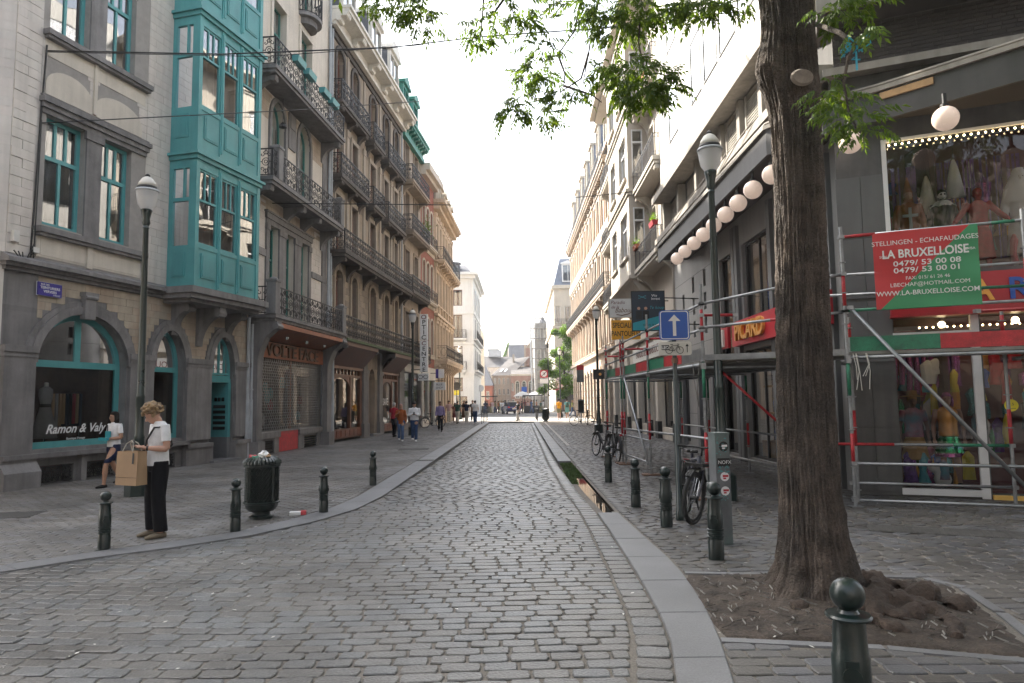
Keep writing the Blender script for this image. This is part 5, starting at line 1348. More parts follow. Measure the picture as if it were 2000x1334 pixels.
b.build('cable', 'concrete', cs)
GLP = [(5.1, 21.85), (5.1, 20.8), (5.1, 19.69), (5.1, 18.66), (5.1, 17.64), (5.1, 16.6), (5.1, 15.62), (5.1, 14.61), (5.15, 13.6), (5.92, 11.9), (7.0, 10.92), (8.2, 9.7)]
GLN = ['farthest of the row, at the end of the dark canopy', 'second from the far end of the dark canopy', 'third from the far end of the dark canopy', 'fourth from the far end of the canopy', 'fifth from the far end, just beyond the green lamp post', 'sixth from the far end, right of the green lamp post', 'seventh from the far end of the canopy', 'eighth from the far end, clear of the tree trunk', 'half hidden behind the tree trunk', 'behind the leaves right of the tree trunk', 'hanging alone over the costume window', 'beyond the costume window at the canopy end']
for (x, y), nm in zip(GLP, GLN):
    t = thing('globe_lamp', 'pale round globe lamp '+nm, 'lamp', (x+.02, y, 6.25), 0, 'globe lamps under the canopy')
    b = MB(); b.ball((0, 0, 0), .2, 20, 14); b.build('globe', 'globe', t, True)
    b = MB(); b.lathe([(.07, .18), (.07, .24), (.035, .25), (.035, .42)], 10); b.build('holder', 'black', t)
# street-side ground floor
gw = [op(5.95, 7.35, .15, 5.9), op(8.1, 10.2, 3.85, 5.9), op(10.5, 13.2, 3.85, 5.9), op(8.1, 10.2, .15, 3.0), op(10.5, 13.2, .15, 3.0)]
holes = [op(2.65+1.47*(k % 2), 2.95+1.47*(k % 2), z-.28, z+.28) for z in (5.7, 4.93, 4.14) for k in range(2)]+[op(1.2, 1.5, z-.28, z+.28) for z in (5.3, 4.5)]
wall(cs, 'street_wall', 'greypanel2', 0, W-.02, 0, 7.0, gw+holes, depth=.25)
for z in (1.2, 2.4, 3.6, 4.8, 6.0): part(cs, 'panel_joint', 'black', (.0, 5.9, -.004, .004, z, z+.012))
b = MB()
for o in holes: b.quad((o['u0'], .25, o['z0']), (o['u1'], .25, o['z0']), (o['u1'], .25, o['z1']), (o['u0'], .25, o['z1']))
b.build('opening_back', 'black', cs)
for o in gw: window(cs, o, 'fascia', y=.1, cols=1 if o['u1']-o['u0'] < 1.5 else 2, fw=.06, gl=GS)
for u in (7.42, 7.7, 10.25, 13.3): part(cs, 'pilaster', 'greypanel', (u, u+.22, -.1, .1, 0, 6.5))
for u in (.3, 1.0, 3.3, 5.0, 5.6): part(cs, 'pilaster', 'greypanel', (u, u+.3, -.14, -.005, 0, 2.6)); part(cs, 'shop_window', 'black', (u+.32, u+.68, -.02, -.003, .2, 2.5))
part(cs, 'shop_sign_board', 'shopred', (7.85, 13.6, -.28, -.12, 3.12, 3.78), (5.95, 7.2, -.2, -.12, 3.15, 3.75))
text('PICARD', .62, 'gold', cs, (9.35, -.32, 3.45), bold=.02, ext=.04, sx=1.0)
part(cs, 'interior', 'shopinterior', (5.5, W-.1, 1.6, 1.7, 0, 6.5), (5.5, W-.1, .3, 1.59, 3.0, 3.5))
part(cs, 'display_shelf', 'woodplank', (8.2, 13.1, .3, .8, .2, .6), (8.2, 13.1, .4, .8, 1.3, 1.35), (8.2, 13.1, .4, .8, 2.0, 2.05))
part(cs, 'vent_cover', 'whitepaint', (6.1, 6.9, -.26, -.2, 3.2, 3.7))
for k in range(20):
    u = random.uniform(8.3, 13); z = random.choice((3.9, 3.95, .62, 1.36, 2.06)); h = random.uniform(.3, .5) if z < 3 else random.uniform(.6, 1.4)
    b = MB(); b.loft([((u, .6, z), .12, .1), ((u, .6, z+h*.5), .16, .12), ((u, .6, z+h), .06, .05)], 8); b.build('costume', random.choice(['redcloth', 'orange', 'tealposter', 'curtain', 'blue', 'gold', 'posterdark']), cs)
# ------------------------------------------------------------------ RIGHT: shop front on the bevelled corner
E0 = (6.0, 12.4); ED = Vector((.927, -.375)).normalized(); EROT = math.atan2(ED.y, ED.x)
ef = bpy.data.objects.new('corner_front', None); C.objects.link(ef); ef.parent = cs
ef.matrix_parent_inverse = Matrix.Identity(4)
ei = MB()
EL = Vector(E0)
def eworld(u, y, z=0): return Vector((E0[0]+ED.x*u-ED.y*y, E0[1]+ED.y*u+ED.x*y, z))
cs_m = Matrix.Translation((RX, RY, 0)) @ Matrix.Rotation(-PI/2, 4, 'Z'); e_m = Matrix.Translation((*E0, 0)) @ Matrix.Rotation(EROT, 4, 'Z')
REL = cs_m.inverted() @ e_m
bpy.data.objects.remove(ef)
def ep(o):                                   # put a part built in corner-front coordinates under the building
    o.parent = cs; o.matrix_parent_inverse = Matrix.Identity(4); o.matrix_basis = REL @ o.matrix_basis; return o
def epart(name, mt, *boxes): return ep(part(None, name, mt, *boxes))
eo = [op(.68, 1.86, .14, 2.78), op(.68, 1.86, 2.84, 3.1), op(1.98, 3.3, .08, 2.78), op(1.98, 3.3, 2.84, 3.1), op(.72, 4.6, 3.9, 6.3)]
ep(wall(None, 'corner_wall', 'dirtypanel', -.1, 5.0, 0, 6.75, eo, depth=.2))
for z in (1.18, 2.3, 3.45, 4.6, 5.75): epart('cladding_panel', 'dirtypanel' if z < 3 else 'greypanel', (-.12, .28, -.025, -.0, z-1.1, z-.012), (.29, .66, -.025, -.0, z-1.1, z-.012))
for u0, u1, z0, z1 in ((.655, .73, 3.86, 6.36), (.73, 4.6, 6.3, 6.36), (1.83, 1.95, .0, 3.1), (.66, 1.83, .03, .14), (.66, 1.83, 2.78, 2.84)): epart('window_frame', 'white', (u0, u1, -.04, .08, z0, z1))
for o in eo[:2]+eo[4:]:
    b = MB(); b.quad((o['u0'], .06, o['z0']), (o['u1'], .06, o['z0']), (o['u1'], .06, o['z1']), (o['u0'], .06, o['z1'])); ep(b.build('pane', GS, None))
for o in eo[2:4]:
    b = MB(); b.quad((o['u0'], .1, o['z0']), (o['u1'], .1, o['z0']), (o['u1'], .1, o['z1']), (o['u0'], .1, o['z1'])); ep(b.build('door_glass', GS, None))
epart('shop_sign_board', 'shopred', (.64, 5.0, -.22, -.0, 3.14, 3.8)); epart('sign_edge', 'redpaint', (.63, 5.0, -.24, -.01, 3.1, 3.14))
for ch, u, mt_ in (('C', 1.3, 'gold'), ('A', 1.98, 'gold'), ('R', 2.5, 'blue'), ('D', 3.0, 'gold')):
    ep(text(ch, .5, mt_, None, (u, -.24, 3.47), bold=.02, ext=.012))
epart('interior', 'copper', (.3, 5, 1.5, 1.6, 0, 6.7), (.3, 5, .25, 1.49, 3.2, 3.8), (.66, 4.8, .22, 1.49, .02, .12)); epart('doorstep', 'yellow', (1.98, 3.3, -.1, .15, .0, .07))
# string of small bulbs along both window heads
for z, u0, u1, yy in ((6.24, .78, 3.3, -.05), (2.93, 1.1, 3.2, .15)):
    b = MB(); n = int((u1-u0)/.105)
    for k in range(n): b.ball((u0+.105*k, yy, z), .016, 6, 5)
    o = ep(b.build('light_string', 'bulb', None)); stuff(o)
for u, z in ((1.5, 3.0), (2.6, 3.02)):
    b = MB(); b.ball((u, .5, z), .06, 10, 8); ep(b.build('ceiling_lamp', 'warmlamp', None))
# wall above the canopy
epart('upper_wall', 'darkconcrete', (-.15, 6, -.1, .3, 6.75, 7.6)); epart('ledge', 'concrete', (-.25, 6, -.34, .25, 7.6, 7.74))
epart('brick_backing', 'brickmortar', (-.05, 6, -.1, .28, 7.74, 8.6))
bl = courses(None, 'darkbrick', 'brick', -.05, 4.2, 7.75, 8.58, [], .225, .075, cells_only=True)
BR = {}
for i, (x, z, w, h) in enumerate(bl):
    k = round(w, 2)
    if k not in BR:
        b = MB(); g = .006; b.add([(g, 0, g), (w-g, 0, g), (w-g, 0, h-g), (g, 0, h-g), (g, .03, g), (w-g, .03, g), (w-g, .03, h-g), (g, .03, h-g)], [(0, 1, 2, 3), (0, 4, 5, 1), (1, 5, 6, 2), (2, 6, 7, 3), (3, 7, 4, 0)]); BR[k] = b.mesh('brick', 'darkbrick')
    o = bpy.data.objects.new('brick', BR[k]); C.objects.link(o); o.location = (x, -.118+random.uniform(-.003, .003), z); ep(o)
epart('overhang', 'soffitdark', (-.3, 6, -.75, 3, 8.62, 8.9)); epart('overhang_edge', 'concrete', (-.32, 6.02, -.8, -.74, 8.6, 9.3)); epart('tower_wall', 'darkconcrete', (-.2, 6, -.3, 3, 8.9, 20))
part(cs, 'flat_roof', 'farroof', (.05, W-.4, -.35, 8, 21.0, 21.05))
# ------------------------------------------------------------------ RIGHT: beige house with the bay
bg = thing('bay_house', 'beige rendered house with a wide bay, bracketed balconies and flower pots', 'building', (6.2, 44.5, 0), -PI/2)
W = 17.86; B0, B1, BP = 5.9, 12.7, .95
ro = [op(13.3, 14.5, z+.1, z+2.7) for z in (7.7, 11.47, 15.3)]+[op(15.6, 16.8, z+.1, z+2.7) for z in (7.7, 11.47, 15.3)]+[op(1.0, 2.2, z+.1, z+2.7) for z in (7.7, 11.47, 15.3)]+[op(3.4, 4.6, z+.1, z+2.7) for z in (7.7, 11.47, 15.3)]
wall(bg, 'upper_wall', 'beige', 0, W, 4.6, 20.2, ro, depth=.3); shell(bg, W, 20.4, 9, 'beige', 'slate')
for o in ro: window(bg, o, 'white', y=.2, cols=2, trans=o['z1']-.6, fw=.08, curtain='sides')
for o in ro:
    b = MB(); surround(b, o, .14, .05, False); b.build('window_surround', 'beigelight', bg)
fo = [op(a, c, z, z+2.2) for z in (8.6, 12.4, 16.3) for a, c in ((6.7, 8.5), (9.9, 12.1))]
wall(bg, 'bay_wall', 'beigelight', B0, B1, 7.5, 19.4, fo, y=-BP, depth=.22)
for o in fo: window(bg, o, 'white', y=-BP+.14, cols=2, trans=o['z1']-.6, fw=.08, curtain='sides')
for o in fo: part(bg, 'sill', 'beige', (o['u0']-.12, o['u1']+.12, -BP-.12, -BP+.05, o['z0']-.12, o['z0']+.001))
for x, s in ((B1, 1), (B0, -1)):
    b = MB(); so = [(z, z+2.2) for z in (8.6, 12.4, 16.3)]
    ys = [-BP, -BP+.2, -.22, 0]; zz = [7.5]+[v for p in so for v in p]+[19.4]
    for i in range(3):
        for j in range(len(zz)-1):
            if i == 1 and any(a <= zz[j] < c for a, c in so): continue
            b.quad((x, ys[i], zz[j]), (x, ys[i+1], zz[j]), (x, ys[i+1], zz[j+1]), (x, ys[i], zz[j+1]))
    b.build('bay_side', 'beige', bg)
    for a, c in so:
        xi = x-.1*s
        b = MB(); b.quad((xi, -BP+.2, a), (xi, -.22, a), (xi, -.22, c), (xi, -BP+.2, c)); b.build('pane', GB, bg)
        b = MB(); b.box(min(xi, x), max(xi, x), -BP+.19, -BP+.26, a, c); b.box(min(xi, x), max(xi, x), -.27, -.21, a, c); b.box(min(xi, x)+.001, max(xi, x), -BP+.26, -.27, c-.65, c-.58); b.box(min(xi, x)+.002, max(xi, x), -BP+.26, -.27, a, a+.06); b.box(min(xi, x)+.003, max(xi, x), -BP+.26, -.27, c-.05, c); b.build('window_frame', 'white', bg)
        b = MB(); b.box(min(x, x+.1*s), max(x, x+.1*s), -BP+.14, -.16, a-.1, a); b.build('sill', 'beigelight', bg)
        b = MB(); b.quad((x-.25*s, -BP+.1, a), (x-.25*s, -.1, a), (x-.25*s, -.1, c), (x-.25*s, -BP+.1, c)); b.build('curtain', 'darkcurtain', bg)
b = MB()
for z in (11.45, 15.35, 19.4): b.box(B0-.08, B1+.08, -BP-.08, 0, z-.05, z+.1); b.box(B0-.16, B1+.16, -BP-.16, 0, z+.1, z+.22)
b.build('bay_ledge', 'beigelight', bg)
b = MB(); b.prismx([(-BP, 7.5), (0, 7.5), (0, 6.3), (-.25, 6.35), (-.5, 6.75), (-.75, 7.2)], B0+.1, B1-.1); b.box(B0-.1, B1+.1, -BP-.1, 0, 7.38, 7.52); b.build('bay_base', 'beige', bg)
for x in (B0+.3, B1-.3):
    b = MB(); console(b, x, .3, 7.35, .8, .8); b.build('bracket', 'beigelight', bg)
for z in (7.7, 11.47, 15.3):
    for a, c in ((B1+.12, W-.05), (.3, B0-.15)): balcony(bg, a, c, z, .3, .8, .95, 'beigelight', 'bars', cons=(a+.25, c-.25), conw=.28, conh=.7, uw=.3, r=.010, imt='ironblue')
b = MB(); b.box(-.05, W+.02, -1.0, 0, 20.2, 20.35); b.box(-.1, W+.05, -1.35, 0, 20.35, 20.5); b.build('cornice', 'beigelight', bg)
b = MB(); b.add([(0, .1, 20.45), (W, .1, 20.45), (W, 3, 24), (0, 3, 24)], [(0, 1, 2, 3)]); b.build('mansard', 'slateblue', bg)
gso = [op(.6, 2.6, .4, 3.4), op(3.2, 5.2, .1, 3.4), op(6.0, 8.6, .5, 3.4), op(9.3, 11.6, .5, 3.4), op(12.4, 13.6, .1, 3.4), op(14.3, 17.0, .5, 3.4)]
wall(bg, 'shop_wall', 'cream', 0, W, 0, 4.6, gso, y=-.03, depth=.3)
for o in gso: window(bg, o, 'darkwood', y=.12, cols=1, fw=.07, gl=GS)
for u in (0.05, 2.65, 5.3, 8.7, 11.7, 13.7, 17.2): part(bg, 'pier', 'cream', (u, u+.55, -.18, -.03, .75, 4.5)); part(bg, 'black_plinth', 'black', (u-.03, u+.58, -.22, -.03, 0, .75))
part(bg, 'shop_interior', 'shopinterior', (.2, W-.2, 1.2, 1.3, 0, 4.5)); part(bg, 'string_course', 'beigelight', (0, W, -.3, -.02, 4.6, 4.8))
part(bg, 'shop_sign_board', 'offwhite', (8.9, 17.2, -.34, -.2, 3.55, 4.25)); text('PARADIS DE LA BABOUCHE', .5, 'copper', bg, (13.0, -.345, 3.9), ext=.004)
part(bg, 'lit_display', 'warmlamp', (14.9, 15.0, .5, .55, 2.6, 2.75))
for k in range(14):
    u = random.uniform(14.4, 16.9); z = random.uniform(.55, 2.2); b = MB(); b.loft([((u, .5, z), .1, .08), ((u, .5, z+.25), .14, .1), ((u, .5, z+.3), .04, .04)], 8); b.build('merchandise', random.choice(['kraft', 'redcloth', 'black', 'gold', 'tealposter']), bg)
downpipe(bg, W-.12, 0, 20, 'beige', y=-.1)
def rworld(u, y): return (6.2+y, 44.5-u)
for nm, lab, u, y, z, mt_, gr_ in (('flower_pot', 'terracotta trough of yellow flowers on the balcony rail nearest the bay corner', 13.3, -.75, 8.62, 'terracotta', 1), ('flower_pot', 'red trough hooked on the balcony rail next to the white panelled building', 17.2, -.72, 8.7, 'redpaint', 1), ('flower_pot', 'red flower trough standing on the higher balcony beside the white panels', 16.4, -.7, 15.35, 'terracotta', 1)):
    x, yy = rworld(u, y); t = thing(nm, lab, 'planter', (x, yy, z), -PI/2)
    b = MB(); b.prismx([(-.09, 0), (.09, 0), (.13, .2), (-.13, .2)], -.38, .38); b.build('pot', mt_, t)
    b = MB()
    for i in range(130):
        a = random.uniform(0, 2*PI); px, py, pz = random.gauss(0, .18), random.gauss(0, .09), .2+abs(random.gauss(0, .14)); s = .06
        b.add([(px, py, pz), (px+s*math.cos(a), py+s*math.sin(a), pz+.02), (px+s*.5*math.cos(a+1), py+s*math.sin(a+1), pz+.06)], [(0, 1, 2)])
    stuff(b.build('flowers', LEAFB, t))
# ------------------------------------------------------------------ RIGHT: long ornate block beyond
RL0, RL1 = Vector((5.86, 75)), Vector((6.28, 44.6))
loc, rt, W = frame_at(RL0, RL1)
rb = thing('ornate_block', 'long carved beige stone block with iron balcony and a row of slate dormers', 'building', loc, rt)
ax = [1.4+2.25*k for k in range(13)]
oo = sum([[op(c-.5, c+.5, z, z+2.9) for c in ax] for z in (5.6, 9.7, 13.9)], [])
wall(rb, 'upper_wall', 'ornate2', 0, W, 5.3, 17.8, oo, depth=.35); shell(rb, W, 19.4, 9, 'ornate2', 'slate')
wall(rb, 'attic_wall', 'ornate2', 0, W, 17.8, 19.5, [op(c-.4, c+.4, 18.0, 19.2) for c in ax], depth=.3, y=.35)
for o in oo: window(rb, o, 'haussmann', y=.24, cols=2, fw=.07, curtain='sides')
for o in oo:
    b = MB(); surround(b, o, .2, .12); b.box(o['u0']-.35, o['u1']+.35, -.22, 0, o['z1']+.3, o['z1']+.42); b.build('window_surround', 'ornate2', rb)
b = MB()
for c in [.25]+[a+1.125 for a in ax]:
    for z0, z1 in ((5.5, 8.8), (9.3, 13.0), (13.6, 17.4)): b.box(c-.18, c+.18, -.18, 0, z0, z1); b.box(c-.25, c+.25, -.26, 0, z1-.3, z1)
b.build('pilaster', 'ornate2', rb)
b = MB(); b.box(0, W, -.35, 0, 5.1, 5.35); b.box(0, W, -.3, 0, 13.1, 13.3); b.box(0, W, -.32, -.1, 13.3, 13.9); b.build('stone_band', 'ornate2', rb)
for k in range(50):
    b = MB(); b.box(.2+k*.6, .5+k*.6, -.5, -.1, 17.5, 17.75); b.build('modillion', 'ornate2', rb)
b = MB(); b.box(-.1, W, -.6, 0, 17.75, 17.95); b.box(-.15, W, -.7, 0, 17.95, 18.1); b.box(-.1, W, -.1, .4, 19.5, 19.75); b.build('cornice', 'ornate2', rb)
b = MB(); ironrun(b, (0, -.6), (W, -.6), 18.1, 18.9, 'simple', .5, .014); b.build('railing', 'ironblue', rb)
balcony(rb, -.3, W-.3, 9.2, .35, .75, 1.0, 'ornate2', 'rosette', cons=[.5+2.25*k for k in range(13)], conw=.4, conh=.8, uw=.5, r=.013)
b = MB(); b.add([(0, .4, 19.7), (W, .4, 19.7), (W, 1.8, 24), (0, 1.8, 24)], [(0, 1, 2, 3)]); b.add([(0, 1.8, 24), (W, 1.8, 24), (W, 8, 24.4), (0, 8, 24.4)], [(0, 1, 2, 3)]); b.add([(W-.01, .4, 19.7), (W-.01, 8, 19.7), (W-.01, 8, 24.4), (W-.01, 1.8, 24)], [(0, 1, 2, 3)]); b.build('mansard', 'slateblue', rb)
for k in range(7): dormer(rb, 2.2+4.2*k, 20, 1.5, 2.8, 1.9, 'haussmann', 'haussmann', yb=.1, gable=.5, side='slateblue')
so = [op(c-.75, c+.75, .1, 4.0) for c in ax]
wall(rb, 'shop_wall', 'ornate2', 0, W, 0, 5.1, so, y=-.05, depth=.4)
b = MB()
for o in so: b.quad((o['u0'], .25, o['z0']), (o['u1'], .25, o['z0']), (o['u1'], .25, o['z1']), (o['u0'], .25, o['z1']))
b.build('pane', GS, rb); part(rb, 'shop_interior', 'interior', (.2, W-.2, 1.2, 1.3, 0, 5))
b = MB()
for c in [.3]+[a+1.125 for a in ax]:
    for k in range(7): b.box(c-.3, c+.3, -.13, -.05, .1+.6*k, .64+.6*k)
stuff(b.build('rusticated_stone', 'ornate2', rb))
# ------------------------------------------------------------------ signs on the right
def rsign(name, label, x, y, rot=0): return thing(name, label, 'sign', (x, y, 0), rot)
s1 = rsign('estate_agent_sign', 'dark estate agent board with two men and a turquoise band, over the street', 0, 0)
YS_ = 22.0; k_ = YS_/1333.3
def pxs(px, py): return (px-1017)*k_, 1.75+(781.9-.0*(px)-(px-1017)*.0135-py)*k_   # board facing the camera at that distance
x0, zt = pxs(1238, 570); x1, zb = pxs(1300, 645)
s1.location = (x0, YS_, 0); w = x1-x0
part(s1, 'board', 'posterdark', (0, w, -.03, .03, zb, zt)); part(s1, 'frame', 'black', (-.03, 0, -.04, .04, zb-.03, zt+.03), (w, w+.03, -.04, .04, zb-.03, zt+.03), (0, w, -.04, .04, zt, zt+.03), (0, w, -.04, .04, zb-.03, zb))
b = MB(); b.prism([(0.001, zb+.001), (w-.001, zb+.001), (w-.001, zb+.5), (.001, zb+.24)], -.036, -.0305); b.build('turquoise_band', 'tealposter', s1)
b = MB(); c0, cz = .32*w, zt-.17
b.tube([(c0-.12, -.035, cz+.05), (c0-.12, -.035, cz-.05), (c0+.12, -.035, cz+.05), (c0+.12, -.035, cz-.05)], .012, 4, closed=True); b.build('emblem', 'tealposter', s1)
text('We', .12, 'white', s1, (.7*w, -.034, zt-.13)); text('Invest', .12, 'white', s1, (.74*w, -.034, zt-.23)); text('Te koop', .14, 'tealposter', s1, (.76*w, -.034, zt-.52), shear=.3); text('02 218 16 60', .09, 'black', s1, (.55*w, -.04, zb+.17))
for fx, hm in ((.2, 'blue'), (.42, 'black')):
    b = MB(); b.box(fx*w-.1, fx*w+.1, -.034, -.0305, zb+.36, zt-.62); b.build('printed_figure', 'black' if hm == 'black' else 'ironblue', s1)
    b = MB(); b.lathe([(.05, -.002), (.05, .002)], 12, (0, 0, 0)); o = b.build('printed_face', 'skin', s1); o.rotation_euler.x = PI/2; o.location = (fx*w, -.034, zt-.54); o.scale.z = 1
b = MB(); b.tube([(w, 0, zt-.2), (w+1.2, .3, zt-.2)], .02, 6); b.tube([(w, 0, zb+.2), (w+1.2, .3, zb+.2)], .02, 6); b.build('bracket', 'black', s1)
YS_ = 27.5; k_ = YS_/1333.3
s2 = rsign('slipper_shop_sign', 'cream slipper shop sign with brown script, left of the dark estate agent board', 0, 0); x0, zt = pxs(1193, 584); x1, zb = pxs(1246, 620); s2.location = (x0, YS_, 0); w = x1-x0
part(s2, 'board', 'offwhite', (0, w, -.08, .08, zb, zt)); part(s2, 'frame', 'concrete', (-.03, 0, -.09, .09, zb, zt), (w, w+.03, -.09, .09, zb, zt))
text('Paradis', .2, 'copper', s2, (.3*w, -.083, zt-.15), shear=.3); text('de la', .17, 'copper', s2, (.2*w, -.083, zt-.34), shear=.3); text('Babouche', .28, 'woodbrown', s2, (.62*w, -.083, zt-.47), shear=.35, sx=.85)
b = MB(); b.tube([(.25*w, -.085, zb+.12), (.45*w, -.085, zb+.08), (.7*w, -.085, zb+.14), (.95*w, -.085, zb+.3)], .02, 5); b.build('slipper_drawing', 'woodbrown', s2)
b = MB(); b.tube([(w, 0, zt-.1), (w+1.3, 0, zt-.1)], .025, 6); b.build('bracket', 'black', s2)
s3 = rsign('slipper_shop_sign', 'orange slipper shop sign with black capitals under the cream script sign', 0, 0); x0, zt = pxs(1196, 626); x1, zb = pxs(1252, 663); s3.location = (x0, YS_, 0); w = x1-x0
part(s3, 'board', 'orange', (0, w, -.08, .08, zb, zt)); text('SPECIALISTE', .3, 'black', s3, (.5*w, -.083, zt-.22), sx=.66, bold=.012); text('PANTOUFLES', .3, 'black', s3, (.5*w, -.083, zt-.56), sx=.66, bold=.012)
b = MB(); b.tube([(w, 0, zt-.2), (w+1.2, 0, zt-.2)], .025, 6); b.build('bracket', 'black', s3)
YS_ = 34; k_ = YS_/1333.3
s4 = rsign('hanging_sign', 'black hanging sign with a small gold emblem right of the far lamp post', 0, 0); x0, zt = pxs(1158, 722); x1, zb = pxs(1180, 741); s4.location = (x0, YS_, 0); w = x1-x0
part(s4, 'board', 'black', (0, w, -.05, .05, zb, zt)); b = MB(); b.ball((.62*w, -.05, (zb+zt)/2), .07, 8, 6, sy=.2); b.build('emblem', 'gold', s4); b = MB(); b.tube([(w, 0, zt-.1), (w+1.6, 0, zt-.1)], .02, 5); b.build('bracket', 'black', s4)
s5 = rsign('bus_stop_sign', 'bus stop flag with red top and grey panel on a pole by the ornate block', 4.35, 50)
b = MB(); b.tube([(0, 0, 0), (0, 0, 3.3)], .04, 8); b.build('pole', 'galv', s5); part(s5, 'flag', 'utility', (-.25, .27, -.06, -.02, 3.0, 3.9)); part(s5, 'red_top', 'shopred', (-.26, .28, -.07, -.01, 3.9, 4.25)); part(s5, 'timetable', 'utility', (-.22, .22, -.06, -.02, .75, 1.75)); part(s5, 'timetable_print', 'black', (-.17, .17, -.064, -.0605, .85, 1.65))
# ------------------------------------------------------------------ street furniture
def sphere_bollard(label, x, y, h, rz0=0, first=[None]):
    if first[0] is None:
        t = thing('bollard', label, 'bollard', (0, 0, 0), 0, 'ball-topped bollards along the pavements')
        b = MB(); b.lathe([(.088, 0), (.088, .2), (.083, .21), (.083, .235), (.091, .24), (.091, .255), (.083, .26), (.083, .275), (.091, .28), (.091, .295), (.083, .3), (.083, .315), (.091, .32), (.091, .335), (.082, .34), (.086, .36), (.086, .5), (.079, .515), (.072, .67), (.07, .672)], 24)
        o = b.build('post', 'bollard', t); smooth_by_angle(o, 35)
        b = MB(); b.lathe([(.07, .67), (.1, .675), (.105, .685), (.098, .695), (.05, .7), (.04, .715)], 24); smooth_by_angle(b.build('collar', 'bollard', t), 35)
        b = MB(); b.ball((0, 0, .785), .079, 24, 16, sz=.98); b.build('ball', 'bollard', t, True)
        for a in (0, PI):
            b = MB(); c_ = math.cos(a); b.tube([(.07*c_, 0, .43), (.092*c_, 0, .43)], .042, 14); b.box(min(.07*c_, .09*c_), max(.07*c_, .09*c_), -.03, .03, .47, .5); o = b.build('crest', 'bollard', t)
        first[0] = t; t.location = (x, y, 0); t.scale = (h/.86,)*3; t.rotation_euler.z = rz0
        return t
    return dup(first[0], (x, y, 0), rz0, label, h/.86)
for lab, x, y, h in (('bollard with a torn red sticker beside the man with the paper bag', -5.16, 8.52, .70), ('bollard standing just left of the litter bin', -3.99, 9.6, .72), ('bollard right of the litter bin and the dropped cup', -3.21, 11.16, .72), ('most distant bollard on the left pavement', -3.16, 14.61, .72),
                     ('bollard beside the grey utility post and the front wheel of the electric bicycle', 2.1, 7.63, .83), ('bollard just left of the electric bicycle', 1.97, 9.57, .81), ('bollard beside the end of the puddle', 1.84, 11.3, .77), ('most distant bollard on the right pavement, before the parked city bicycle', 1.82, 14.63, .76)):
    sphere_bollard(lab, x, y, h, random.uniform(0, 3))
sphere_bollard('big bollard in front of the tree pit, cut by the bottom edge', 1.565, 3.42, .87, 1.2)
st = [o for o in bpy.data.objects if o.name.startswith('bollard') and o.get('label', '').startswith('bollard with a torn')][0]
b = MB(); b.add([(.03, -.082, .60), (.07, -.052, .6), (.066, -.05, .66), (.02, -.08, .675)], [(0, 1, 2, 3)]); b.build('sticker', 'shopred', st)
# litter bin with rubbish on top
def bin_(label, x, y, s=1, mt='bollard'):
    t = thing('litter_bin', label, 'litter bin', (x, y, 0), .3)
    b = MB(); b.lathe([(.17, 0), (.17, .04), (.13, .06), (.13, .1), (.19, .12), (.235, .17), (.25, .24)], 28); smooth_by_angle(b.build('foot', mt, t), 40)
    b = MB(); b.lathe([(.215, .24), (.215, .80)], 28); b.build('liner', 'black', t)
    b = MB()
    for k in range(28):
        a = 2*PI*k/28
        for j in range(14):
            z = .25+.039*j; a2 = a+(PI/28 if j % 2 else 0); w = .026
            c, s_ = math.cos(a2), math.sin(a2)
            P = lambda da, zz: (.246*math.cos(a2+da), .246*math.sin(a2+da), zz)
            b.tube([P(0, z-.022), P(.085, z), P(0, z+.022), P(-.085, z)], .010, 4, closed=True)
    b.build('mesh_basket', mt, t)
    b = MB(); b.lathe([(.25, .225), (.272, .235), (.272, .255), (.25, .265)], 28, cap=False); b.lathe([(.25, .78), (.272, .79), (.272, .82), (.25, .83)], 28, cap=False)
    for k in range(4): a = PI/4+PI/2*k; b.box(.24*math.cos(a)-.02, .24*math.cos(a)+.02, .24*math.sin(a)-.02, .24*math.sin(a)+.02, .24, .82)
    b.build('hoop', mt, t)
    b = MB()
    for k in range(30):
        a = 2*PI*k/30; b.tube([(.262*math.cos(a), .262*math.sin(a), .83), (.262*math.cos(a), .262*math.sin(a), .86), (.22*math.cos(a), .22*math.sin(a), .90), (.15*math.cos(a), .15*math.sin(a), .92)], .027, 5)
    b.lathe([(.25, .83), (.25, .86), (.2, .9), (.13, .91)], 24); smooth_by_angle(b.build('lid', mt, t), 40)
    t.scale = (s,)*3
    return t
bin_('dark green cast litter bin overflowing with rubbish', -4.02, 10.64)
for nm, lab, mt_, dx, dy, sh in (('plastic_bag', 'crumpled white bag on top of the litter bin', 'white', .02, 0, (.1, .09, .13)), ('drink_can', 'white can lying on the litter bin rim', 'offwhite', .05, -.14, (.035, .035, .12)), ('food_box', 'red wrapper on the left of the litter bin top', 'shopred', -.12, -.05, (.08, .08, .07)), ('food_carton', 'green and yellow carton on the litter bin lid', 'greenpaint', -.04, -.15, (.08, .05, .06)), ('paper_cup', 'tan cup lying on the right of the litter bin top', 'kraft', .12, -.08, (.04, .04, .09))):
    b = MB(); r = random.Random(len(lab))
    b.loft([((r.uniform(-.01, .01), r.uniform(-.01, .01), sh[2]*k/5), sh[0]*q*r.uniform(.8, 1.1), sh[1]*q*r.uniform(.8, 1.1)) for k, q in enumerate((.6, 1, .9, 1.05, .6, .3))], 9)
    o = tag(b.build(nm, mt_, None), lab, 'rubbish'); o.location = (-4.02+dx, 10.64+dy, .90); o.rotation_euler = (r.uniform(-.3, .3), r.uniform(-.4, .4), r.uniform(0, 3))
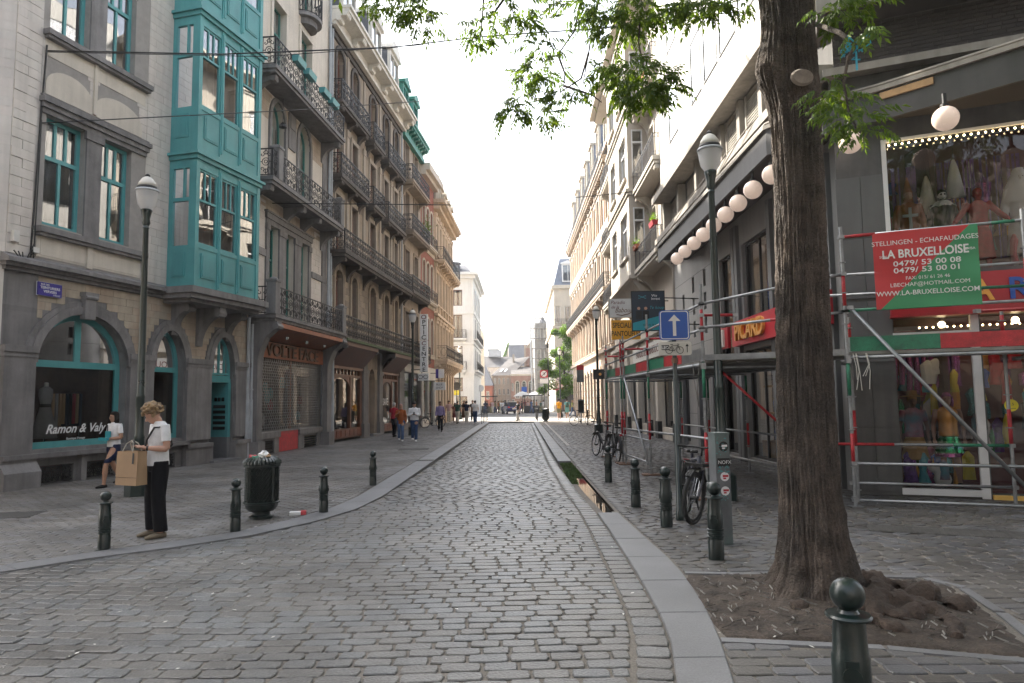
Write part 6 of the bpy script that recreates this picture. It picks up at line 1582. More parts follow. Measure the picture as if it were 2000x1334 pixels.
b = MB(); b.box(-.11, .06, -.07, .07, 0, .045); b.prismx([(-.07, 0), (.07, 0), (.06, .055), (-.06, .05)], .06, .14); o = tag(b.build('takeaway_box', ['white', 'shopred'], None), 'crushed white and red takeaway box lying on the left pavement', 'rubbish'); o.location = (-3.57, 10.94, 0); o.rotation_euler.z = .25
o.data.polygons.foreach_set('material_index', [0]*6+[1]*(len(o.data.polygons)-6))
# lamp posts
def lamp(label, x, y, h, base=True):
    t = thing('street_lamp', label, 'street lamp', (x, y, 0), 0, 'green lamp posts of the street')
    s = h/6.4
    b = MB()
    b.lathe([(.24, 0), (.24, .42), (.2, .44), (.15, .47)], 8); b.lathe([(.14, .44), (.12, .6), (.16, .66), (.12, .75), (.095, 1.1), (.105, 1.13), (.085, 1.18), (.08, 1.9), (.09, 1.93), (.075, 1.97), (.052, 5.3*s), (.062, 5.32*s), (.05, 5.36*s)], 18)
    smooth_by_angle(b.build('post', 'lampgreen', t), 40)
    b = MB(); b.lathe([(.05, 5.36*s), (.08, 5.42*s), (.07, 5.5*s), (.095, 5.62*s), (.11, 5.68*s), (.1, 5.7*s)], 18); smooth_by_angle(b.build('neck', 'lampgreen', t), 40)
    z = 5.7*s
    b = MB(); b.lathe([(.1, z), (.17, z+.1), (.205, z+.32), (.21, z+.36)], 20, cap=False); b.build('glass_bowl', GL, t, True)
    b = MB(); b.lathe([(.05, z), (.07, z+.1), (.06, z+.22), (.02, z+.26)], 12); b.build('bulb', 'curtain', t, True)
    b = MB(); b.lathe([(.215, z+.36), (.228, z+.38), (.215, z+.41)], 20); b.build('ring', 'zinc', t, True)
    b = MB(); b.lathe([(.18, z+.41), (.19, z+.44), (.185, z+.47)], 20); b.build('band', 'black', t, True)
    b = MB(); b.lathe([(.18, z+.47), (.16, z+.55), (.1, z+.64), (.04, z+.68)], 20); b.build('cap', 'whitepaint', t, True)
    b = MB(); b.lathe([(.045, z+.68), (.05, z+.71), (.02, z+.74)], 10); b.build('finial', 'black', t, True)
    return t
lamp('green lamp post before the turquoise bay, beside the man with the paper bag', -7.52, 13.44, 6.4)
lamp('green lamp post on the left pavement by the tall white blade sign', -5.72, 36.1, 6.7)
lamp('green lamp post before the ornate block, left of the orange sign', 4.07, 36.17, 6.75)
lamp('green lamp post rising through the scaffold beside the globe lamps', 3.45, 11.95, 6.5)
lamp('distant lamp post in front of the white corner building', -5.9, 66, 7.2); lamp('distant lamp post in front of the street tree', 3.9, 68, 7)
# utility post, traffic sign
t = thing('utility_post', 'grey square utility post covered with stickers and paint marks', 'utility box', (2.41, 8.47, 0), .12)
part(t, 'cabinet', 'utility', (-.088, .088, -.11, .11, 0, 1.30)); part(t, 'cap', 'utility', (-.093, .093, -.115, .115, 1.30, 1.325)); part(t, 'side_box', 'utility', (-.15, -.089, -.05, .06, .46, .72))
for z, mt_, r in ((.80, 'white', .055), (.63, 'white', .055), (1.16, 'black', .06)):
    b = MB(); b.add([(r*math.cos(2*PI*k/16)+.015, -.1115, z+r*math.sin(2*PI*k/16)) for k in range(16)][::1], [tuple(range(16))]); b.build('sticker', mt_, t)
    b = MB(); b.box(-.01, .06, -.113, -.1118, z-.005, z+.02); b.box(-.005, .03, -.1135, -.1121, z-.03, z-.012); b.build('sticker_print', 'shopred' if mt_ == 'white' else 'white', t)
part(t, 'sticker', 'black', (-.07, .085, -.112, -.1105, .92, 1.02)); text('NOFX', .06, 'white', t, (.02, -.114, .97), ext=.001)
b = MB()
for k in range(60):
    x, z = random.uniform(-.08, .055), random.choice((random.uniform(1.05, 1.28), random.uniform(.84, .92), random.uniform(.5, .58))); b.box(x, x+random.uniform(.006, .03), -.1125, -.1101, z, z+random.uniform(.004, .015))
stuff(b.build('paint_flecks', 'teal', t))
t = thing('traffic_sign', 'blue one-way arrow sign with a bicycle plate on a green pole', 'traffic sign', (2.27, 10.07, 0), -.0)
b = MB(); b.lathe([(.06, 0), (.06, .12), (.045, .14), (.045, 1.35), (.034, 1.37), (.034, 3.05)], 14); smooth_by_angle(b.build('pole', 'lampgreen', t), 40)
def rrect(w, h, r, cx=0, cz=0, n=5):
    P = []
    for sx, sz, a0 in ((1, 1, 0), (-1, 1, PI/2), (-1, -1, PI), (1, -1, 1.5*PI)):
        for k in range(n+1): a = a0+PI/2*k/n; P.append((cx+sx*(w/2-r)+r*math.cos(a), cz+sz*(h/2-r)+r*math.sin(a)))
    return P
zc = 2.82
b = MB(); b.prism(rrect(.44, .44, .05, 0, zc), -.06, -.04); b.build('blue_panel', 'blue', t)
b = MB()
o_, i_ = rrect(.415, .415, .04, 0, zc), rrect(.39, .39, .03, 0, zc); n = len(o_)
b.add([(x, -.0615, z) for x, z in o_]+[(x, -.0615, z) for x, z in i_], [(i, (i+1) % n, n+(i+1) % n, n+i) for i in range(n)]); b.build('white_border', 'white', t)
b = MB(); b.add([(-.024, -.0618, zc-.16), (.024, -.0618, zc-.16), (.024, -.0618, zc+.06), (.09, -.0618, zc+.06), (0, -.0618, zc+.155), (-.09, -.0618, zc+.06), (-.024, -.0618, zc+.06)], [(0, 1, 2, 6), (3, 4, 5)]); b.build('arrow', 'white', t)
zc = 2.475
b = MB(); b.prism(rrect(.48, .2, .035, 0, zc), -.06, -.04); b.build('bicycle_plate', 'offwhite', t)
b = MB()
for cx in (-.09, .07): b.tube([(cx+.05*math.cos(2*PI*k/14), -.063, zc-.025+.05*math.sin(2*PI*k/14)) for k in range(14)], .005, 4, closed=True)
b.tube([(-.09, -.063, zc-.025), (-.05, -.063, zc+.04), (.045, -.063, zc+.045), (.07, -.063, zc-.025)], .005, 4); b.tube([(-.05, -.063, zc+.04), (-.01, -.063, zc-.03), (.045, -.063, zc+.045)], .005, 4); b.tube([(-.09, -.063, zc-.025), (-.01, -.063, zc-.03)], .005, 4); b.tube([(-.07, -.063, zc+.06), (-.03, -.063, zc+.06)], .006, 4); b.tube([(.03, -.063, zc+.065), (.06, -.063, zc+.06)], .006, 4)
b.box(.17, .18, -.064, -.061, zc-.06, zc+.05); b.add([(.15, -.0625, zc+.03), (.2, -.0625, zc+.03), (.175, -.0625, zc+.07)], [(0, 1, 2)]); b.build('bicycle_drawing', 'black', t)
part(t, 'sticker', 'black', (-.2, -.09, -.0625, -.0602, zc-.02, zc+.05)); text('LEO', .06, 'white', t, (-.145, -.064, zc+.012), ext=.001, bold=.03)
b = MB(); b.lathe([(.048, 2.26), (.048, 2.34)], 14); b.build('round_sticker', 'rustplate', t)
# ------------------------------------------------------------------ scaffold around the shop corner
sc = thing('scaffold', 'tube scaffold with red and green bands and a plank walkway around the costume shop', 'scaffold')
def pole(x, y, z1, red=(.65, 1.15), green=(1.75, 2.4), top=None, z0=.0, zfoot=True):
    b = MB(); b.tube([(x, y, z0+.02), (x, y, z1)], .027, 10); 
    for z in (.15, .62, 1.2, 1.72, 2.38, 2.9, 3.4, 3.9):
        if z < z1-.1: b.lathe([(.03, 0), (.055, .004), (.055, .016), (.03, .02)], 10, (x, y, z))
    o = b.build('standard', 'galv', sc, False)
    for r, m in ((red, 'redpaint'), (green, 'greenpaint'), (top, 'redpaint')):
        if r: b = MB(); b.lathe([(.0285, r[0]), (.0285, min(r[1], z1))], 10, (x, y, 0)); b.build('paint_band', m, o, True)
    if zfoot:
        b = MB(); b.box(x-.09, x+.09, y-.09, y+.09, .004, .018); b.build('base_plate', 'galv', o)
    return o
def rail(p, q, mt_='galv', r=.024, bands=()):
    p, q = Vector(p), Vector(q); b = MB(); b.tube([p, q], r, 8); o = b.build('ledger', mt_, sc, True)
    for a, c, m in bands: b = MB(); b.tube([p+(q-p)*a, p+(q-p)*c], r+.0015, 8); b.build('paint_band', m, o, True)
    b = MB()
    for e in (p, q): b.box(e.x-.04, e.x+.04, e.y-.04, e.y+.04, e.z-.03, e.z+.03)
    b.build('coupler', 'galv', o); return o
SD = Vector((.927, -.375)).normalized(); SI = Vector((-SD.y, SD.x)) if SD.x > 0 else Vector((SD.y, -SD.x))   # SI: towards the wall
def sp(u, off, z): v = Vector((5.26, 11.03))+SD*u+SI*off; return (v.x, v.y, z)
for u in (0, 2.45, 4.9):
    x, y, _ = sp(u, 0, 0); pole(x, y, 4.5, green=(1.75, 2.36), top=(3.2, 3.75), z0=0)
    x, y, _ = sp(u-.15 if u else .1, .85, 0); pole(x, y, 3.1, red=(.9, 1.5), green=None, top=(2.75, 3.0))
rail(sp(0, 0, 4.33), sp(4.9, 0, 4.33), bands=((.0, .1, 'redpaint'), (.42, .48, 'greenpaint')))
rail(sp(0, 0, 3.12), sp(4.9, 0, 3.12), bands=((.0, .3, 'greenpaint'),)); rail(sp(-.6, .1, 3.72), sp(4.9, .1, 3.69)); rail(sp(-.6, .85, 3.5), sp(4.9, .85, 3.42), bands=((.3, .6, 'greenpaint'),))
rail(sp(1.9, .5, 3.05), sp(4.9, .5, 3.05), 'redpaint')
rail(sp(0, 0, .68), sp(4.9, 0, .68)); rail(sp(0, 0, .11), sp(4.9, 0, .11)); rail(sp(-.5, .85, .93), sp(2.3, .85, .93), bands=((0, .42, 'redpaint'), (.72, 1, 'greenpaint'))); rail(sp(0, .85, .28), sp(2.3, .85, .28))
rail(sp(.07, -.04, 3.16), sp(2.3, -.04, .30), r=.029); rail(sp(0, 0, 2.36), sp(4.9, 0, 2.36), r=.03); rail(sp(0, 0, 2.3), sp(0, .85, 2.3)); rail(sp(2.45, 0, 2.3), sp(2.45, .85, 2.3))
rail(sp(0, 0, 3.72), (3.2, 12.0, 3.4)); rail(sp(0, 0, 3.1), (3.2, 12.0, 2.98), bands=((.3, .5, 'redpaint'),))
A_ = Vector((3.2, 12.0)); B_ = Vector((2.62, 20.9)); TD = (B_-A_).normalized()
def tp(u, off, z): v = A_+TD*u+Vector((TD.y, -TD.x))*off; return (v.x, v.y, z)
for u, z1 in ((0, 3.75), (3.86, 3.7), (6.5, 3.45), (6.85, 3.4), (8.95, 3.4)):
    x, y, _ = tp(u, 0, 0); pole(x, y, z1, red=(.55, 1.15) if u < 1 else (.75, 1.4), top=(2.75, 3.3))
    x, y, _ = tp(u, 2.3, 0); pole(x, y, 2.5 if u != 3.86 else 2.6, red=(.6, 1.15), green=(1.7, 2.35))
    b = MB(); x, y, _ = tp(u, 0, 0); b.box(x-.2, x+.2, y-.13, y+.13, .002, .035); b.build('sole_board', 'rustplate', sc)
for a, c in ((0, 3.86), (3.86, 6.5), (6.5, 8.95)):
    for z, dz in ((3.4, -.06), (2.95, -.05)): rail(tp(a, 0, z+dz*a/3), tp(c, 0, z+dz*c/3))
rail(tp(-.4, 0, 1.05), tp(6.5, 0, .95)); rail(tp(3.86, 0, .27), tp(6.85, 0, .27)); rail(tp(3.86, 0, .78), tp(8.9, 0, .78)); rail(tp(3.98, -.03, .26), tp(6.35, -.03, 2.35), r=.03)
rail(tp(0, 2.3, .95), tp(8.9, 2.3, .95)); rail(tp(0, 2.3, .3), tp(6.5, 2.3, .3), r=.03); rail(tp(0, 0, 2.33), tp(8.95, 0, 2.33), r=.03); rail(tp(0, 2.3, 2.33), tp(8.95, 2.3, 2.33), r=.03)
for u in (0, 3.86, 6.5, 8.95): rail(tp(u, 0, 2.28), tp(u, 2.3, 2.28)); rail(tp(u, 0, 3.2-.05*u/3), tp(u, .6, 3.2-.05*u/3), bands=((0, 1, 'redpaint'),))
rail(tp(.2, .3, 2.3), tp(.6, 2.3, .6), 'redpaint')
for k in range(8):
    for a, c in ((-.05, 3.84), (3.88, 6.48), (6.52, 8.98)):
        b = MB(); p = [tp(a, .02+.288*k, 0), tp(c, .02+.288*k, 0), tp(c, .29+.288*k, 0), tp(a, .29+.288*k, 0)]; b.prismz([q[:2] for q in p][::-1], 2.36+.002*(k % 2), 2.41); b.build('plank', 'plank', sc)
for k in range(3):
    for a, c in ((0, 2.43), (2.47, 4.9)):
        b = MB(); p = [sp(a, .02+.288*k, 0), sp(c, .02+.288*k, 0), sp(c, .29+.288*k, 0), sp(a, .29+.288*k, 0)]; b.prismz([q[:2] for q in p], 2.40, 2.45); b.build('plank', 'plank', sc)
p0, p1 = Vector((3.22, 12.0)), Vector((5.24, 11.05)); dv = (p1-p0).normalized(); nv = Vector((-dv.y, dv.x))
for k in range(4):
    b = MB(); q = [p0+nv*(.01+.29*k), p1+nv*(.01+.29*k), p1+nv*(.285+.29*k), p0+nv*(.285+.29*k)]; b.prismz([tuple(v) for v in q], 2.385, 2.43); b.build('plank', 'plank', sc)
b = MB(); q = [p0-nv*.03, p1-nv*.03, p1-nv*.005, p0-nv*.005]; b.prismz([tuple(v) for v in q], 2.40, 2.50); b.build('toe_board', 'galv', sc)
def toe(p, q, z, mt_):
    p, q = Vector(p[:2]), Vector(q[:2]); d = (q-p).normalized(); n = Vector((d.y, -d.x))*.015
    b = MB(); P = [tuple(p-n), tuple(q-n), tuple(q+n), tuple(p+n)]; a = sum(P[i][0]*P[(i+1) % 4][1]-P[(i+1) % 4][0]*P[i][1] for i in range(4)); b.prismz(P if a > 0 else P[::-1], z, z+.23); b.build('toe_board', mt_, sc)
toe(sp(.05, .04, 0), sp(1.3, .04, 0), 2.46, 'greenpaint'); toe(sp(1.301, .04, 0), sp(4.9, .04, 0), 2.46, 'redpaint')
for k, m in enumerate(('galv', 'redpaint', 'greenpaint', 'redpaint', 'greenpaint', 'redpaint', 'greenpaint')): toe(tp(.05+1.28*k, .04, 0), tp(1.32+1.28*k, .04, 0), 2.40, m)
# hanging ties
for k in range(6):
    b = MB(); u = random.uniform(.1, 1.2); x, y, _ = sp(u*.4, -.04, 0); l = random.uniform(.3, .6); b.tube([(x, y, 2.42), (x+.04, y, 2.42-l*.5), (x+random.uniform(-.08, .08), y, 2.42-l)], .006, 4); b.build('tie', 'offwhite', sc)
b = MB(); b.tube([tp(.1, -.03, 2.4), tp(.05, -.1, 1.9), tp(.15, -.06, 1.6), tp(.35, -.05, 2.0), tp(.45, -.04, 2.4)], .008, 5); b.build('tie', 'plank', sc)
# banner of the scaffold firm
bn = thing('banner', 'red and green scaffolding firm banner with white lettering tied on the rails', 'banner', sp(.45, -.035, 0), math.atan2(SD.y, SD.x))
Wb, zb0, zb1 = 1.42, 3.1, 4.33
def bnd(x, z): return -.012+.019*math.sin(x*5+z*2)+.012*math.sin(z*9+x*3)
def grid(pred, name, mt_):
    b = MB(); n = 28; m = 24
    for i in range(n):
        for j in range(m):
            x0, x1 = Wb*i/n, Wb*(i+1)/n; z0, z1 = zb0+(zb1-zb0)*j/m, zb0+(zb1-zb0)*(j+1)/m
            P = [(x0, z0), (x1, z0), (x1, z1), (x0, z1)]
            f = lambda p: p[0]-.06-(p[1]-zb0)/(zb1-zb0)*(Wb-.16)   # diagonal
            out = []
            for k in range(4):
                a, c = P[k], P[(k+1) % 4]; fa, fc = f(a)*pred, f(c)*pred
                if fa <= 0: out.append(a)
                if (fa < 0 < fc) or (fc < 0 < fa): t_ = fa/(fa-fc); out.append((a[0]+(c[0]-a[0])*t_, a[1]+(c[1]-a[1])*t_))
            if len(out) > 2: b.add([(x, bnd(x, z), z) for x, z in out]+[], [tuple(range(len(out)))])
    o = b.build(name, mt_, bn, True); 
    return o
grid(1, 'red_field', 'banner_red'); grid(-1, 'green_field', 'banner_green')
for s, sz, x, z, kw in (('STELLINGEN - ECHAFAUDAGES', .105, .70, 4.14, dict(sx=.98)), ('LA BRUXELLOISE', .185, .70, 3.955, dict(bold=.022, sx=.84)), ('SCRL', .055, .14, 3.925, {}), ('CVBA', .055, 1.30, 3.955, {}), ('0479/ 53 00 08', .115, .72, 3.80, dict(sx=1.3, bold=.012)), ('0479/ 53 00 01', .115, .72, 3.69, dict(sx=1.3, bold=.012)), ('FAX: 015/ 61 26 46', .075, .72, 3.565, {}), ('LBECHAF@HOTMAIL.COM', .085, .74, 3.465, dict(sx=1.05)), ('WWW.LA-BRUXELLOISE.COM', .105, .70, 3.335, dict(sx=.98, bold=.008))):
    text(s, sz, 'white', bn, (x, -.046, z), ext=.001, **kw)
# ------------------------------------------------------------------ bicycles
def wheel(t, x, R, tr=.022, spokes=20, mt_='rubber', disc=False):
    b = MB(); n = 36
    b.tube([(x+R*math.cos(2*PI*k/n), 0, R+tr+R*math.sin(2*PI*k/n)) for k in range(n)], tr, 8, closed=True); o = b.build('wheel', mt_, t, True)
    b = MB(); r2 = R-tr-.008; b.tube([(x+r2*math.cos(2*PI*k/n), 0, R+tr+r2*math.sin(2*PI*k/n)) for k in range(n)], .011, 6, closed=True); b.build('rim', 'chrome' if not disc else 'black', o, True)
    b = MB()
    for k in range(spokes):
        a = 2*PI*k/spokes; b.tube([(x+.02*math.cos(a+.6), .025*(1 if k % 2 else -1), R+tr+.02*math.sin(a+.6)), (x+r2*math.cos(a), 0, R+tr+r2*math.sin(a))], .0018, 3, cap=False)
    b.build('spokes', 'chrome', o); b = MB(); b.tube([(x, -.05, R+tr), (x, .05, R+tr)], .022 if not disc else .035, 10); b.build('hub', 'black', o); return o
STEER = ('fork', 'handlebar', 'grip', 'brake_lever', 'headlight', 'front_carrier')
def bicycle(label, x, y, rot, col, R=.33, tr=.02, kind='city', lean=.06, group=None, steer=0):
    t = thing('bicycle', label, 'bicycle', (x, y, 0), rot, group); t.rotation_euler.x = lean
    wb = .53; zr = R+tr; fr = .024 if kind == 'ebike' else .016
    bb = (-.08, 0, zr-.06); st_ = (-.24, 0, .92 if kind != 'race' else .98); hd = (.36, 0, .93); hb = (.41, 0, .72)
    wheel(t, -wb, R, tr, disc=kind == 'ebike'); wheel(t, wb+.04, R, tr, disc=kind == 'ebike')['front'] = 1
    b = MB(); b.tube([hb, bb], fr*1.5 if kind == 'ebike' else fr, 8)
    if kind == 'city': b.tube([(.40, 0, .76), (.05, 0, .5), (-.12, 0, .5)], fr, 8)
    else: b.tube([(.37, 0, .88), (-.2, 0, .84)], fr, 8)
    b.tube([bb, st_], fr, 8); b.tube([hd, hb], fr*1.2, 8)
    for s in (-.05, .05): b.tube([(bb[0], s*.6, bb[2]), (-wb, s, zr)], .011, 6); b.tube([(-.2, s*.5, .82), (-wb, s, zr)], .010, 6)
    b.build('frame', col, t, True)
    b = MB()
    for s in (-.055, .055): b.tube([(.40, s*.9, .74), (.43, s, .6), (wb+.04, s, zr)], .015 if kind == 'ebike' else .011, 6)
    b.box(.38, .43, -.06, .06, .70, .745); b.build('fork', col, t)
    b = MB(); b.tube([(hd[0], 0, hd[2]), (hd[0]-.01, 0, 1.04)], .014, 6)
    if kind == 'race':
        for s in (-1, 1): b.tube([(.36, 0, 1.0), (.4, .19*s, 1.0), (.48, .2*s, .98), (.5, .2*s, .92), (.42, .2*s, .87)], .014, 6)
    else:
        w = .36 if kind == 'ebike' else .29
        b.tube([(.35, -w, 1.06), (.33+.05, -.12, 1.06), (.37, 0, 1.05), (.38, .12, 1.06), (.35-.0, w, 1.06)], .013, 6)
    b.build('handlebar', 'black', t, True)
    if kind != 'race':
        for s in (-1, 1):
            w = .36 if kind == 'ebike' else .29
            b = MB(); b.tube([(.35, s*w, 1.06), (.36, s*(w-.14), 1.06)], .019, 8); b.build('grip', 'rubber', t, True); b = MB(); b.tube([(.38, s*(w-.15), 1.05), (.42, s*(w-.06), 1.01)], .007, 5); b.build('brake_lever', 'black', t)
    b = MB(); b.loft([((-.36, 0, st_[2]+.03), .03, .075), ((-.3, 0, st_[2]+.05), .05, .085), ((-.2, 0, st_[2]+.045), .06, .05), ((-.08, 0, st_[2]+.03), .05, .02)], 8) if False else b.box(-.38, -.22, -.085, .085, st_[2]+.01, st_[2]+.06); b.box(-.22, -.1, -.04, .04, st_[2]+.02, st_[2]+.06); o = b.build('saddle', 'black', t); m = o.modifiers.new('b', 'BEVEL'); m.width = .02; m.segments = 3
    b = MB(); b.tube([(bb[0], -.05, bb[2]), (bb[0], .05, bb[2])], .09 if kind == 'ebike' else .07, 14)
    for s in (-1, 1): b.tube([(bb[0], s*.06, bb[2]), (bb[0]+.1*s, s*.07, bb[2]-.14*s)], .01, 5); b.box(bb[0]+.1*s-.05, bb[0]+.1*s+.05, s*.08, s*.15, bb[2]-.14*s-.012, bb[2]-.14*s+.012) if s > 0 else b.box(bb[0]-.15, bb[0]-.05, -.15, -.08, bb[2]+.13, bb[2]+.155)
    b.build('crank', 'black', t)
    if kind != 'race':
        n = 14
        for x0, a0, a1 in ((-wb, .4, 3.3), (wb+.04, .9, 3.0)):
            b = MB(); rr = R+tr+.03
            for s in (-.03, .0, .03): b.tube([(x0+rr*math.cos(a0+(a1-a0)*k/n), s, zr+rr*math.sin(a0+(a1-a0)*k/n)) for k in range(n+1)], .016, 5)
            mg_ = b.build('mudguard', 'black', t); mg_['front'] = int(x0 > 0)
        b = MB()
        for s in (-.06, .06): b.tube([(-wb-.28, s, .78), (-.28, s, .78)], .008, 5); b.tube([(-wb-.15, s, .78), (-wb, s, zr)], .008, 5); b.tube([(-wb-.28, s, .78), (-wb-.3, s*1.8, .5), (-wb-.05, s*1.8, .5), (-.32, s, .78)], .007, 5)
        for k in range(4): b.tube([(-wb-.28+.12*k, -.06, .78), (-wb-.28+.12*k, .06, .78)], .006, 4)
        b.build('luggage_rack', 'black', t)
        b = MB(); b.lathe([(.03, 0), (.035, .03)], 10); o = b.build('headlight', 'curtain', t); o.location = (.5, 0, .74); o.rotation_euler.y = PI/2
        b = MB(); b.box(-wb-.31, -wb-.29, -.04, .04, .74, .79); b.build('tail_light', 'shopred', t)
        b = MB(); b.tube([(-.2, .05, .3), (-.28, .16, .01)], .011, 5); b.build('kickstand', 'black', t)
    if kind == 'ebike':
        b = MB(); b.box(.36, .62, -.13, .13, .80, .83); b.tube([(.36, -.12, .82), (.62, -.12, .84), (.62, .12, .84), (.36, .12, .82)], .012, 6); b.build('front_carrier', 'black', t)
        part(t, 'battery', 'black', (-.02, .1, -.045, .045, zr+.0, zr+.16))
    if steer:
        pv = Vector((.42, 0, 0)); Rm = Matrix.Rotation(steer, 3, 'Z'); fw_ = False
        for o in t.children:
            nm = o.name.split('.')[0]
            if nm in STEER or (nm == 'wheel' and o.get('front')) or (nm == 'mudguard' and o.get('front')): o.rotation_euler.z += steer; o.location = pv+Rm @ (Vector(o.location)-pv)
    return t
M['navyframe'] = mat('navyframe', (.018, .02, .035), .4, .1, 5)
bicycle('dark electric bicycle with a wide front tyre and small front carrier by the sign pole', 2.47, 10.15, -1.66, 'navyframe', R=.335, tr=.032, kind='ebike', lean=-.07, steer=-.55)
bicycle('black city bicycle parked nearest the scaffold foot, turned away', 2.62, 19.6, 1.62, 'black', group='bicycles by the scaffold'); bicycle('black city bicycle behind another one before the scaffold, wheel to the kerb', 2.45, 20.9, 1.85, 'ironblue', group='bicycles by the scaffold')
bicycle('slim racing bicycle with thin wheels locked to a post beyond the lamp', 4.05, 46.3, .25, 'black', R=.335, tr=.014, kind='race')
bicycle('city bicycle leaning by the shop fronts behind the man in the lilac shirt', -5.9, 45.5, .5, 'ironblue')
b = MB(); b.tube([(0, 0, 0), (0, 0, 1.0)], .04, 8); b.lathe([(.05, .95), (.05, 1.02), (.02, 1.05)], 8); tag(b.build('bike_post', 'black', None), 'short black post holding the racing bicycle', 'post').location = (4.5, 46.6, 0)
# ------------------------------------------------------------------ the big tree
TX, TY = 2.55, 6.1
tree = thing('street_tree', 'big furrowed street tree with exposed roots in an earth pit, leaves hanging over the road', 'tree', (TX, TY, 0))
def trunk():
    na, nz_ = 264, 340; ztop = 6.2; vs = np.zeros(((nz_+1)*na, 3)); 
    k = 0
    zt = [-.05+ (ztop+.05)*(j/nz_) for j in range(nz_+1)]
    for z in zt:
        r = float(np.interp(z, [-.05, .1, .25, .5, .9, 1.6, 2.6, 3.6, 4.3, 4.7, 5.2, 6.2], [.60, .46, .39, .345, .31, .285, .265, .25, .255, .27, .27, .30]))
        flare = max(0, 1-z/.8)
        cx = -.035*math.sin(z*.9)+(-.03*max(0, z-3.6)); cy = .02*math.sin(z*1.3+1)
        for i in range(na):
            a = 2*PI*i/na; c, s = math.cos(a), math.sin(a)
            r_ = r*.81; lob = .5+.5*math.cos(5*a+.8+.3*math.sin(2*a)); rr = r_*(1+.34*flare**1.6*(lob-.35))
            rr += .10*math.exp(-((z-4.75)/.28)**2)*max(0, math.cos(a-PI*1.05))**3         # swollen limb collar
            rr += .035*math.exp(-((z-4.5)/.22)**2)*max(0, math.cos(a+PI/2))**4
            wv = .9*noise.noise((z*.9, c*1.5, s*1.5)); n1 = noise.noise((c*8.5+wv, s*8.5+wv, z*.85))
            n2 = noise.noise((c*15+wv, s*15+wv, z*1.7+5)); n3 = noise.noise((c*34, s*34, z*7))
            rg = 1-abs(n1)*4.2; r2_ = 1-abs(n2)*4.2; d = .008*max(-1, rg)+.009*max(-1, r2_)+.006*n3+.004*noise.noise((c*60, s*60, z*22))
            if .35 < z < .85: d += .03*math.exp(-((z-.62)/.12)**2)*math.exp(-((a-4.55)/.35)**2)
            if z < .3: d += .03*noise.noise((c*4, s*4, z*7))
            vs[k] = (cx+(rr+d)*c, cy+(rr+d)*s, z); k += 1
    fs = [(j*na+i, j*na+(i+1) % na, (j+1)*na+(i+1) % na, (j+1)*na+i) for j in range(nz_) for i in range(na)]
    b = MB(); b.v = [tuple(v) for v in vs]; b.f = fs; b.m = [0]*len(fs); return b.build('trunk', 'barkgrey', tree, True)
tk = trunk()
b = MB(); n = 24
b.add([(.085*math.cos(2*PI*k/n)*1.05, 0, .062*math.sin(2*PI*k/n)) for k in range(n)]+[(.1*math.cos(2*PI*k/n)*1.05, .03, .075*math.sin(2*PI*k/n)) for k in range(n)], [tuple(range(n))]+[(k, n+k, n+(k+1) % n, (k+1) % n) for k in range(n)])
o = b.build('pruning_scar', 'cutwood', tk); o.location = (-.045, -.335, 4.53); o.rotation_euler = (.1, 0, .1)
b = MB(); rr = random.Random(4)
for k in range(14):      # surface roots and burls
    a = rr.uniform(-1.2, .35); L = rr.uniform(.25, .75)
    pts = []; r = []
    for j in range(7):
        t = j/6; aa = a+.5*math.sin(t*3+k)*t; d = .40+L*t; pts.append((d*math.cos(aa), d*math.sin(aa), .12*(1-t)**.8-.03+.035*rr.random())); r.append((.085 if k < 12 else .045)*(1-.5*t)*rr.uniform(.7, 1.35))
    b.tube(pts, r, 9)
for x, y, z, r in ((.62, -.36, .0, .15), (.50, -.55, .03, .10), (.9, -.05, .05, .11), (1.0, -.3, .0, .12), (.75, -.2, .08, .12), (.35, -.6, .02, .1), (-.1, -.55, .02, .1), (.15, -.5, .06, .11), (-.35, -.4, .03, .09)): b.ball((x, y, z), r, 12, 8, sz=.75)
b.v = [(x, y, z+.012) for x, y, z in b.v]
ro = remeshed(b, 'roots', 'root', .02, tree, 2)
for v in ro.data.vertices:
    p = v.co; v.co = p+Vector((1, .6, .8))*(.045*noise.noise(p*8)+.022*noise.noise(p*22))
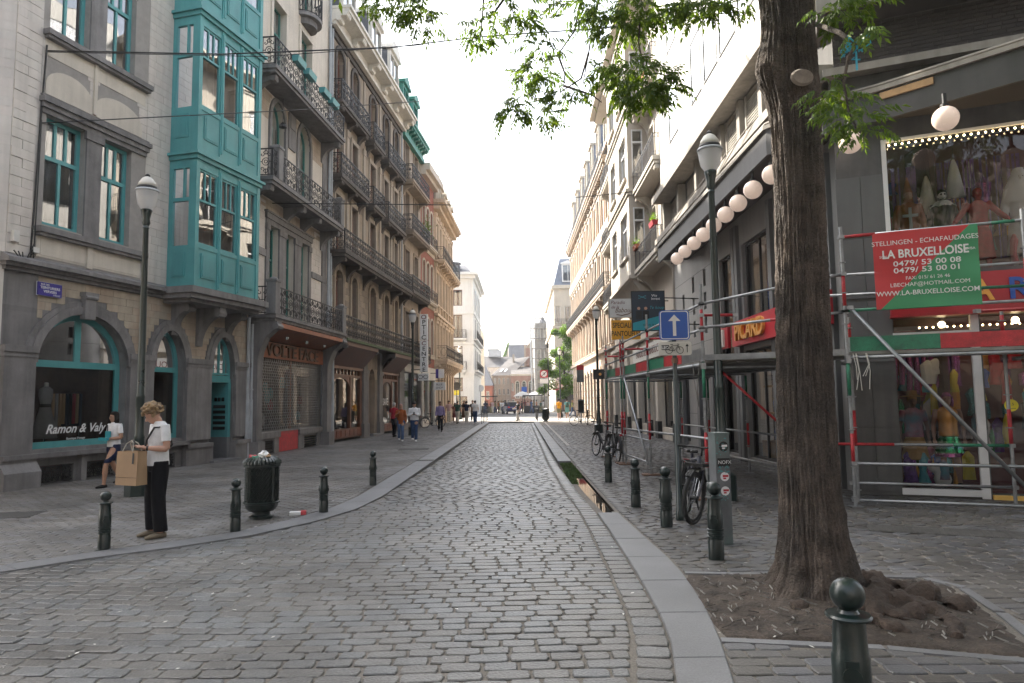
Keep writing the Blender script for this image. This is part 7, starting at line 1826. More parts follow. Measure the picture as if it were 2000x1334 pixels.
# limbs and twigs
b = MB()
def limb(pts, r0, r1, n=10): b.tube(pts, [r0+(r1-r0)*k/(len(pts)-1) for k in range(len(pts))], n)
limb([(-.1, 0, 5.9), (-.3, .2, 6.8), (-.9, .6, 7.8), (-2, 1.0, 8.6), (-3.5, 1.4, 9)], .17, .05); limb([(.0, 0, 5.9), (.1, -.1, 7), (.3, -.2, 8.5), (.2, .1, 10)], .2, .08)
limb([(.1, 0, 6), (.6, .3, 7), (1.4, .8, 7.9)], .14, .05); limb([(-.6, .4, 7.4), (-1.4, .5, 7.1), (-2.2, .7, 6.6), (-2.8, .95, 5.9)], .05, .012, 7)
W_ = lambda x, y, z: (x-TX, y-TY, z)
tw = [[(1.2, 6.8, 7.4), (.75, 6.9, 6.2), (.62, 6.9, 5.62), (.45, 7, 5.42), (.30, 7, 5.35)], [(.45, 7, 5.42), (.52, 7, 5.2), (.5, 6.95, 5.05)], [(1.0, 6.7, 6.4), (.80, 6.8, 5.6), (.76, 6.85, 5.35), (.7, 6.9, 5.05)], [(.76, 6.85, 5.35), (.68, 6.9, 5.1), (.45, 6.9, 4.95)], [(1.5, 6.4, 7.2), (1.25, 6.4, 5.8), (1.18, 6.3, 5.15), (1.24, 6.3, 4.8)], [(.5, 6.95, 5.05), (.78, 6.85, 4.9), (.86, 6.7, 4.75)],
      [(0, 6.9, 7.2), (-.1, 6.9, 6.2), (.0, 6.85, 5.7)], [(-.9, 7.1, 7.5), (-1.2, 7.2, 6.5), (-1.35, 7.2, 6.1)], [(1.4, 6.4, 6.6), (1.45, 6.2, 5.8), (1.5, 6.2, 5.5)], [(-.3, 7, 6.6), (-.35, 7, 5.9), (-.38, 7, 5.6)]]
for t in tw: limb([W_(*p) for p in t], .014, .005, 5)
limb([W_(*p) for p in [(2.68, 5.85, 5.05), (2.66, 5.4, 4.72), (2.68, 5.2, 4.5), (2.62, 5.2, 4.41), (2.57, 5.2, 4.2), (2.6, 5.2, 3.95), (2.66, 5.2, 3.8)]], .022, .005, 7)
o = b.build('limbs', 'barkgrey', tree, True)
# pinnate leaves: about 300 single ones, the others in one mesh
def leafmesh(seed):
    r = random.Random(seed); b = MB(); n = r.choice((4, 5, 5)); L = r.uniform(.17, .23)
    b.add([(0, -.0015, 0), (L, -.001, -L*.25), (L, .001, -L*.25), (0, .0015, 0)], [(0, 1, 2, 3)])
    def lf(x, z, a, l, w, up):
        c, s = math.cos(a), math.sin(a); P = lambda u, v, h: (x+u*c-v*s, u*s+v*c, z+h)
        b.add([P(0, 0, 0), P(l*.45, -w, -.012*up), P(l, 0, -.03*up-l*.25), P(l*.45, w, -.012*up), P(l*.45, 0, .003)], [(0, 1, 4), (1, 2, 4), (2, 3, 4), (3, 0, 4)])
    for k in range(n):
        x = L*(.25+.7*k/n); z = -x*.25*(x/L)
        for s in (-1, 1): lf(x, z, s*r.uniform(.7, 1.0), r.uniform(.06, .08), r.uniform(.012, .016), r.uniform(.3, 1.5))
    lf(L, -L*.25, 0, .075, .015, 1)
    return b
LM = [leafmesh(i) for i in range(9)]; LMe = [l.mesh('leaf', LEAF) for l in LM]
CL = [(-1.54, 7.2, 6.16, .18, .08), (-1.31, 7.2, 6.11, .22, .12), (-1.09, 7.1, 6.0, .16, .12), (-.94, 7.1, 5.88, .12, .11), (-.98, 7.0, 5.98, .16, .06), (-.31, 7.0, 5.75, .17, .14), (-.4, 7, 5.6, .07, .06), (.02, 6.8, 5.84, .23, .12), (.13, 6.8, 5.66, .19, .11), (.35, 6.9, 5.45, .18, .07), (.34, 7, 5.22, .29, .13), (.18, 7.1, 5.23, .16, .12), (.58, 6.9, 4.89, .2, .13), (.12, 7.1, 4.91, .27, .12), (.29, 7.1, 4.76, .14, .09), (-.05, 7.2, 4.86, .13, .08), (.69, 6.6, 5.7, .31, .13), (.95, 6.4, 5.55, .24, .14), (1.04, 6.4, 5.34, .23, .12), (1.21, 6.3, 5.47, .18, .13), (1.43, 6.2, 5.44, .2, .11), (1.68, 6, 5.3, .19, .11), (1.77, 5.9, 5.29, .18, .07), (2.01, 5.8, 5.23, .17, .06), (.89, 6.6, 4.99, .13, .13), (1.24, 6.3, 4.76, .27, .16), (1.2, 6.3, 4.61, .21, .1), (1.4, 6.2, 4.66, .13, .1), (1.11, 6.3, 4.92, .14, .07), (2.74, 5.6, 5.06, .15, .11), (2.81, 5.6, 4.96, .1, .05), (3.0, 5.5, 5.05, .07, .04), (2.54, 5.4, 4.25, .1, .12), (2.58, 5.3, 4.08, .12, .1), (2.64, 5.2, 3.93, .15, .09), (2.71, 5.2, 3.78, .12, .09), (2.58, 5.2, 3.85, .09, .06), (2.76, 5.2, 4.59, .06, .05)]
rest = MB(); cnt = 0; leaves = []
for ci, (x, y, z, rx, rz2) in enumerate(CL):
    n = int(10+620*rx*rz2)
    if 24 <= ci <= 28 or 18 <= ci <= 22: n = int(n*1.7)
    if ci > 30: n = int(8+520*rx*rz2)
    for k in range(n):
        while True:
            u, v, w = random.uniform(-1, 1), random.uniform(-1, 1), random.uniform(-1, 1)
            if u*u+v*v+w*w < 1: break
        leaves.append((x+u*rx-.06*random.random(), y+v*max(rx, rz2)*.9, z+w*rz2+.03, math.atan2(v, u)+random.uniform(-.9, .9), random.uniform(-.2, .75), random.uniform(-.5, .5), random.uniform(.62, 1.0)))
for k in range(4200):       # crown going on above the frame
    a = random.uniform(0, 2*PI); d = 5.2*math.sqrt(random.random()); zz = 7.0+random.random()*3.6
    if TY+d*math.sin(a) > 8.6 and zz < 9: continue
    leaves.append((TX-.3+d*math.cos(a), TY-.6+d*math.sin(a), zz, random.uniform(0, 6), random.uniform(-.2, .8), random.uniform(-.5, .5), 1.9))
order = sorted(range(len(leaves)), key=lambda i: leaves[i][1] if leaves[i][2] < 6.4 else 99)
for q, i in enumerate(order):
    x, y, z, a, p_, r_, s = leaves[i]
    m = Matrix.Translation(W_(x, y, z)) @ Matrix.Rotation(a, 4, 'Z') @ Matrix.Rotation(p_, 4, 'Y') @ Matrix.Rotation(r_, 4, 'X') @ Matrix.Scale(s, 4)
    if q < 290: o = bpy.data.objects.new('leaf', LMe[i % 9]); C.objects.link(o); o.parent = tree; o.matrix_local = m
    else: l = LM[i % 9]; rest.add([m @ Vector(v) for v in l.v], l.f)
stuff(rest.build('crown', LEAF, tree))
M['ribbonblue'] = mat('ribbonblue', (.05, .42, .62), .6, .1, 8)
b = MB(); rr = random.Random(3)
for k in range(26):
    x, y, z = 2.66+rr.uniform(-.05, .07), 5.25+rr.uniform(-.06, .08), 4.5+rr.uniform(-.05, .07); b.tube([(x, y, z), (x+rr.uniform(-.03, .03), y, z+rr.uniform(-.03, .03)), (x+rr.uniform(-.05, .05), y, z+rr.uniform(-.06, .03))], .006, 4)
b.tube([(2.7, 5.2, 4.45), (2.8, 5.2, 4.52), (2.79, 5.2, 4.6), (2.7, 5.2, 4.5)], .006, 4); b.tube([(2.68, 5.2, 4.45), (2.68, 5.2, 4.3)], .008, 4)
tag(b.build('ribbon', 'ribbonblue', None), 'blue ribbon tied round a thin branch right of the tree trunk', 'ribbon')
# overhead cables
def cable(label, pts, r):
    P = []
    for i in range(len(pts)-1):
        a, c = Vector(pts[i]), Vector(pts[i+1])
        for k in range(12): P.append(a.lerp(c, k/12))
    P.append(Vector(pts[-1])); b = MB(); b.tube(P, r, 6); tag(b.build('overhead_cable', 'black', None, True), label, 'cable')
cable('thick twisted cable across the street from the corner house to the white panelled building', [(-10.95, 15.05, 9.98), (-7, 15.5, 10.05), (-3, 15.9, 10.35), (-.97, 16, 10.62), (2, 16.3, 10.95), (5.66, 16.8, 11.6)], .017)
cable('thinner wire running just under the thick twisted cable', [(-10.95, 15.05, 9.95), (-6, 15.5, 9.97), (-.97, 16, 10.52), (5.66, 16.8, 11.5)], .009)
cable('wire from the corner house passing before the turquoise bay and rising over the street', [(-10.9, 15.05, 8.25), (-7.45, 21.5, 11.3), (.6, 36.6, 18.7), (5.1, 45, 22.9)], .015)
cable('long level wire at mid height from the cream town house to the beige bay house', [(-9.2, 24, 8.97), (-.96, 24, 8.74), (5.3, 30, 11.0)], .018)
b = MB(); b.lathe([(.03, .2), (.12, .1), (.14, 0), (.03, -.02)], 10); b.tube([(0, 0, .2), (0, 0, 1.15)], .01, 5); l = tag(b.build('lantern', 'black', None), 'small dark lantern hung under the top scroll balcony', 'lamp'); l.location = (-8.6, 24.2, 11.85)
# ------------------------------------------------------------------ far end of the street
def simple_block(name, label, x0, x1, y0, y1, H, mt, wins=(), rot=0, roof=None, side=(), fm='whitepaint', fw=.08):
    """front faces the camera; local x to the right, y away"""
    t = thing(name, label, 'building', (x0, y0, 0), rot); W = x1-x0; D = y1-y0
    wall(t, 'front_wall', mt, 0, W, 0, H, wins, depth=.3)
    b = MB(); e = .003; b.quad((0, e, 0), (0, D, 0), (0, D, H), (0, e, H)); b.quad((W, e, 0), (W, e, H), (W, D, H), (W, D, 0)); b.quad((0, D, 0), (W, D, 0), (W, D, H), (0, D, H)); b.quad((0, e, H), (W, e, H), (W, D, H), (0, D, H)); b.build('side_wall', mt, t)
    b = MB(); b.quad((.05, .7, 0), (W-.05, .7, 0), (W-.05, .7, H-.1), (.05, .7, H-.1)); b.build('interior', 'interior', t)
    for o in wins: window(t, o, fm, y=.18, cols=2, fw=fw, curtain='sides' if o['z0'] > 3 else None)
    for o in side:           # windows let into the street side, as framed panes proud of the wall
        s, y, z0, z1, w = o
        x = 0 if s < 0 else W
        b = MB(); b.box(x-.07, x+.07, y-w/2-.15, y+w/2+.15, z0-.15, z1+.15); f = b.build('window', fm if fm != 'woodbrown' else 'whitestone', t); b = MB(); b.box(x-.09, x+.09, y-w/2, y+w/2, z0, z1); b.build('pane', 'posterdark', f)
    return t
# white corner building
w_ = [op(3.35, 4.4, z, z+h) for z, h in ((13.0, 1.9), (9.2, 2.7), (5.5, 2.7), (2.9, 1.6))]+[op(.8, 1.8, z, z+h) for z, h in ((13.0, 1.9), (9.2, 2.7), (5.5, 2.7))]+[op(3.6, 4.9, .1, 2.3)]
wb = simple_block('white_corner_building', 'white rendered corner building with narrow brown windows and small iron balconies', -11.2, -5.5, 80, 95, 16.2, 'whitestone', w_, fm='woodbrown', rot=.0, side=[(1, y, z, z+2.4, 1.0) for y in (3, 6.5, 10, 13) for z in (5.5, 9.2, 12.8)])
b = MB(); b.box(-.3, 5.95, -.45, 15.2, 16.2, 16.6); b.box(-.5, 6.3, -.85, 15.4, 16.6, 16.9); b.build('cornice', 'whitestone', wb)
b = MB()
for z in (4.9, 8.4, 12.0): b.box(-.05, 5.8, -.15, 15.1, z, z+.3)
b.build('string_course', 'whitestone', wb)
for z in (5.4, 9.1): balcony(wb, 2.9, 4.9, z, .2, .6, 1.0, 'whitestone', 'simple', cons=(3.2, 4.6), conh=.4, uw=.4, r=.014)
b = MB()
for z in (5.4, 9.1): 
    b.box(5.7, 6.15, .5, 14, z-.2, z)
b.build('side_balcony_slab', 'whitestone', wb)
b = MB()
for z in (5.4, 9.1): ironrun(b, (6.1, .5), (6.1, 14), z, z+1, 'simple', .6, .016)
b.build('side_railing', 'iron', wb)
for c in (2.3, 5.2):
    b = MB(); b.box(c-.1, c+.1, -.08, 0, 5.2, 16.1); b.build('pilaster', 'whitestone', wb)
b = MB(); b.add([(0, -.2, 16.9), (5.7, -.2, 16.9), (4.6, 3, 18.4), (0, 3, 18.4)], [(0, 1, 2, 3)]); b.add([(5.7, -.2, 16.9), (5.7, 15, 16.9), (4.6, 15, 18.4), (4.6, 3, 18.4)], [(0, 1, 2, 3)]); b.build('hip_roof', 'slate', wb); dormer(wb, 3.2, 16.95, 1.8, 1.1, 1.5, 'slate', 'slate', yb=.2, gable=.1)
part(wb, 'yellow_sign', 'orange', (2.7, 4.1, -.12, -.01, 2.45, 3.0)); M['lemon'] = mat('lemon', (.75, .62, .03), .5); part(wb, 'yellow_panel', 'lemon', (2.72, 4.08, -.14, -.121, 2.47, 2.98))
# building with the blue slate roof across the crossing
w_ = [op(1.5, 2.5, z, z+2.4) for z in (15.6-2.9, 8.6, 4.8)]+[op(.2+.0, .9, 12.7, 15.1)]
hb = simple_block('slate_roof_building', 'cream stone building with blue slate mansard and white dormer across the crossing', 4.9, 8.6, 97, 125, 17.6, 'haussmann', w_, fm='white', side=[(-1, y, z, z+2.2, 1.1) for y in (3, 7, 11, 15, 19, 23) for z in (4.8, 8.6, 12.7)])
b = MB(); b.box(-.35, 4, -.4, 28, 17.6, 18.1); b.box(-.3, 4, -.6, 28, 11.9, 12.2); b.box(-.1, 4, -.15, 28, 8.0, 8.25); b.build('cornice', 'haussmann', hb)
b = MB(); ironrun(b, (-.2, -.55), (3.7, -.55), 12.2, 13.2, 'simple', .4, .016); b.build('railing', 'iron', hb)
b = MB(); b.add([(0, 0, 18.1), (3.7, 0, 18.1), (3.7, 1.2, 22.2), (1.0, 1.2, 22.2)], [(0, 1, 2, 3)]); b.add([(0, 0, 18.1), (1.0, 1.2, 22.2), (1.0, 28, 22.2), (0, 28, 18.1)], [(0, 1, 2, 3)]); b.build('mansard', 'slateblue', hb); dormer(hb, 2.1, 18.6, 1.7, 2.6, 1.6, 'white', 'white', yb=-.05, gable=.35, side='slateblue')
part(hb, 'shop_front', 'darkwood', (.2, 3.6, -.1, -.01, .1, 3.4)); part(hb, 'awning', 'redpaint', (-.4, 3.7, -1.4, -.11, 3.1, 3.3))
# narrow house wrapped in scaffold
simple_block('pale_house', 'pale lower house seen just beyond the white corner building', -11, -6.1, 99, 115, 13, 'cream', [])
t = simple_block('scaffolded_house', 'tall narrow grey house wrapped in distant scaffold tubes with a small spire behind', 2.7, 5.6, 128, 150, 16.2, 'greypanel2', [op(.5, 1.2, z, z+2.2) for z in (5, 9, 13)]+[op(1.7, 2.4, z, z+2.2) for z in (5, 9, 13)])
b = MB(); b.lathe([(1.2, 16.2), (.6, 17.0), (.08, 17.8), (.05, 18.2), (.16, 18.4), (.02, 18.7)], 8, (1.6, 3, 0)); b.build('spire', 'slate', t)
b = MB()
for x in (-.5, .25, 1.0, 1.75, 2.5, 3.1):
    b.tube([(x, -1, 0), (x, -1, 17.6)], .045, 5); 
for y in (2, 5, 8, 11, 15): b.tube([(-.6, y, 0), (-.6, y, 17.6)], .045, 5)
for k in range(10): z = 1.9+1.9*k; b.tube([(-.6, -1, z), (3.2, -1, z)], .04, 5); b.tube([(-.6, -1, z), (-.6, 15, z)], .04, 5); b.tube([(-.6, -1, z-.95), (3.2, -1, z-.95)], .03, 5); b.tube([(-.5+1.5*(k % 2), -1, z), (1.0+1.5*(k % 2), -1, z+1.9)], .03, 4)
b.build('scaffold_tubes', 'galv', t); b = MB()
for k in range(10): z = 1.8+1.9*k; b.box(-.6, 3.2, -1.1, -.3, z, z+.06)
b.build('scaffold_decks', 'plank', t)
# brick chapel, stone house, small brick house, roofs behind
ch = simple_block('brick_chapel', 'low brick chapel with tall arched windows at the end of the street', -2.0, 2.5, 139, 155, 7.0, M['brickpale'], [op(.9+1.35*k, 1.7+1.35*k, 2.2, 5.2, .45) for k in range(3)]+[op(.1, .6, 3.6, 5.0, .3), op(.15, .7, .05, 2.0)])
for k in range(3):
    b = MB(); surround(b, op(.9+1.35*k, 1.7+1.35*k, 2.2, 5.2, .45), .12, .06); b.build('window_surround', 'haussmann', ch)
b = MB(); b.box(-.1, 4.6, -.35, 0, 6.7, 7.1); b.build('cornice', 'haussmann', ch); b = MB(); b.add([(0, -.3, 7.1), (4.5, -.3, 7.1), (4.5, 7, 8.9), (0, 7, 8.9)], [(0, 1, 2, 3)]); b.build('roof', M['rooftile'], ch)
ct = simple_block('chapel_tower', 'tall pale red brick gable with an arched window behind the chapel', 1.0, 4.2, 150, 160, 13.2, M['brickpale'], [op(1.0, 1.8, 7.5, 11, .5)], fm='haussmann')
b = MB(); b.prism([(0, 13.2), (1.6, 15.0), (3.2, 13.2)], -.1, .6); b.box(-.15, .25, -.2, .3, 7, 14); b.build('gable', 'ornate2', ct)
st_ = simple_block('stone_house', 'three-storey pale stone house with a dark tiled roof beside the chapel', -5.9, -2.05, 141, 156, 6.9, 'ornate2', [op(.35+.9*k, .8+.9*k, z, z+1.3) for k in range(4) for z in (.6, 2.9, 5.1)])
b = MB(); b.add([(-.2, -.3, 6.9), (3.95, -.3, 6.9), (8, 7, 11.2), (3.2, 7, 10.6)], [(0, 1, 2, 3)]); b.add([(-.2, -.3, 6.9), (3.2, 7, 10.6), (-.2, 14, 6.9)], [(0, 1, 2)]); b.add([(3.95, -.3, 6.9), (3.95, 8, 6.9), (8, 7, 11.2)], [(0, 1, 2)]); rf = b.build('roof', M['rooftile'], st_)
for k in range(2):
    b = MB(); b.add([(1.5+.9*k, .9, 7.75), (1.9+.9*k, .9, 7.75), (2.4+.9*k, 1.9, 8.35), (2.0+.9*k, 1.9, 8.35)], [(0, 1, 2, 3)]); b.build('skylight', 'white', rf)
b = MB(); b.box(4.2, 4.6, 5, 5.6, 9.5, 11.6); b.build('chimney', 'brownlight', rf)
lb = simple_block('low_brick_house', 'low red brick house with a sagging dark roof on the left of the square', -8.6, -5.6, 134, 145, 4.8, M['brickfar'], [op(.4, 1, 2, 3.6), op(1.8, 2.4, 2, 3.6)])
b = MB(); b.add([(-.2, -.4, 4.7), (3.2, -.4, 4.7), (1.5, 5, 9), (-.2, 5, 9.2)], [(0, 1, 2, 3)]); b.add([(3.2, -.4, 4.7), (3.2, 10, 4.7), (1.5, 5, 9)], [(0, 1, 2)]); b.build('roof', 'slate', lb)
cream = simple_block('cream_house', 'cream house with a grey roof and skylights behind the low brick house', -9.5, -3.2, 172, 185, 10.2, 'cream', [op(3.3, 4.1, 7.6, 9.2), op(1.2, 2.0, 7.6, 9.2)])
b = MB(); b.add([(0, -.3, 10.1), (6.3, -.3, 10.1), (8.5, 6, 13.0), (0, 6, 13.4)], [(0, 1, 2, 3)]); b.add([(6.3, -.3, 10.1), (6.3, 12, 10.1), (8.5, 6, 13)], [(0, 1, 2)]); b.build('roof', 'farroof', cream); part(cream, 'roof_plant', 'zinc', (1.2, 4.6, 3, 5.5, 13.0, 14.6)); part(cream, 'roof_plant_cap', 'galv', (1.0, 4.0, 3, 5, 14.6, 15))
gv = simple_block('gabled_house', 'house with a steep slate roof and an ivy covered gable above the stone house', -4.3, 1.6, 185, 200, 11, 'haussmann', [])
b = MB(); b.add([(1.2, -.3, 11), (6.2, -.3, 11), (6.2, 5, 17.2), (1.0, 5, 17.2)], [(0, 1, 2, 3)]); b.build('roof', 'slate', gv); b = MB(); b.prism([(-.8, 11), (1.2, 11), (1.0, 17.2)], -.2, 0); b.build('gable', 'haussmann', gv)
b = MB()
for k in range(700):
    t_ = random.random(); z = 11+6.2*t_; x = -.8+1.9*t_+random.uniform(-.5, .4)*(1.1-t_); s = .28; a = random.uniform(0, 6.3)
    b.add([(x, -.3-random.random()*.25, z), (x+s*math.cos(a), -.4, z+s*math.sin(a)), (x+s*math.cos(a+1.3), -.35, z+s*math.sin(a+1.3))], [(0, 1, 2)])
stuff(b.build('ivy', LEAFB, gv))
for x0, x1, y0, y1, h, m, lab in ((-42, -13, -26, 3.5, 16, 'brownlight', 'brown rendered block across the side street on the near left'), (12.5, 40, -26, 5.5, 15, 'bluegrey', 'grey block on the near right beyond the costume shop'), (-14, 12, -48, -34, 19, 'brownstone', 'brown block closing the view behind'), (-40, -21, 20, 44, 22, 'brownlight', 'tall block up the side street behind the corner house')):
    simple_block('unseen_shade_block', lab, x0, x1, y0, y1, h, m, [])  # out-of-view blocks added to shade the ground and dim the glass reflections
sb = simple_block('shadow_side_block', 'plain distant block closing the side street behind the white corner building', -60, -20, 100, 120, 14, 'haussmann', []); sb2 = simple_block('far_right_block', 'plain distant block far behind the scaffolded house', 6.2, 40, 128, 150, 15, 'haussmann', [])  # the first is a hidden block added to cast shade
# the street tree by the crossing
ft = thing('lime_tree', 'bright green tree at the crossing between the ornate block and the slate roof building', 'tree', (5.5, 84, 0))
b = MB(); b.tube([(0, 0, 0), (.05, 0, 2), (-.1, 0, 4), (-.2, 0, 8.5)], [.22, .18, .14, .05], 8)
for k in range(9): a = 2.4*k; b.tube([(0, 0, 2.6+.6*k), (.8*math.cos(a), .8*math.sin(a), 3.4+.6*k), (1.8*math.cos(a), 1.8*math.sin(a), 4.0+.6*k)], [.07, .05, .02], 6)
b.build('trunk', 'barkgrey', ft); b = MB(); rr = random.Random(9)
cl = [(rr.uniform(-2.2, 1.2)*q, rr.uniform(-1.4, 1.4)*q, z, rr.uniform(.55, 1.0)) for z, q in ((2.4, .8), (3.0, 1), (3.3, 1.1), (4, 1.2), (4.3, 1.2), (5, 1.2), (5.2, 1.3), (6, 1.25), (6.2, 1.2), (7, 1.1), (7.4, 1), (8.2, .8), (9, .6), (9.8, .4), (10.4, .2), (3.6, 1), (4.8, 1), (5.8, 1), (6.6, 1), (7.8, .8), (2.7, 1.2), (8.8, .5))]
cl += [(-2.9, -.3, 2.9, .6), (-2.5, 0, 6.1, .8), (-2.3, .3, 5.4, .7), (-1.2, -.5, 10.0, .5)]
for cx, cy, cz, r in cl:
    for k in range(420):
        while True:
            u, v, w = rr.uniform(-1, 1), rr.uniform(-1, 1), rr.uniform(-1, 1)
            if u*u+v*v+w*w < 1: break
        s = rr.uniform(.13, .22); a = rr.uniform(0, 6.3); e = rr.uniform(-.8, .8); x, y, z = cx+u*r, cy+v*r, cz+w*r*.8
        b.add([(x, y, z), (x+s*math.cos(a), y+s*math.sin(a), z+s*e), (x+1.3*s*math.cos(a+.6), y+1.3*s*math.sin(a+.6), z+s*e-.05), (x+.8*s*math.cos(a+1.2), y+.8*s*math.sin(a+1.2), z)], [(0, 1, 2, 3)])
stuff(b.build('crown', LEAFB, ft))
# street furniture at the crossing
bin_('dark green litter bin at the far end of the right kerb', 1.98, 56.0, 1.15)
for k, (x, y) in enumerate([(-3.0, 52+2.2*j) for j in range(5)]+[(1.35, 57+2.4*j) for j in range(4)]):
    b = MB(); b.tube([(0, 0, 0), (0, 0, 1.0)], .03, 6); b.lathe([(.035, .96), (.035, 1.02), (.01, 1.05)], 6); o = tag(b.build('steel_post', 'black', None), 'thin dark steel post, %s of the row beside the %s' % (('nearest', 'second', 'middle', 'fourth', 'farthest')[k if k < 5 else (k-5)*4//3], 'left kerb' if k < 5 else 'far litter bin'), 'post', 'steel posts at the crossing'); o.location = (x, y, 0)
def fsign(name, label, x, y, zc, shape, mt_, r, ph=None):
    t = thing(name, label, 'traffic sign', (x, y, 0)); b = MB(); b.tube([(0, 0, 0), (0, 0, zc+r)], .04, 6); b.build('pole', 'black', t)
    b = MB()
    if shape == 'round': b.lathe([(r, -.02), (r, .02)], 20)
    else: b.box(-r, r, -r, r, -.02, .02)
    o = b.build('face', mt_, t); o.rotation_euler.x = PI/2; o.location = (0, -.06, zc); return t
fsign('traffic_sign', 'round dark sign seen from behind in front of the white corner building', -6.2, 66, 3.2, 'round', 'black', .38)
t = fsign('traffic_sign', 'red square no-left-turn sign before the scaffolded house', 2.55, 75, 4.6, 'square', 'shopred', .42)
b = MB(); b.lathe([(.33, -.03), (.33, .03)], 20); o = b.build('white_disc', 'white', t); o.rotation_euler.x = PI/2; o.location = (0, -.07, 4.6); b = MB(); b.tube([(-.2, -.11, 4.4), (.2, -.11, 4.8)], .04, 5); b.tube([(.1, -.11, 4.45), (.05, -.11, 4.7), (-.15, -.11, 4.7)], .03, 5); b.build('arrow', 'black', t); part(t, 'lower_plate', 'white', (-.45, .45, -.08, -.04, 3.55, 4.05))
t = fsign('traffic_sign', 'small blue square sign beyond the market stalls', .5, 105, 3.4, 'square', 'blue', .4); t = fsign('traffic_sign', 'pale round sign on a pole left of the crowd', -5.3, 90, 3.4, 'round', 'white', .45); b = MB(); b.tube([(0, 0, 0), (0, 0, 8.2)], .07, 6); b.lathe([(.1, 8), (.16, 8.4), (.04, 8.7)], 8); tag(b.build('tall_pole', 'black', None), 'tall dark pole beside the red turn sign at the crossing', 'pole').location = (3.3, 82, 0)
# market stalls and parasols
for x, y, m, lab in ((.2, 96, 'curtain', 'pale market parasol behind the parked car'), (2.0, 99, 'white', 'tilted white awning over a stall at the end of the street'), (3.2, 101, 'darkcurtain', 'dark parasol beside the tilted white awning')):
    t = thing('parasol', lab, 'parasol', (x, y, 0)); b = MB(); b.tube([(0, 0, 0), (0, 0, 2.9)], .04, 6); b.build('pole', 'black', t); b = MB(); b.lathe([(1.3, 2.3), (.7, 2.75), (.03, 3.0)], 8, cap=False); b.build('canopy', m, t)
for x, y, w, lab in ((1.6, 94, 2.4, 'dark market counter left of the crossing litter bin'), (-5.4, 101, 3.5, 'long dark stall behind the crowd on the left')):
    t = thing('market_stall', lab, 'stall', (x, y, 0)); part(t, 'counter', 'darkwood', (-w/2, w/2, -.5, .5, 0, 1.0)); part(t, 'roof', 'black', (-w/2-.2, w/2+.2, -.8, .8, 2.3, 2.45)); part(t, 'post', 'black', (-w/2, -w/2+.08, -.5, -.42, 1, 2.3)); part(t, 'post', 'black', (w/2-.08, w/2, -.5, -.42, 1, 2.3))
# blue estate car seen from behind
M['carblue'] = mat('carblue', (.012, .02, .14), .25, .05, 2, coat=.8)
car = thing('car', 'dark blue hatchback with a white roof seen from behind at the crossing', 'car', (-1.35, 89, 0), .25)
b = MB(); n = 20
prof = [(-1.95, .35), (-2.0, .8), (-1.9, 1.0), (1.0, 1.02), (2.0, .85), (2.1, .45), (2.0, .3), (-1.9, .3)]
b.prismx([(y, z) for y, z in prof], -.86, .86); o = b.build('body', 'carblue', car); m = o.modifiers.new('b', 'BEVEL'); m.width = .1; m.segments = 3
b = MB(); b.loft([((0, -.35, 1.0), .80, 1.45), ((0, -.45, 1.25), .74, 1.3), ((0, -.5, 1.5), .64, 1.05), ((0, -.5, 1.56), .5, .9)], 20); o = b.build('cabin', 'black', car, True)
part(car, 'roof', 'white', (-.62, .62, -1.45, .45, 1.53, 1.60)); part(car, 'rear_window', 'posterdark', (-.6, .6, -1.84, -1.7, 1.06, 1.42)); part(car, 'number_plate', 'white', (-.26, .26, -2.03, -1.99, .62, .74)); part(car, 'bumper', 'black', (-.8, .8, -2.06, -1.96, .3, .48))
for s in (-1, 1):
    part(car, 'tail_light', 'shopred', (min(s*.6, s*.85), max(s*.6, s*.85), -2.02, -1.92, .8, .98)); part(car, 'roof_pillar', 'carblue', (min(s*.66, s*.74), max(s*.66, s*.74), -1.75, -1.45, 1.0, 1.5))
    for y in (-1.25, 1.3):
        b = MB(); b.tube([(s*.72, y, .32), (s*.9, y, .32)], .32, 18); w = b.build('wheel', 'rubber', car); b = MB(); b.tube([(s*.89, y, .32), (s*.91, y, .32)], .2, 14); b.build('rim', 'chrome', w)
# ------------------------------------------------------------------ people
def limbloft(b, p, q, r0, r1, r2=None, n=12, mid=.35):
    p, q = Vector(p), Vector(q); d = q-p; r2 = r2 or r0*1.08
    b.loft([(p-d*.02, r0*.7, r0*.7, d), (p+d*.02, r0, r0, d), (p+d*mid, r2, r2, d), (p+d*.97, r1, r1, d), (p+d*1.03, r1*.6, r1*.6, d)], n)
for k, c in dict(tee_white=(.75, .75, .76), trouser_black=(.007, .007, .009), jeans=(.08, .13, .24), jeans_dark=(.03, .06, .14), navy=(.012, .018, .05), khaki=(.2, .19, .1), rust=(.28, .08, .02), cardinal=(.35, .015, .03), lilac=(.25, .2, .36), pinkshirt=(.55, .38, .38), bottle=(.03, .08, .06), mustard=(.75, .35, .02), sea=(.12, .28, .28), olive=(.3, .33, .08), hair_dark=(.015, .012, .01), hair_blond=(.34, .22, .11), hair_grey=(.4, .39, .38), hair_brown=(.07, .035, .02), scarf=(.5, .3, .26), clog=(.2, .165, .12), shoe_white=(.7, .7, .7), shoe_black=(.015, .015, .015), burgundy=(.16, .03, .03), raffia=(.45, .25, .08), cream_cloth=(.6, .56, .48), shoe_brown=(.08, .045, .03)).items(): M[k] = mat(k, c, .8, .08, 8, .1 if 'hair' not in k else .6, 60, spec=.15, tint=tuple(x*(.8 if k != 'hair_blond' else .3) for x in c))
M['hair_blond'] = mat('hair_blond', (.36, .235, .115), .6, .3, 22, .8, 70, tint=(.10, .055, .025))
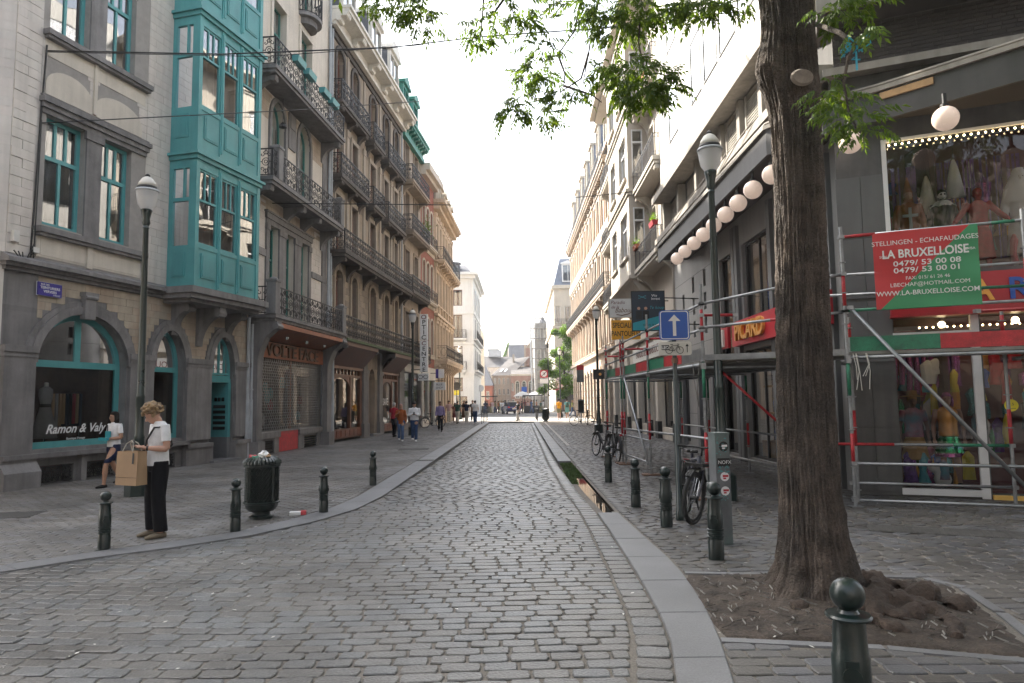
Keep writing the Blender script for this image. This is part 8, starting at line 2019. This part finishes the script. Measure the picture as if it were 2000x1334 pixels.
def person(label, x, y, rot, h=1.72, top=('tee_white', 'short'), bottom=('jeans', 'long'), shoes='shoe_white', skin='skin', hair=('hair_dark', 'short'), stride=.0, arms=('down', 'down'), vox=.028, cat='person', headp=0, heady=0, z=0, group=None, build=1.0, name='person'):
    t = thing(name, label, cat, (x, y, z), rot, group); s = h/1.75; B = MB(); fine = vox < .015
    J = {}
    for sd, k in ((-1, 'R'), (1, 'L')):
        st = stride*(1 if sd > 0 else -1)
        hip = Vector((sd*.085, 0, .93)); foot = Vector((sd*(.135 if stride == 0 else .08), -st, .085+(.06 if st < -.01 else 0))); mid = (hip+foot)/2+Vector((0, -.025-abs(st)*.28, .02))
        J['hip'+k], J['knee'+k], J['foot'+k] = hip, mid, foot
        sh = Vector((sd*.175*build, .01, 1.435))
        a = arms[0 if sd < 0 else 1]
        P = {'down': ((.235, .03, 1.14), (.245, -.06, .89), (.24, -.1, .80)), 'swingf': ((.23, -.05, 1.15), (.21, -.2, .95), (.2, -.25, .88)), 'swingb': ((.24, .13, 1.17), (.25, .12, .92), (.25, .1, .83)), 'phone': ((.235, .02, 1.15), (.09, -.20, 1.17), (.03, -.27, 1.2)), 'fold': ((.25, .02, 1.14), (.02, -.19, 1.12), (-.06, -.2, 1.13)), 'chest': ((.24, .0, 1.15), (.1, -.15, 1.32), (.06, -.17, 1.4)), 'out': ((.34, -.05, 1.2), (.46, -.15, 1.05), (.5, -.2, 1.0)), 'bag': ((.24, .0, 1.15), (.2, -.14, 1.0), (.19, -.18, .93))}[a]
        e, w, hd = [Vector((p[0]*sd, p[1], p[2])) for p in P]; J['sh'+k], J['el'+k], J['wr'+k], J['hd'+k] = sh, e, w, hd
    # body: torso, head, limbs as one skin
    B.loft([((0, 0, .86), .10*build, .085), ((0, 0, .95), .145*build, .10), ((0, 0, 1.1), .125*build, .088), ((0, .005, 1.28), .15*build, .10), ((0, .01, 1.4), .165*build, .09), ((0, .012, 1.47), .09, .065), ((0, .0, 1.5), .055, .052)], 16)
    hc = Vector((0, -.015, 1.635)); hr = Matrix.Rotation(heady, 3, 'Z') @ Matrix.Rotation(headp, 3, 'X'); nk = Vector((0, .012, 1.5))
    hc = nk+hr @ (hc-nk)
    def hp(v): return hc+hr @ Vector(v)
    ax = hr @ Vector((0, 0, 1))
    B.loft([(nk-Vector((0, 0, .05)), .055, .055), (hp((0, .02, -.06)), .052, .055)], 12)
    B.loft([(hp((0, -.02, -.125)), .025, .03, ax), (hp((0, -.022, -.11)), .045, .05, ax), (hp((0, -.015, -.07)), .062, .078, ax), (hp((0, -.005, -.01)), .074, .095, ax), (hp((0, .005, .05)), .073, .095, ax), (hp((0, .01, .09)), .055, .075, ax), (hp((0, .012, .115)), .02, .03, ax)], 16)
    B.ball(hp((0, -.105, -.035)), .016, 8, 6, sy=1.1, sz=1.5)
    for sd in (-1, 1): B.ball(hp((sd*.076, .01, -.02)), .02, 8, 6, sx=.5, sz=1.5)
    for k, sd in (('R', -1), ('L', 1)):
        limbloft(B, J['sh'+k], J['el'+k], .05, .038); limbloft(B, J['el'+k], J['wr'+k], .039, .026, .042)
        limbloft(B, J['hip'+k], J['knee'+k], .085, .055, .088); limbloft(B, J['knee'+k], J['foot'+k], .055, .036, .06)
        w, hd = J['wr'+k], J['hd'+k]; d = (hd-w).normalized()
        B.loft([(w, .024, .02, d), (w+d*.045, .04, .018, d), (w+d*.09, .038, .016, d), (w+d*.1, .02, .01, d)], 10)
        if fine:
            sx = d.cross(Vector((0, 0, 1))); sx = sx.normalized() if sx.length > .1 else Vector((1, 0, 0)); up = Vector((0, 0, -1)) if abs(d.z) < .8 else Vector((0, -1, 0))
            for f in range(4):
                o = w+d*.085+sx*(-.03+.02*f); l = (.06, .07, .066, .05)[f]; B.tube([o-d*.02, o+d*l*.5, o+d*l*.85+up*l*.35], [.0095, .009, .0085], 8)
            o = w+d*.03+sx*(-.035*sd); B.tube([o, o+d*.03-sx*.025*sd+up*.005, o+d*.06-sx*.02*sd+up*.015], [.011, .010, .009], 8)
        f = J['foot'+k]; B.loft([(f+Vector((0, .05, -.03)), .03, .035), (f+Vector((0, 0, -.02)), .038, .05), (f+Vector((0, .0, .03)), .036, .04)], 10)
    body = remeshed(B, 'body', skin, vox*.8, t, 3)
    # trousers, shorts or skirt
    b = MB(); bm_, ln = bottom
    b.loft([((0, .005, 1.06), .138*build, .105), ((0, .005, .96), .16*build, .122), ((0, .005, .86), .15*build, .115)], 16)
    if ln in ('long', 'short', 'wide'):
        for k in 'RL':
            hpj, kn, ft = J['hip'+k], J['knee'+k], J['foot'+k]; g = 1.12 if ln == 'wide' else 1
            b.loft([(hpj+Vector((0, 0, .06)), .09, .1), (hpj+Vector((0, 0, -.08)), .1, .108), (hpj.lerp(kn, .9), .078*g, .082*g)], 14)
            if ln != 'short': b.loft([(hpj.lerp(kn, .88), .078*g, .083*g), (kn, .076*g, .08*g), (kn.lerp(ft, .5), .072*g, .078*g), (ft+Vector((0, .01, .0)), .07*g, .078*g)], 14)
    else:
        zb = .5 if ln == 'skirt' else .3 if ln == 'dress' else .62; b.loft([((0, 0, .95), .16, .125), ((0, 0, .8), .2, .16), ((0, 0, zb), .25, .2)], 16)
    remeshed(b, 'trousers' if ln in ('long', 'wide') else 'shorts' if ln == 'short' else 'skirt', bm_, vox*.8, t, 3)
    b = MB(); tm, sl = top
    hem = .80 if sl.startswith('tunic') else .93
    b.loft([((0, .0, hem), .168*build, .135), ((0, .0, 1.02), .165*build, .128), ((0, .0, 1.15), .155*build, .12), ((0, .005, 1.3), .172*build, .122), ((0, .01, 1.41), .178*build, .108), ((0, .012, 1.475), .11, .08), ((0, .0, 1.51), .068, .066)], 18)
    if sl != 'none':
        for k in 'RL':
            sh, e, w = J['sh'+k], J['el'+k], J['wr'+k]
            b.loft([(sh+Vector((0, 0, .03)), .05, .06, e-sh), (sh.lerp(e, .25), .062, .062, e-sh), (sh.lerp(e, .66 if 'short' in sl else 1.0), .058, .058, e-sh)], 12)
            if 'short' not in sl: b.loft([(e, .058, .058, w-e), (e.lerp(w, .5), .054, .054, w-e), (e.lerp(w, .94), .042, .042, w-e)], 12)
    remeshed(b, 'shirt', tm, vox*.8, t, 3)
    for k in 'RL':
        f = J['foot'+k]; b = MB(); zz = f.z-.085
        b.loft([(Vector((f.x, f.y+.075, zz+.035)), .028, .03, (0, -1, 0)), (Vector((f.x, f.y+.03, zz+.045)), .04, .045, (0, -1, 0)), (Vector((f.x, f.y-.05, zz+.04)), .046, .038, (0, -1, 0)), (Vector((f.x, f.y-.13, zz+.03)), .047, .028, (0, -1, 0)), (Vector((f.x, f.y-.18, zz+.022)), .028, .018, (0, -1, 0))], 12)
        b.build('shoe', shoes, t, True)
    hm, hs_ = hair
    if hs_ != 'bald':
        b = MB()
        if hs_ == 'curly':
            r = random.Random(5)
            for q in range(260):
                a, e = r.uniform(0, 2*PI), r.uniform(-.5, 1.5); p = Vector((math.cos(a)*math.cos(e), math.sin(a)*math.cos(e), math.sin(e)))
                if p.y < -.35 and p.z < .1: continue
                k = r.uniform(.86, 1.16); b.ball(hp((p.x*.097*k, p.y*.118*k+.012, p.z*.112*k+.03)), r.uniform(.012, .024), 8, 6)
            b.loft([(hp((0, .02, -.03)), .07, .08, ax), (hp((0, .015, .06)), .078, .095, ax), (hp((0, .015, .11)), .045, .055, ax)], 14)
        else:
            b.loft([(hp((0, .035, -.05 if hs_ == 'short' else -.16)), .070 if hs_ == 'short' else .085, .065, ax), (hp((0, .028, .0)), .084, .088, ax), (hp((0, .012, .06)), .085, .105, ax), (hp((0, .01, .105)), .066, .085, ax), (hp((0, .01, .128)), .03, .04, ax)], 16)
            if hs_ == 'scarf': b.loft([(hp((0, .02, -.14)), .10, .1), (hp((0, .015, -.08)), .085, .09)], 14)
            if hs_ == 'long':
                for sd in (-1, 1): b.loft([(hp((sd*.078, .01, .05)), .02, .06), (hp((sd*.09, .015, -.06)), .03, .06), (hp((sd*.085, .02, -.15)), .028, .05)], 10)
        remeshed(b, 'hair', hm, .0065, t, 1) if hs_ == 'curly' else b.build('hair' if hs_ != 'scarf' else 'headscarf', hm, t, True)
    if vox < .03 and hs_ != 'none':
        for sd in (-1, 1):
            b = MB(); b.ball(hp((sd*.028, -.094, .0)), .009, 8, 6, sz=.6); b.build('eye', 'black', t)
    if s != 1: t.scale = (s,)*3
    return t, J, hp
# the man with the curly hair
t, J, hp = person('young man with curly blond hair, white t-shirt and black trousers looking down at his hands', -4.91, 9.25, -.72, 1.78, ('tee_white', 'short'), ('trouser_black', 'wide'), 'clog', 'skin', ('hair_blond', 'curly'), arms=('phone', 'phone'), vox=.011, headp=.5, heady=-.4)
b = MB(); b.tube([(.16, .10, 1.24), (.17, -.0, 1.44), (.11, -.10, 1.43), (.0, -.142, 1.28), (-.13, -.13, 1.12), (-.18, .0, 1.04), (-.1, .13, 1.08), (.1, .135, 1.2), (.16, .10, 1.24)], .014, 6); b.build('shoulder_strap', 'black', t)
b = MB(); b.lathe([(.032, -.012), (.034, 0), (.032, .012)], 12, cap=False); o = b.build('wristwatch', 'black', t); w, e = J['wrL'], J['elL']; o.location = w.lerp(e, .12); o.rotation_euler = (w-e).to_track_quat('Z', 'Y').to_euler()
part(t, 'phone', 'black', (-.035, .035, -.31, -.30, 1.16, 1.29))
M_ = t.matrix_basis.copy()
def carried(name, lab, cat, root, p, rz_=0):
    v = Matrix.Translation(root.location) @ Matrix.Rotation(root.rotation_euler.z, 4, 'Z') @ Matrix.Scale(root.scale.x, 4) @ Vector(p); return thing(name, lab, cat, v, root.rotation_euler.z+rz_)
bg_ = carried('paper_bag', 'tan kraft paper carrier bag hanging from the forearm of the curly haired man', 'bag', t, (-.06, -.30, .70), .35)
b = MB(); x, y, h = .19, .085, .44
b.add([(-x, -y, 0), (x, -y, 0), (x, y, 0), (-x, y, 0), (-x*.98, -y*.8, h), (x*.98, -y*.8, h), (x*.98, y*.8, h), (-x*.98, y*.8, h), (-x, 0, 0), (-x*.9, 0, h), (x, 0, 0), (x*.9, 0, h)], [(0, 3, 2, 1), (0, 1, 5, 4), (2, 3, 7, 6), (0, 4, 9, 8), (8, 9, 7, 3), (1, 10, 11, 5), (10, 2, 6, 11)]); b.build('bag_body', 'kraft', bg_)
b = MB(); b.add([(-.19, -.0865, .10), (.19, -.0865, .10), (.19, -.0865, .104), (-.19, -.0865, .104)], [(0, 1, 2, 3)]); b.add([(.10, -.083, .28), (.135, -.083, .28), (.135, -.076, .42), (.10, -.076, .42)], [(0, 1, 2, 3)]); b.build('print', 'black', bg_)
for s in (-1, 1):
    b = MB(); b.tube([(-.09, s*.07, h), (-.07, s*.03, h+.1), (0, s*.01, h+.14), (.07, s*.03, h+.1), (.09, s*.07, h)], .007, 5); b.build('handle', 'cream_cloth', bg_)
t, J, hp = person('woman with shoulder-length dark hair and glasses walking along the shop window in white t-shirt', -8.95, 15.0, -.45, 1.62, ('tee_white', 'short'), ('navy', 'short'), 'shoe_black', 'skin_tan', ('hair_dark', 'long'), stride=.26, arms=('fold', 'fold'), vox=.016)
b = MB()
for s in (-1, 1): b.tube([hp((s*.03+.022*math.cos(2*PI*k/10), -.106, .0+.017*math.sin(2*PI*k/10))) for k in range(10)], .003, 4, closed=True)
b.build('glasses', 'black', t); b = MB(); b.box(-.09, .08, -.16, -.13, 1.12, 1.3); b.build('shirt_print', 'tealposter', t); b = MB(); b.tube([(-.12, -.09, 1.44), (-.04, -.14, 1.3), (.05, -.15, 1.12)], .012, 5); b.build('bag_strap', 'black', t)
mg = carried('magazine', 'colourful folded paper held by the woman in front of the shop window', 'paper', t, (0, -.24, 1.12)); b = MB(); b.box(-.15, .13, -.03, .03, -.03, .03); b.build('pages', 'tealposter', mg)
PPL = [('man in a red polo shirt with grey hair seen from behind by the shop door', -6.35, 34.2, 2.8, 1.72, ('cardinal', 'short'), ('trouser_black', 'long'), 'shoe_black', 'skin', ('hair_grey', 'short'), .1, ('down', 'down')),
 ('woman in a rust coloured tunic and pink headscarf walking towards the camera', -5.4, 30.7, .15, 1.66, ('rust', 'tunic'), ('jeans', 'long'), 'shoe_white', 'skin_tan', ('scarf', 'scarf'), .14, ('chest', 'down')),
 ('man in a pale blue shirt and jeans looking at his phone', -4.76, 30.5, .1, 1.76, ('tee_white', 'long'), ('jeans_dark', 'long'), 'shoe_white', 'skin_tan', ('hair_dark', 'short'), .13, ('phone', 'phone')),
 ('man in a lilac shirt and black trousers walking alone on the left pavement', -4.72, 39.9, .1, 1.74, ('lilac', 'long'), ('trouser_black', 'long'), 'shoe_black', 'skin_dark', ('hair_brown', 'short'), .12, ('down', 'down')),
 ('person in a pink shirt and patterned pale trousers behind the man in lilac', -5.75, 54.5, .1, 1.8, ('pinkshirt', 'short'), ('cream_cloth', 'long'), 'shoe_white', 'skin_tan', ('hair_dark', 'short'), .1, ('down', 'down')),
 ('woman in a dark red dress in the group by the left kerb', -5.3, 54.8, .2, 1.62, ('burgundy', 'short'), ('burgundy', 'skirt'), 'shoe_black', 'skin_tan', ('hair_dark', 'long'), .1, ('down', 'down')),
 ('man in a bottle green shirt and white trousers seen from behind', -4.95, 53.2, 3.0, 1.76, ('bottle', 'short'), ('cream_cloth', 'long'), 'shoe_black', 'skin_tan', ('hair_dark', 'short'), .18, ('swingf', 'swingb')),
 ('woman in a brown print dress in the middle of the group', -4.95, 59.5, .1, 1.78, ('shoe_brown', 'short'), ('shoe_brown', 'dress'), 'shoe_black', 'skin', ('hair_brown', 'long'), .1, ('down', 'down')),
 ('man in a navy t-shirt and white trousers seen from behind', -4.3, 54, 3.1, 1.76, ('navy', 'short'), ('cream_cloth', 'long'), 'shoe_white', 'skin', ('hair_dark', 'short'), .2, ('swingb', 'swingf')),
 ('person all in black walking beside the man in the navy t-shirt', -4.1, 58, .2, 1.8, ('black', 'short'), ('trouser_black', 'long'), 'shoe_black', 'skin', ('hair_brown', 'short'), .1, ('down', 'down')),
 ('broad man in a white t-shirt and jeans seen from behind, nearest the kerb posts', -3.55, 52.8, 3.1, 1.78, ('tee_white', 'short'), ('jeans_dark', 'long'), 'shoe_white', 'skin', ('hair_dark', 'short'), .16, ('swingf', 'down')),
 ('skateboarder in a black t-shirt and grey trousers riding in the middle of the road', -.28, 58.7, -1.0, 1.72, ('black', 'short'), ('hair_grey', 'long'), 'shoe_black', 'skin', ('hair_blond', 'short'), .14, ('out', 'down')),
 ('man in a mustard yellow shirt and shorts walking away on the right', 3.3, 60, 3.1, 1.82, ('mustard', 'short'), ('khaki', 'short'), 'shoe_black', 'skin', ('hair_dark', 'short'), .12, ('down', 'down')),
 ('person in sea green with a dark backpack walking away on the right', 4.15, 62, 3.1, 1.82, ('sea', 'short'), ('sea', 'short'), 'shoe_white', 'skin_tan', ('hair_dark', 'short'), .1, ('down', 'down')),
 ('woman in an olive top and jeans striding to the right by the green tree', 5.3, 71, 1.3, 1.7, ('olive', 'short'), ('jeans', 'long'), 'shoe_black', 'skin', ('hair_blond', 'long'), .3, ('swingf', 'swingb'))]
for p in PPL:
    t, J, hp = person(p[0], p[1], p[2], p[3], p[4], p[5], p[6], p[7], p[8], p[9], p[10], p[11], vox=.026 if p[2] < 45 else .035, headp=.35 if 'phone' in p[11] else 0, build=1.15 if 'broad' in p[0] or 'pale blue' in p[0] else 1)
    if 'backpack' in p[0]: b = MB(); b.loft([((0, .2, 1.02), .13, .07), ((0, .21, 1.2), .14, .09), ((0, .19, 1.42), .1, .06)], 12); b.build('backpack', 'bottle', t, True)
    if 'phone' in p[0]: part(t, 'phone', 'black', (-.035, .035, -.32, -.30, 1.15, 1.29))
    if 'rust' in p[0]: b = MB(); b.box(-.28, -.2, -.08, .12, .85, 1.1); b.build('handbag', 'black', t); b = MB(); b.tube([(-.24, .0, 1.1), (-.17, .0, 1.47)], .012, 5); b.build('bag_strap', 'black', t)
    if 'skate' in p[0]: part(t, 'skateboard', 'black', (-.1, .1, -.4, .4, -.0, .03))
# the crowd on the square: each one a person
cr = random.Random(12); tops = ['tee_white', 'navy', 'black', 'burgundy', 'pinkshirt', 'jeans', 'khaki', 'rust', 'bottle', 'tee_white']; bots = ['jeans', 'trouser_black', 'cream_cloth', 'jeans_dark', 'khaki']
cn = dict(tee_white='white', navy='navy', black='black', burgundy='dark red', pinkshirt='pink', jeans='denim blue', khaki='khaki', rust='rust', bottle='bottle green', cream_cloth='pale', trouser_black='black', jeans_dark='dark denim')
spots = [(-5.0+.26*k+cr.uniform(-.1, .1), 92+cr.uniform(-3, 6)) for k in range(12)]+[(.1+.42*k, 95+cr.uniform(-4, 4)) for k in range(8)]
for k, (x, y) in enumerate(spots):
    a, c = tops[k % 10], bots[(k*3) % 5]; st = cr.choice((.0, .1, .2))
    person('%s in %s top, %s trousers, %s in crowd %s car' % (('man', 'woman')[k % 2], cn[a], cn[c], ('first', 'second', 'third', 'fourth', 'fifth', 'sixth', 'seventh', 'eighth', 'ninth', 'tenth', 'eleventh', 'twelfth')[k if k < 12 else k-12], 'left of' if k < 12 else 'right of'), x, y, cr.uniform(0, 6.3), cr.uniform(1.6, 1.82), (a, 'short'), (c, 'long'), 'shoe_black', cr.choice(('skin', 'skin_tan', 'skin_dark')), (cr.choice(('hair_dark', 'hair_brown', 'hair_blond')), ('short', 'long')[k % 2]), st, ('down', cr.choice(('down', 'swingf', 'chest'))), vox=.045, group='people on the far square')
# costume figures in the shop windows
M['sequin_green'] = mat('sequin_green', (.03, .35, .12), .25, .5, 60, metal=.6); M['sequin_aqua'] = mat('sequin_aqua', (.12, .45, .5), .25, .5, 60, metal=.6); M['sequin_pink'] = mat('sequin_pink', (.45, .12, .35), .25, .5, 60, metal=.6); M['rainbow'] = mat('rainbow', (.5, .05, .12), .8, .2, 3, tint=(.1, .35, .45)); M['mask'] = mat('mask', (.7, .68, .64), .5, .05, 4); M['maroon'] = mat('maroon', (.45, .014, .025), .9, .2, 12); M['purple'] = mat('purple', (.12, .03, .25), .3, .4, 10)
def figure(lab, u, y, z, h, top, bottom, hair, skin='mask', arms=('down', 'down'), rot=0): v = eworld(u, y, z); return person(lab, v.x, v.y, EROT+rot, h, top, bottom, 'shoe_black', skin, hair, 0, arms, vox=.02, cat='mannequin', z=z, name='mannequin')
t, J, hp = figure('hooded costume figure in brown orange with a grey cross, upper shop window', 1.12, .62, 3.88, 1.68, ('rust', 'tunic'), ('rust', 'dress'), ('rust', 'scarf'), 'skin')
b = MB(); b.box(-.025, .025, -.17, -.14, .95, 1.36); b.box(-.13, .13, -.172, -.142, 1.18, 1.23); b.build('cross', 'zinc', t); b = MB(); b.lathe([(.09, 1.62), (.06, 1.8), (.01, 2.0)], 12); b.build('hood_point', 'rust', t)
t, J, hp = figure('white masked costume figure in black with a jagged collar, upper shop window', 1.66, .6, 3.88, 1.6, ('black', 'long'), ('black', 'dress'), ('black', 'scarf'))
b = MB(); n = 16; b.add([(.11*math.cos(2*PI*k/n), .1*math.sin(2*PI*k/n), 1.52) for k in range(n)]+[((.26 if k % 2 else .2)*math.cos(2*PI*k/n), (.2 if k % 2 else .15)*math.sin(2*PI*k/n), 1.38 if k % 2 else 1.42) for k in range(n)], [(k, (k+1) % n, n+(k+1) % n, n+k) for k in range(n)]); b.build('collar', 'white', t)
b = MB()
for s in (-1, 1): b.ball(hp((s*.03, -.09, .005)), .02, 8, 6, sy=.5)
b.ball(hp((0, -.085, -.075)), .018, 8, 6, sx=1.6, sy=.5, sz=.6); b.build('mask_marks', 'black', t)
figure('shaggy red costume figure between the masked and the white figures', 2.2, .6, 3.88, 1.55, ('maroon', 'long'), ('maroon', 'dress'), ('maroon', 'short'), 'maroon', ('out', 'out'))
t, J, hp = figure('tall white veiled costume figure with dark beads at the right of the upper window', 2.85, .65, 3.88, 1.8, ('white', 'long'), ('white', 'dress'), ('white', 'scarf'))
b = MB(); b.loft([((0, .05, 1.2), .28, .2), ((0, .04, 1.5), .2, .16), ((0, .03, 1.68), .12, .13), ((0, .02, 1.8), .07, .08)], 14, cap=False); b.build('veil', 'white', t, True); b = MB()
for k in range(14): b.ball((.05+.02*math.sin(k), -.19, 1.4-.05*k), .014, 6, 5)
b.build('beads', 'black', t)
for u, z, m, lab in ((1.9, 5.35, 'white', 'white cloth ghost hanging at the top of the costume window'), (1.45, 5.1, 'cream_cloth', 'small ragged skeleton hanging left of the white cloth ghost')):
    v = eworld(u, .75, z); t = thing('hanging_ghost', lab, 'decoration', v, EROT); b = MB(); b.loft([((0, 0, 0), .16, .08), ((0, 0, .4), .1, .07), ((0, 0, .6), .06, .06), ((0, 0, .72), .02, .02)], 12); b.build('cloth', m, t, True); b = MB(); b.tube([(0, 0, .7), (0, 0, 1.0)], .004, 4); b.build('string', 'black', t)
b = MB()
for k in range(60): x = .8+2.6*random.random(); b.quad((x, .95, 4.2), (x+.03, .95+random.uniform(-.03, .03), 4.2), (x+.03, .95, 6.1), (x, .95, 6.1))
ep(b.build('tinsel_curtain', 'purple', None))
t, J, hp = figure('costume mannequin in a rainbow t-shirt and straw skirt, lower shop window', .98, .65, .12, 1.62, ('rainbow', 'short'), ('raffia', 'skirt'), ('raffia', 'short'), 'skin_dark')
b = MB(); b.lathe([(.2, 1.72), (.21, 1.735), (.1, 1.75), (.09, 1.84), (.02, 1.85)], 14); b.build('straw_hat', 'raffia', t)
t, J, hp = figure('mannequin in a masked wig and banded sequin skirt, lower shop window', 1.5, .55, .12, 1.66, ('gold', 'none'), ('sequin_green', 'mini'), ('sequin_pink', 'long'), 'skin')
b = MB(); b.loft([((0, 0, .66), .235, .185), ((0, 0, .79), .21, .168)], 18, cap=False); b.build('skirt_band', 'sequin_aqua', t); b = MB(); b.loft([((0, 0, .56), .255, .205), ((0, 0, .659), .237, .187)], 18, cap=False); b.build('skirt_band', 'sequin_pink', t)
v = eworld(1.35, .45, .12); t = thing('unicorn_toy', 'white toy unicorn with pink spots on the floor of the lower shop window', 'toy', v, EROT); b = MB(); b.ball((0, 0, .14), .14, 14, 10, sy=.8); b.ball((-.12, -.02, .34), .09, 12, 8, sx=1.2); b.tube([(-.04, 0, .2), (-.1, 0, .32)], .07, 10); remeshed(b, 'body', 'white', .014, t); b = MB(); b.lathe([(.02, 0), (.0, .14)], 8, (-.13, -.02, .41)); b.build('horn', 'gold', t)
b = MB(); rr = random.Random(2)
for k in range(9): u = .75+.12*k; b.loft([((u, .95, 1.75+rr.random()*.2), .05, .04), ((u+.03, .95, 2.3), .05, .05), ((u, .95, 2.7), .02, .02)], 8)
ep(b.build('hanging_boas', 'sequin_pink', None))
t = thing('distance_sticker', 'round yellow distance notice on the glass door', 'sticker', eworld(2.35, .08, 1.55), EROT); b = MB(); b.lathe([(.1, -.004), (.1, .004)], 24); o = b.build('disc', 'lemon', t); o.rotation_euler.x = PI/2; text('1.5', .06, 'black', t, (0, -.008, .02), ext=.001); b = MB(); b.tube([(-.06, -.007, -.05), (.06, -.007, -.05)], .005, 4); b.build('arrow', 'black', t)

# crowded stock of the costume shop
rr = random.Random(21); pal = ['maroon', 'redcloth', 'orange', 'sequin_pink', 'sequin_aqua', 'sequin_green', 'purple', 'gold', 'tealposter', 'blue', 'lemon', 'white', 'black', 'shopred', 'rainbow']
def hangings(n, z0, z1, y0, y1, name, u0=.8, u1=3.2):
    for k in range(n):
        u, z, y, w = rr.uniform(u0, u1), rr.uniform(z0, z1), rr.uniform(y0, y1), rr.uniform(.06, .15); h = rr.uniform(.25, .7)
        b = MB(); b.loft([((u, y, z), w*rr.uniform(.7, 1.2), .05), ((u+rr.uniform(-.03, .03), y, z+h*.4), w*rr.uniform(.6, 1), .06), ((u, y, z+h*.8), w*.9, .05), ((u, y, z+h), .02, .02)], 9, cap=True); ep(b.build(name, rr.choice(pal), None))
hangings(34, 1.0, 2.2, .9, 1.3, 'hanging_costume', .75, 1.8); hangings(16, .12, .35, .3, .9, 'costume_accessory', .75, 1.75); hangings(30, .5, 2.2, .9, 1.4, 'hanging_costume', 2.0, 3.3); hangings(34, 4.3, 5.7, 1.0, 1.4, 'hanging_costume', .8, 3.4); hangings(8, 3.95, 4.1, .3, .5, 'costume_accessory', .8, 3.3)

# ------------------------------------------------------------------ the air of the long street
def haze():
    m = bpy.data.materials.new('haze'); m.use_nodes = True; nt = m.node_tree; N = nt.nodes; N.clear()
    o = N.new('ShaderNodeOutputMaterial'); v = N.new('ShaderNodeVolumePrincipled'); v.inputs['Color'].default_value = (.95, .96, 1, 1); v.inputs['Density'].default_value = .0006; v.inputs['Anisotropy'].default_value = .3
    nt.links.new(v.outputs[0], o.inputs['Volume'])
    b = MB(); b.box(-420, 420, -220, 920, -1.3, 32); o = b.build('haze', m); stuff(o)
haze()
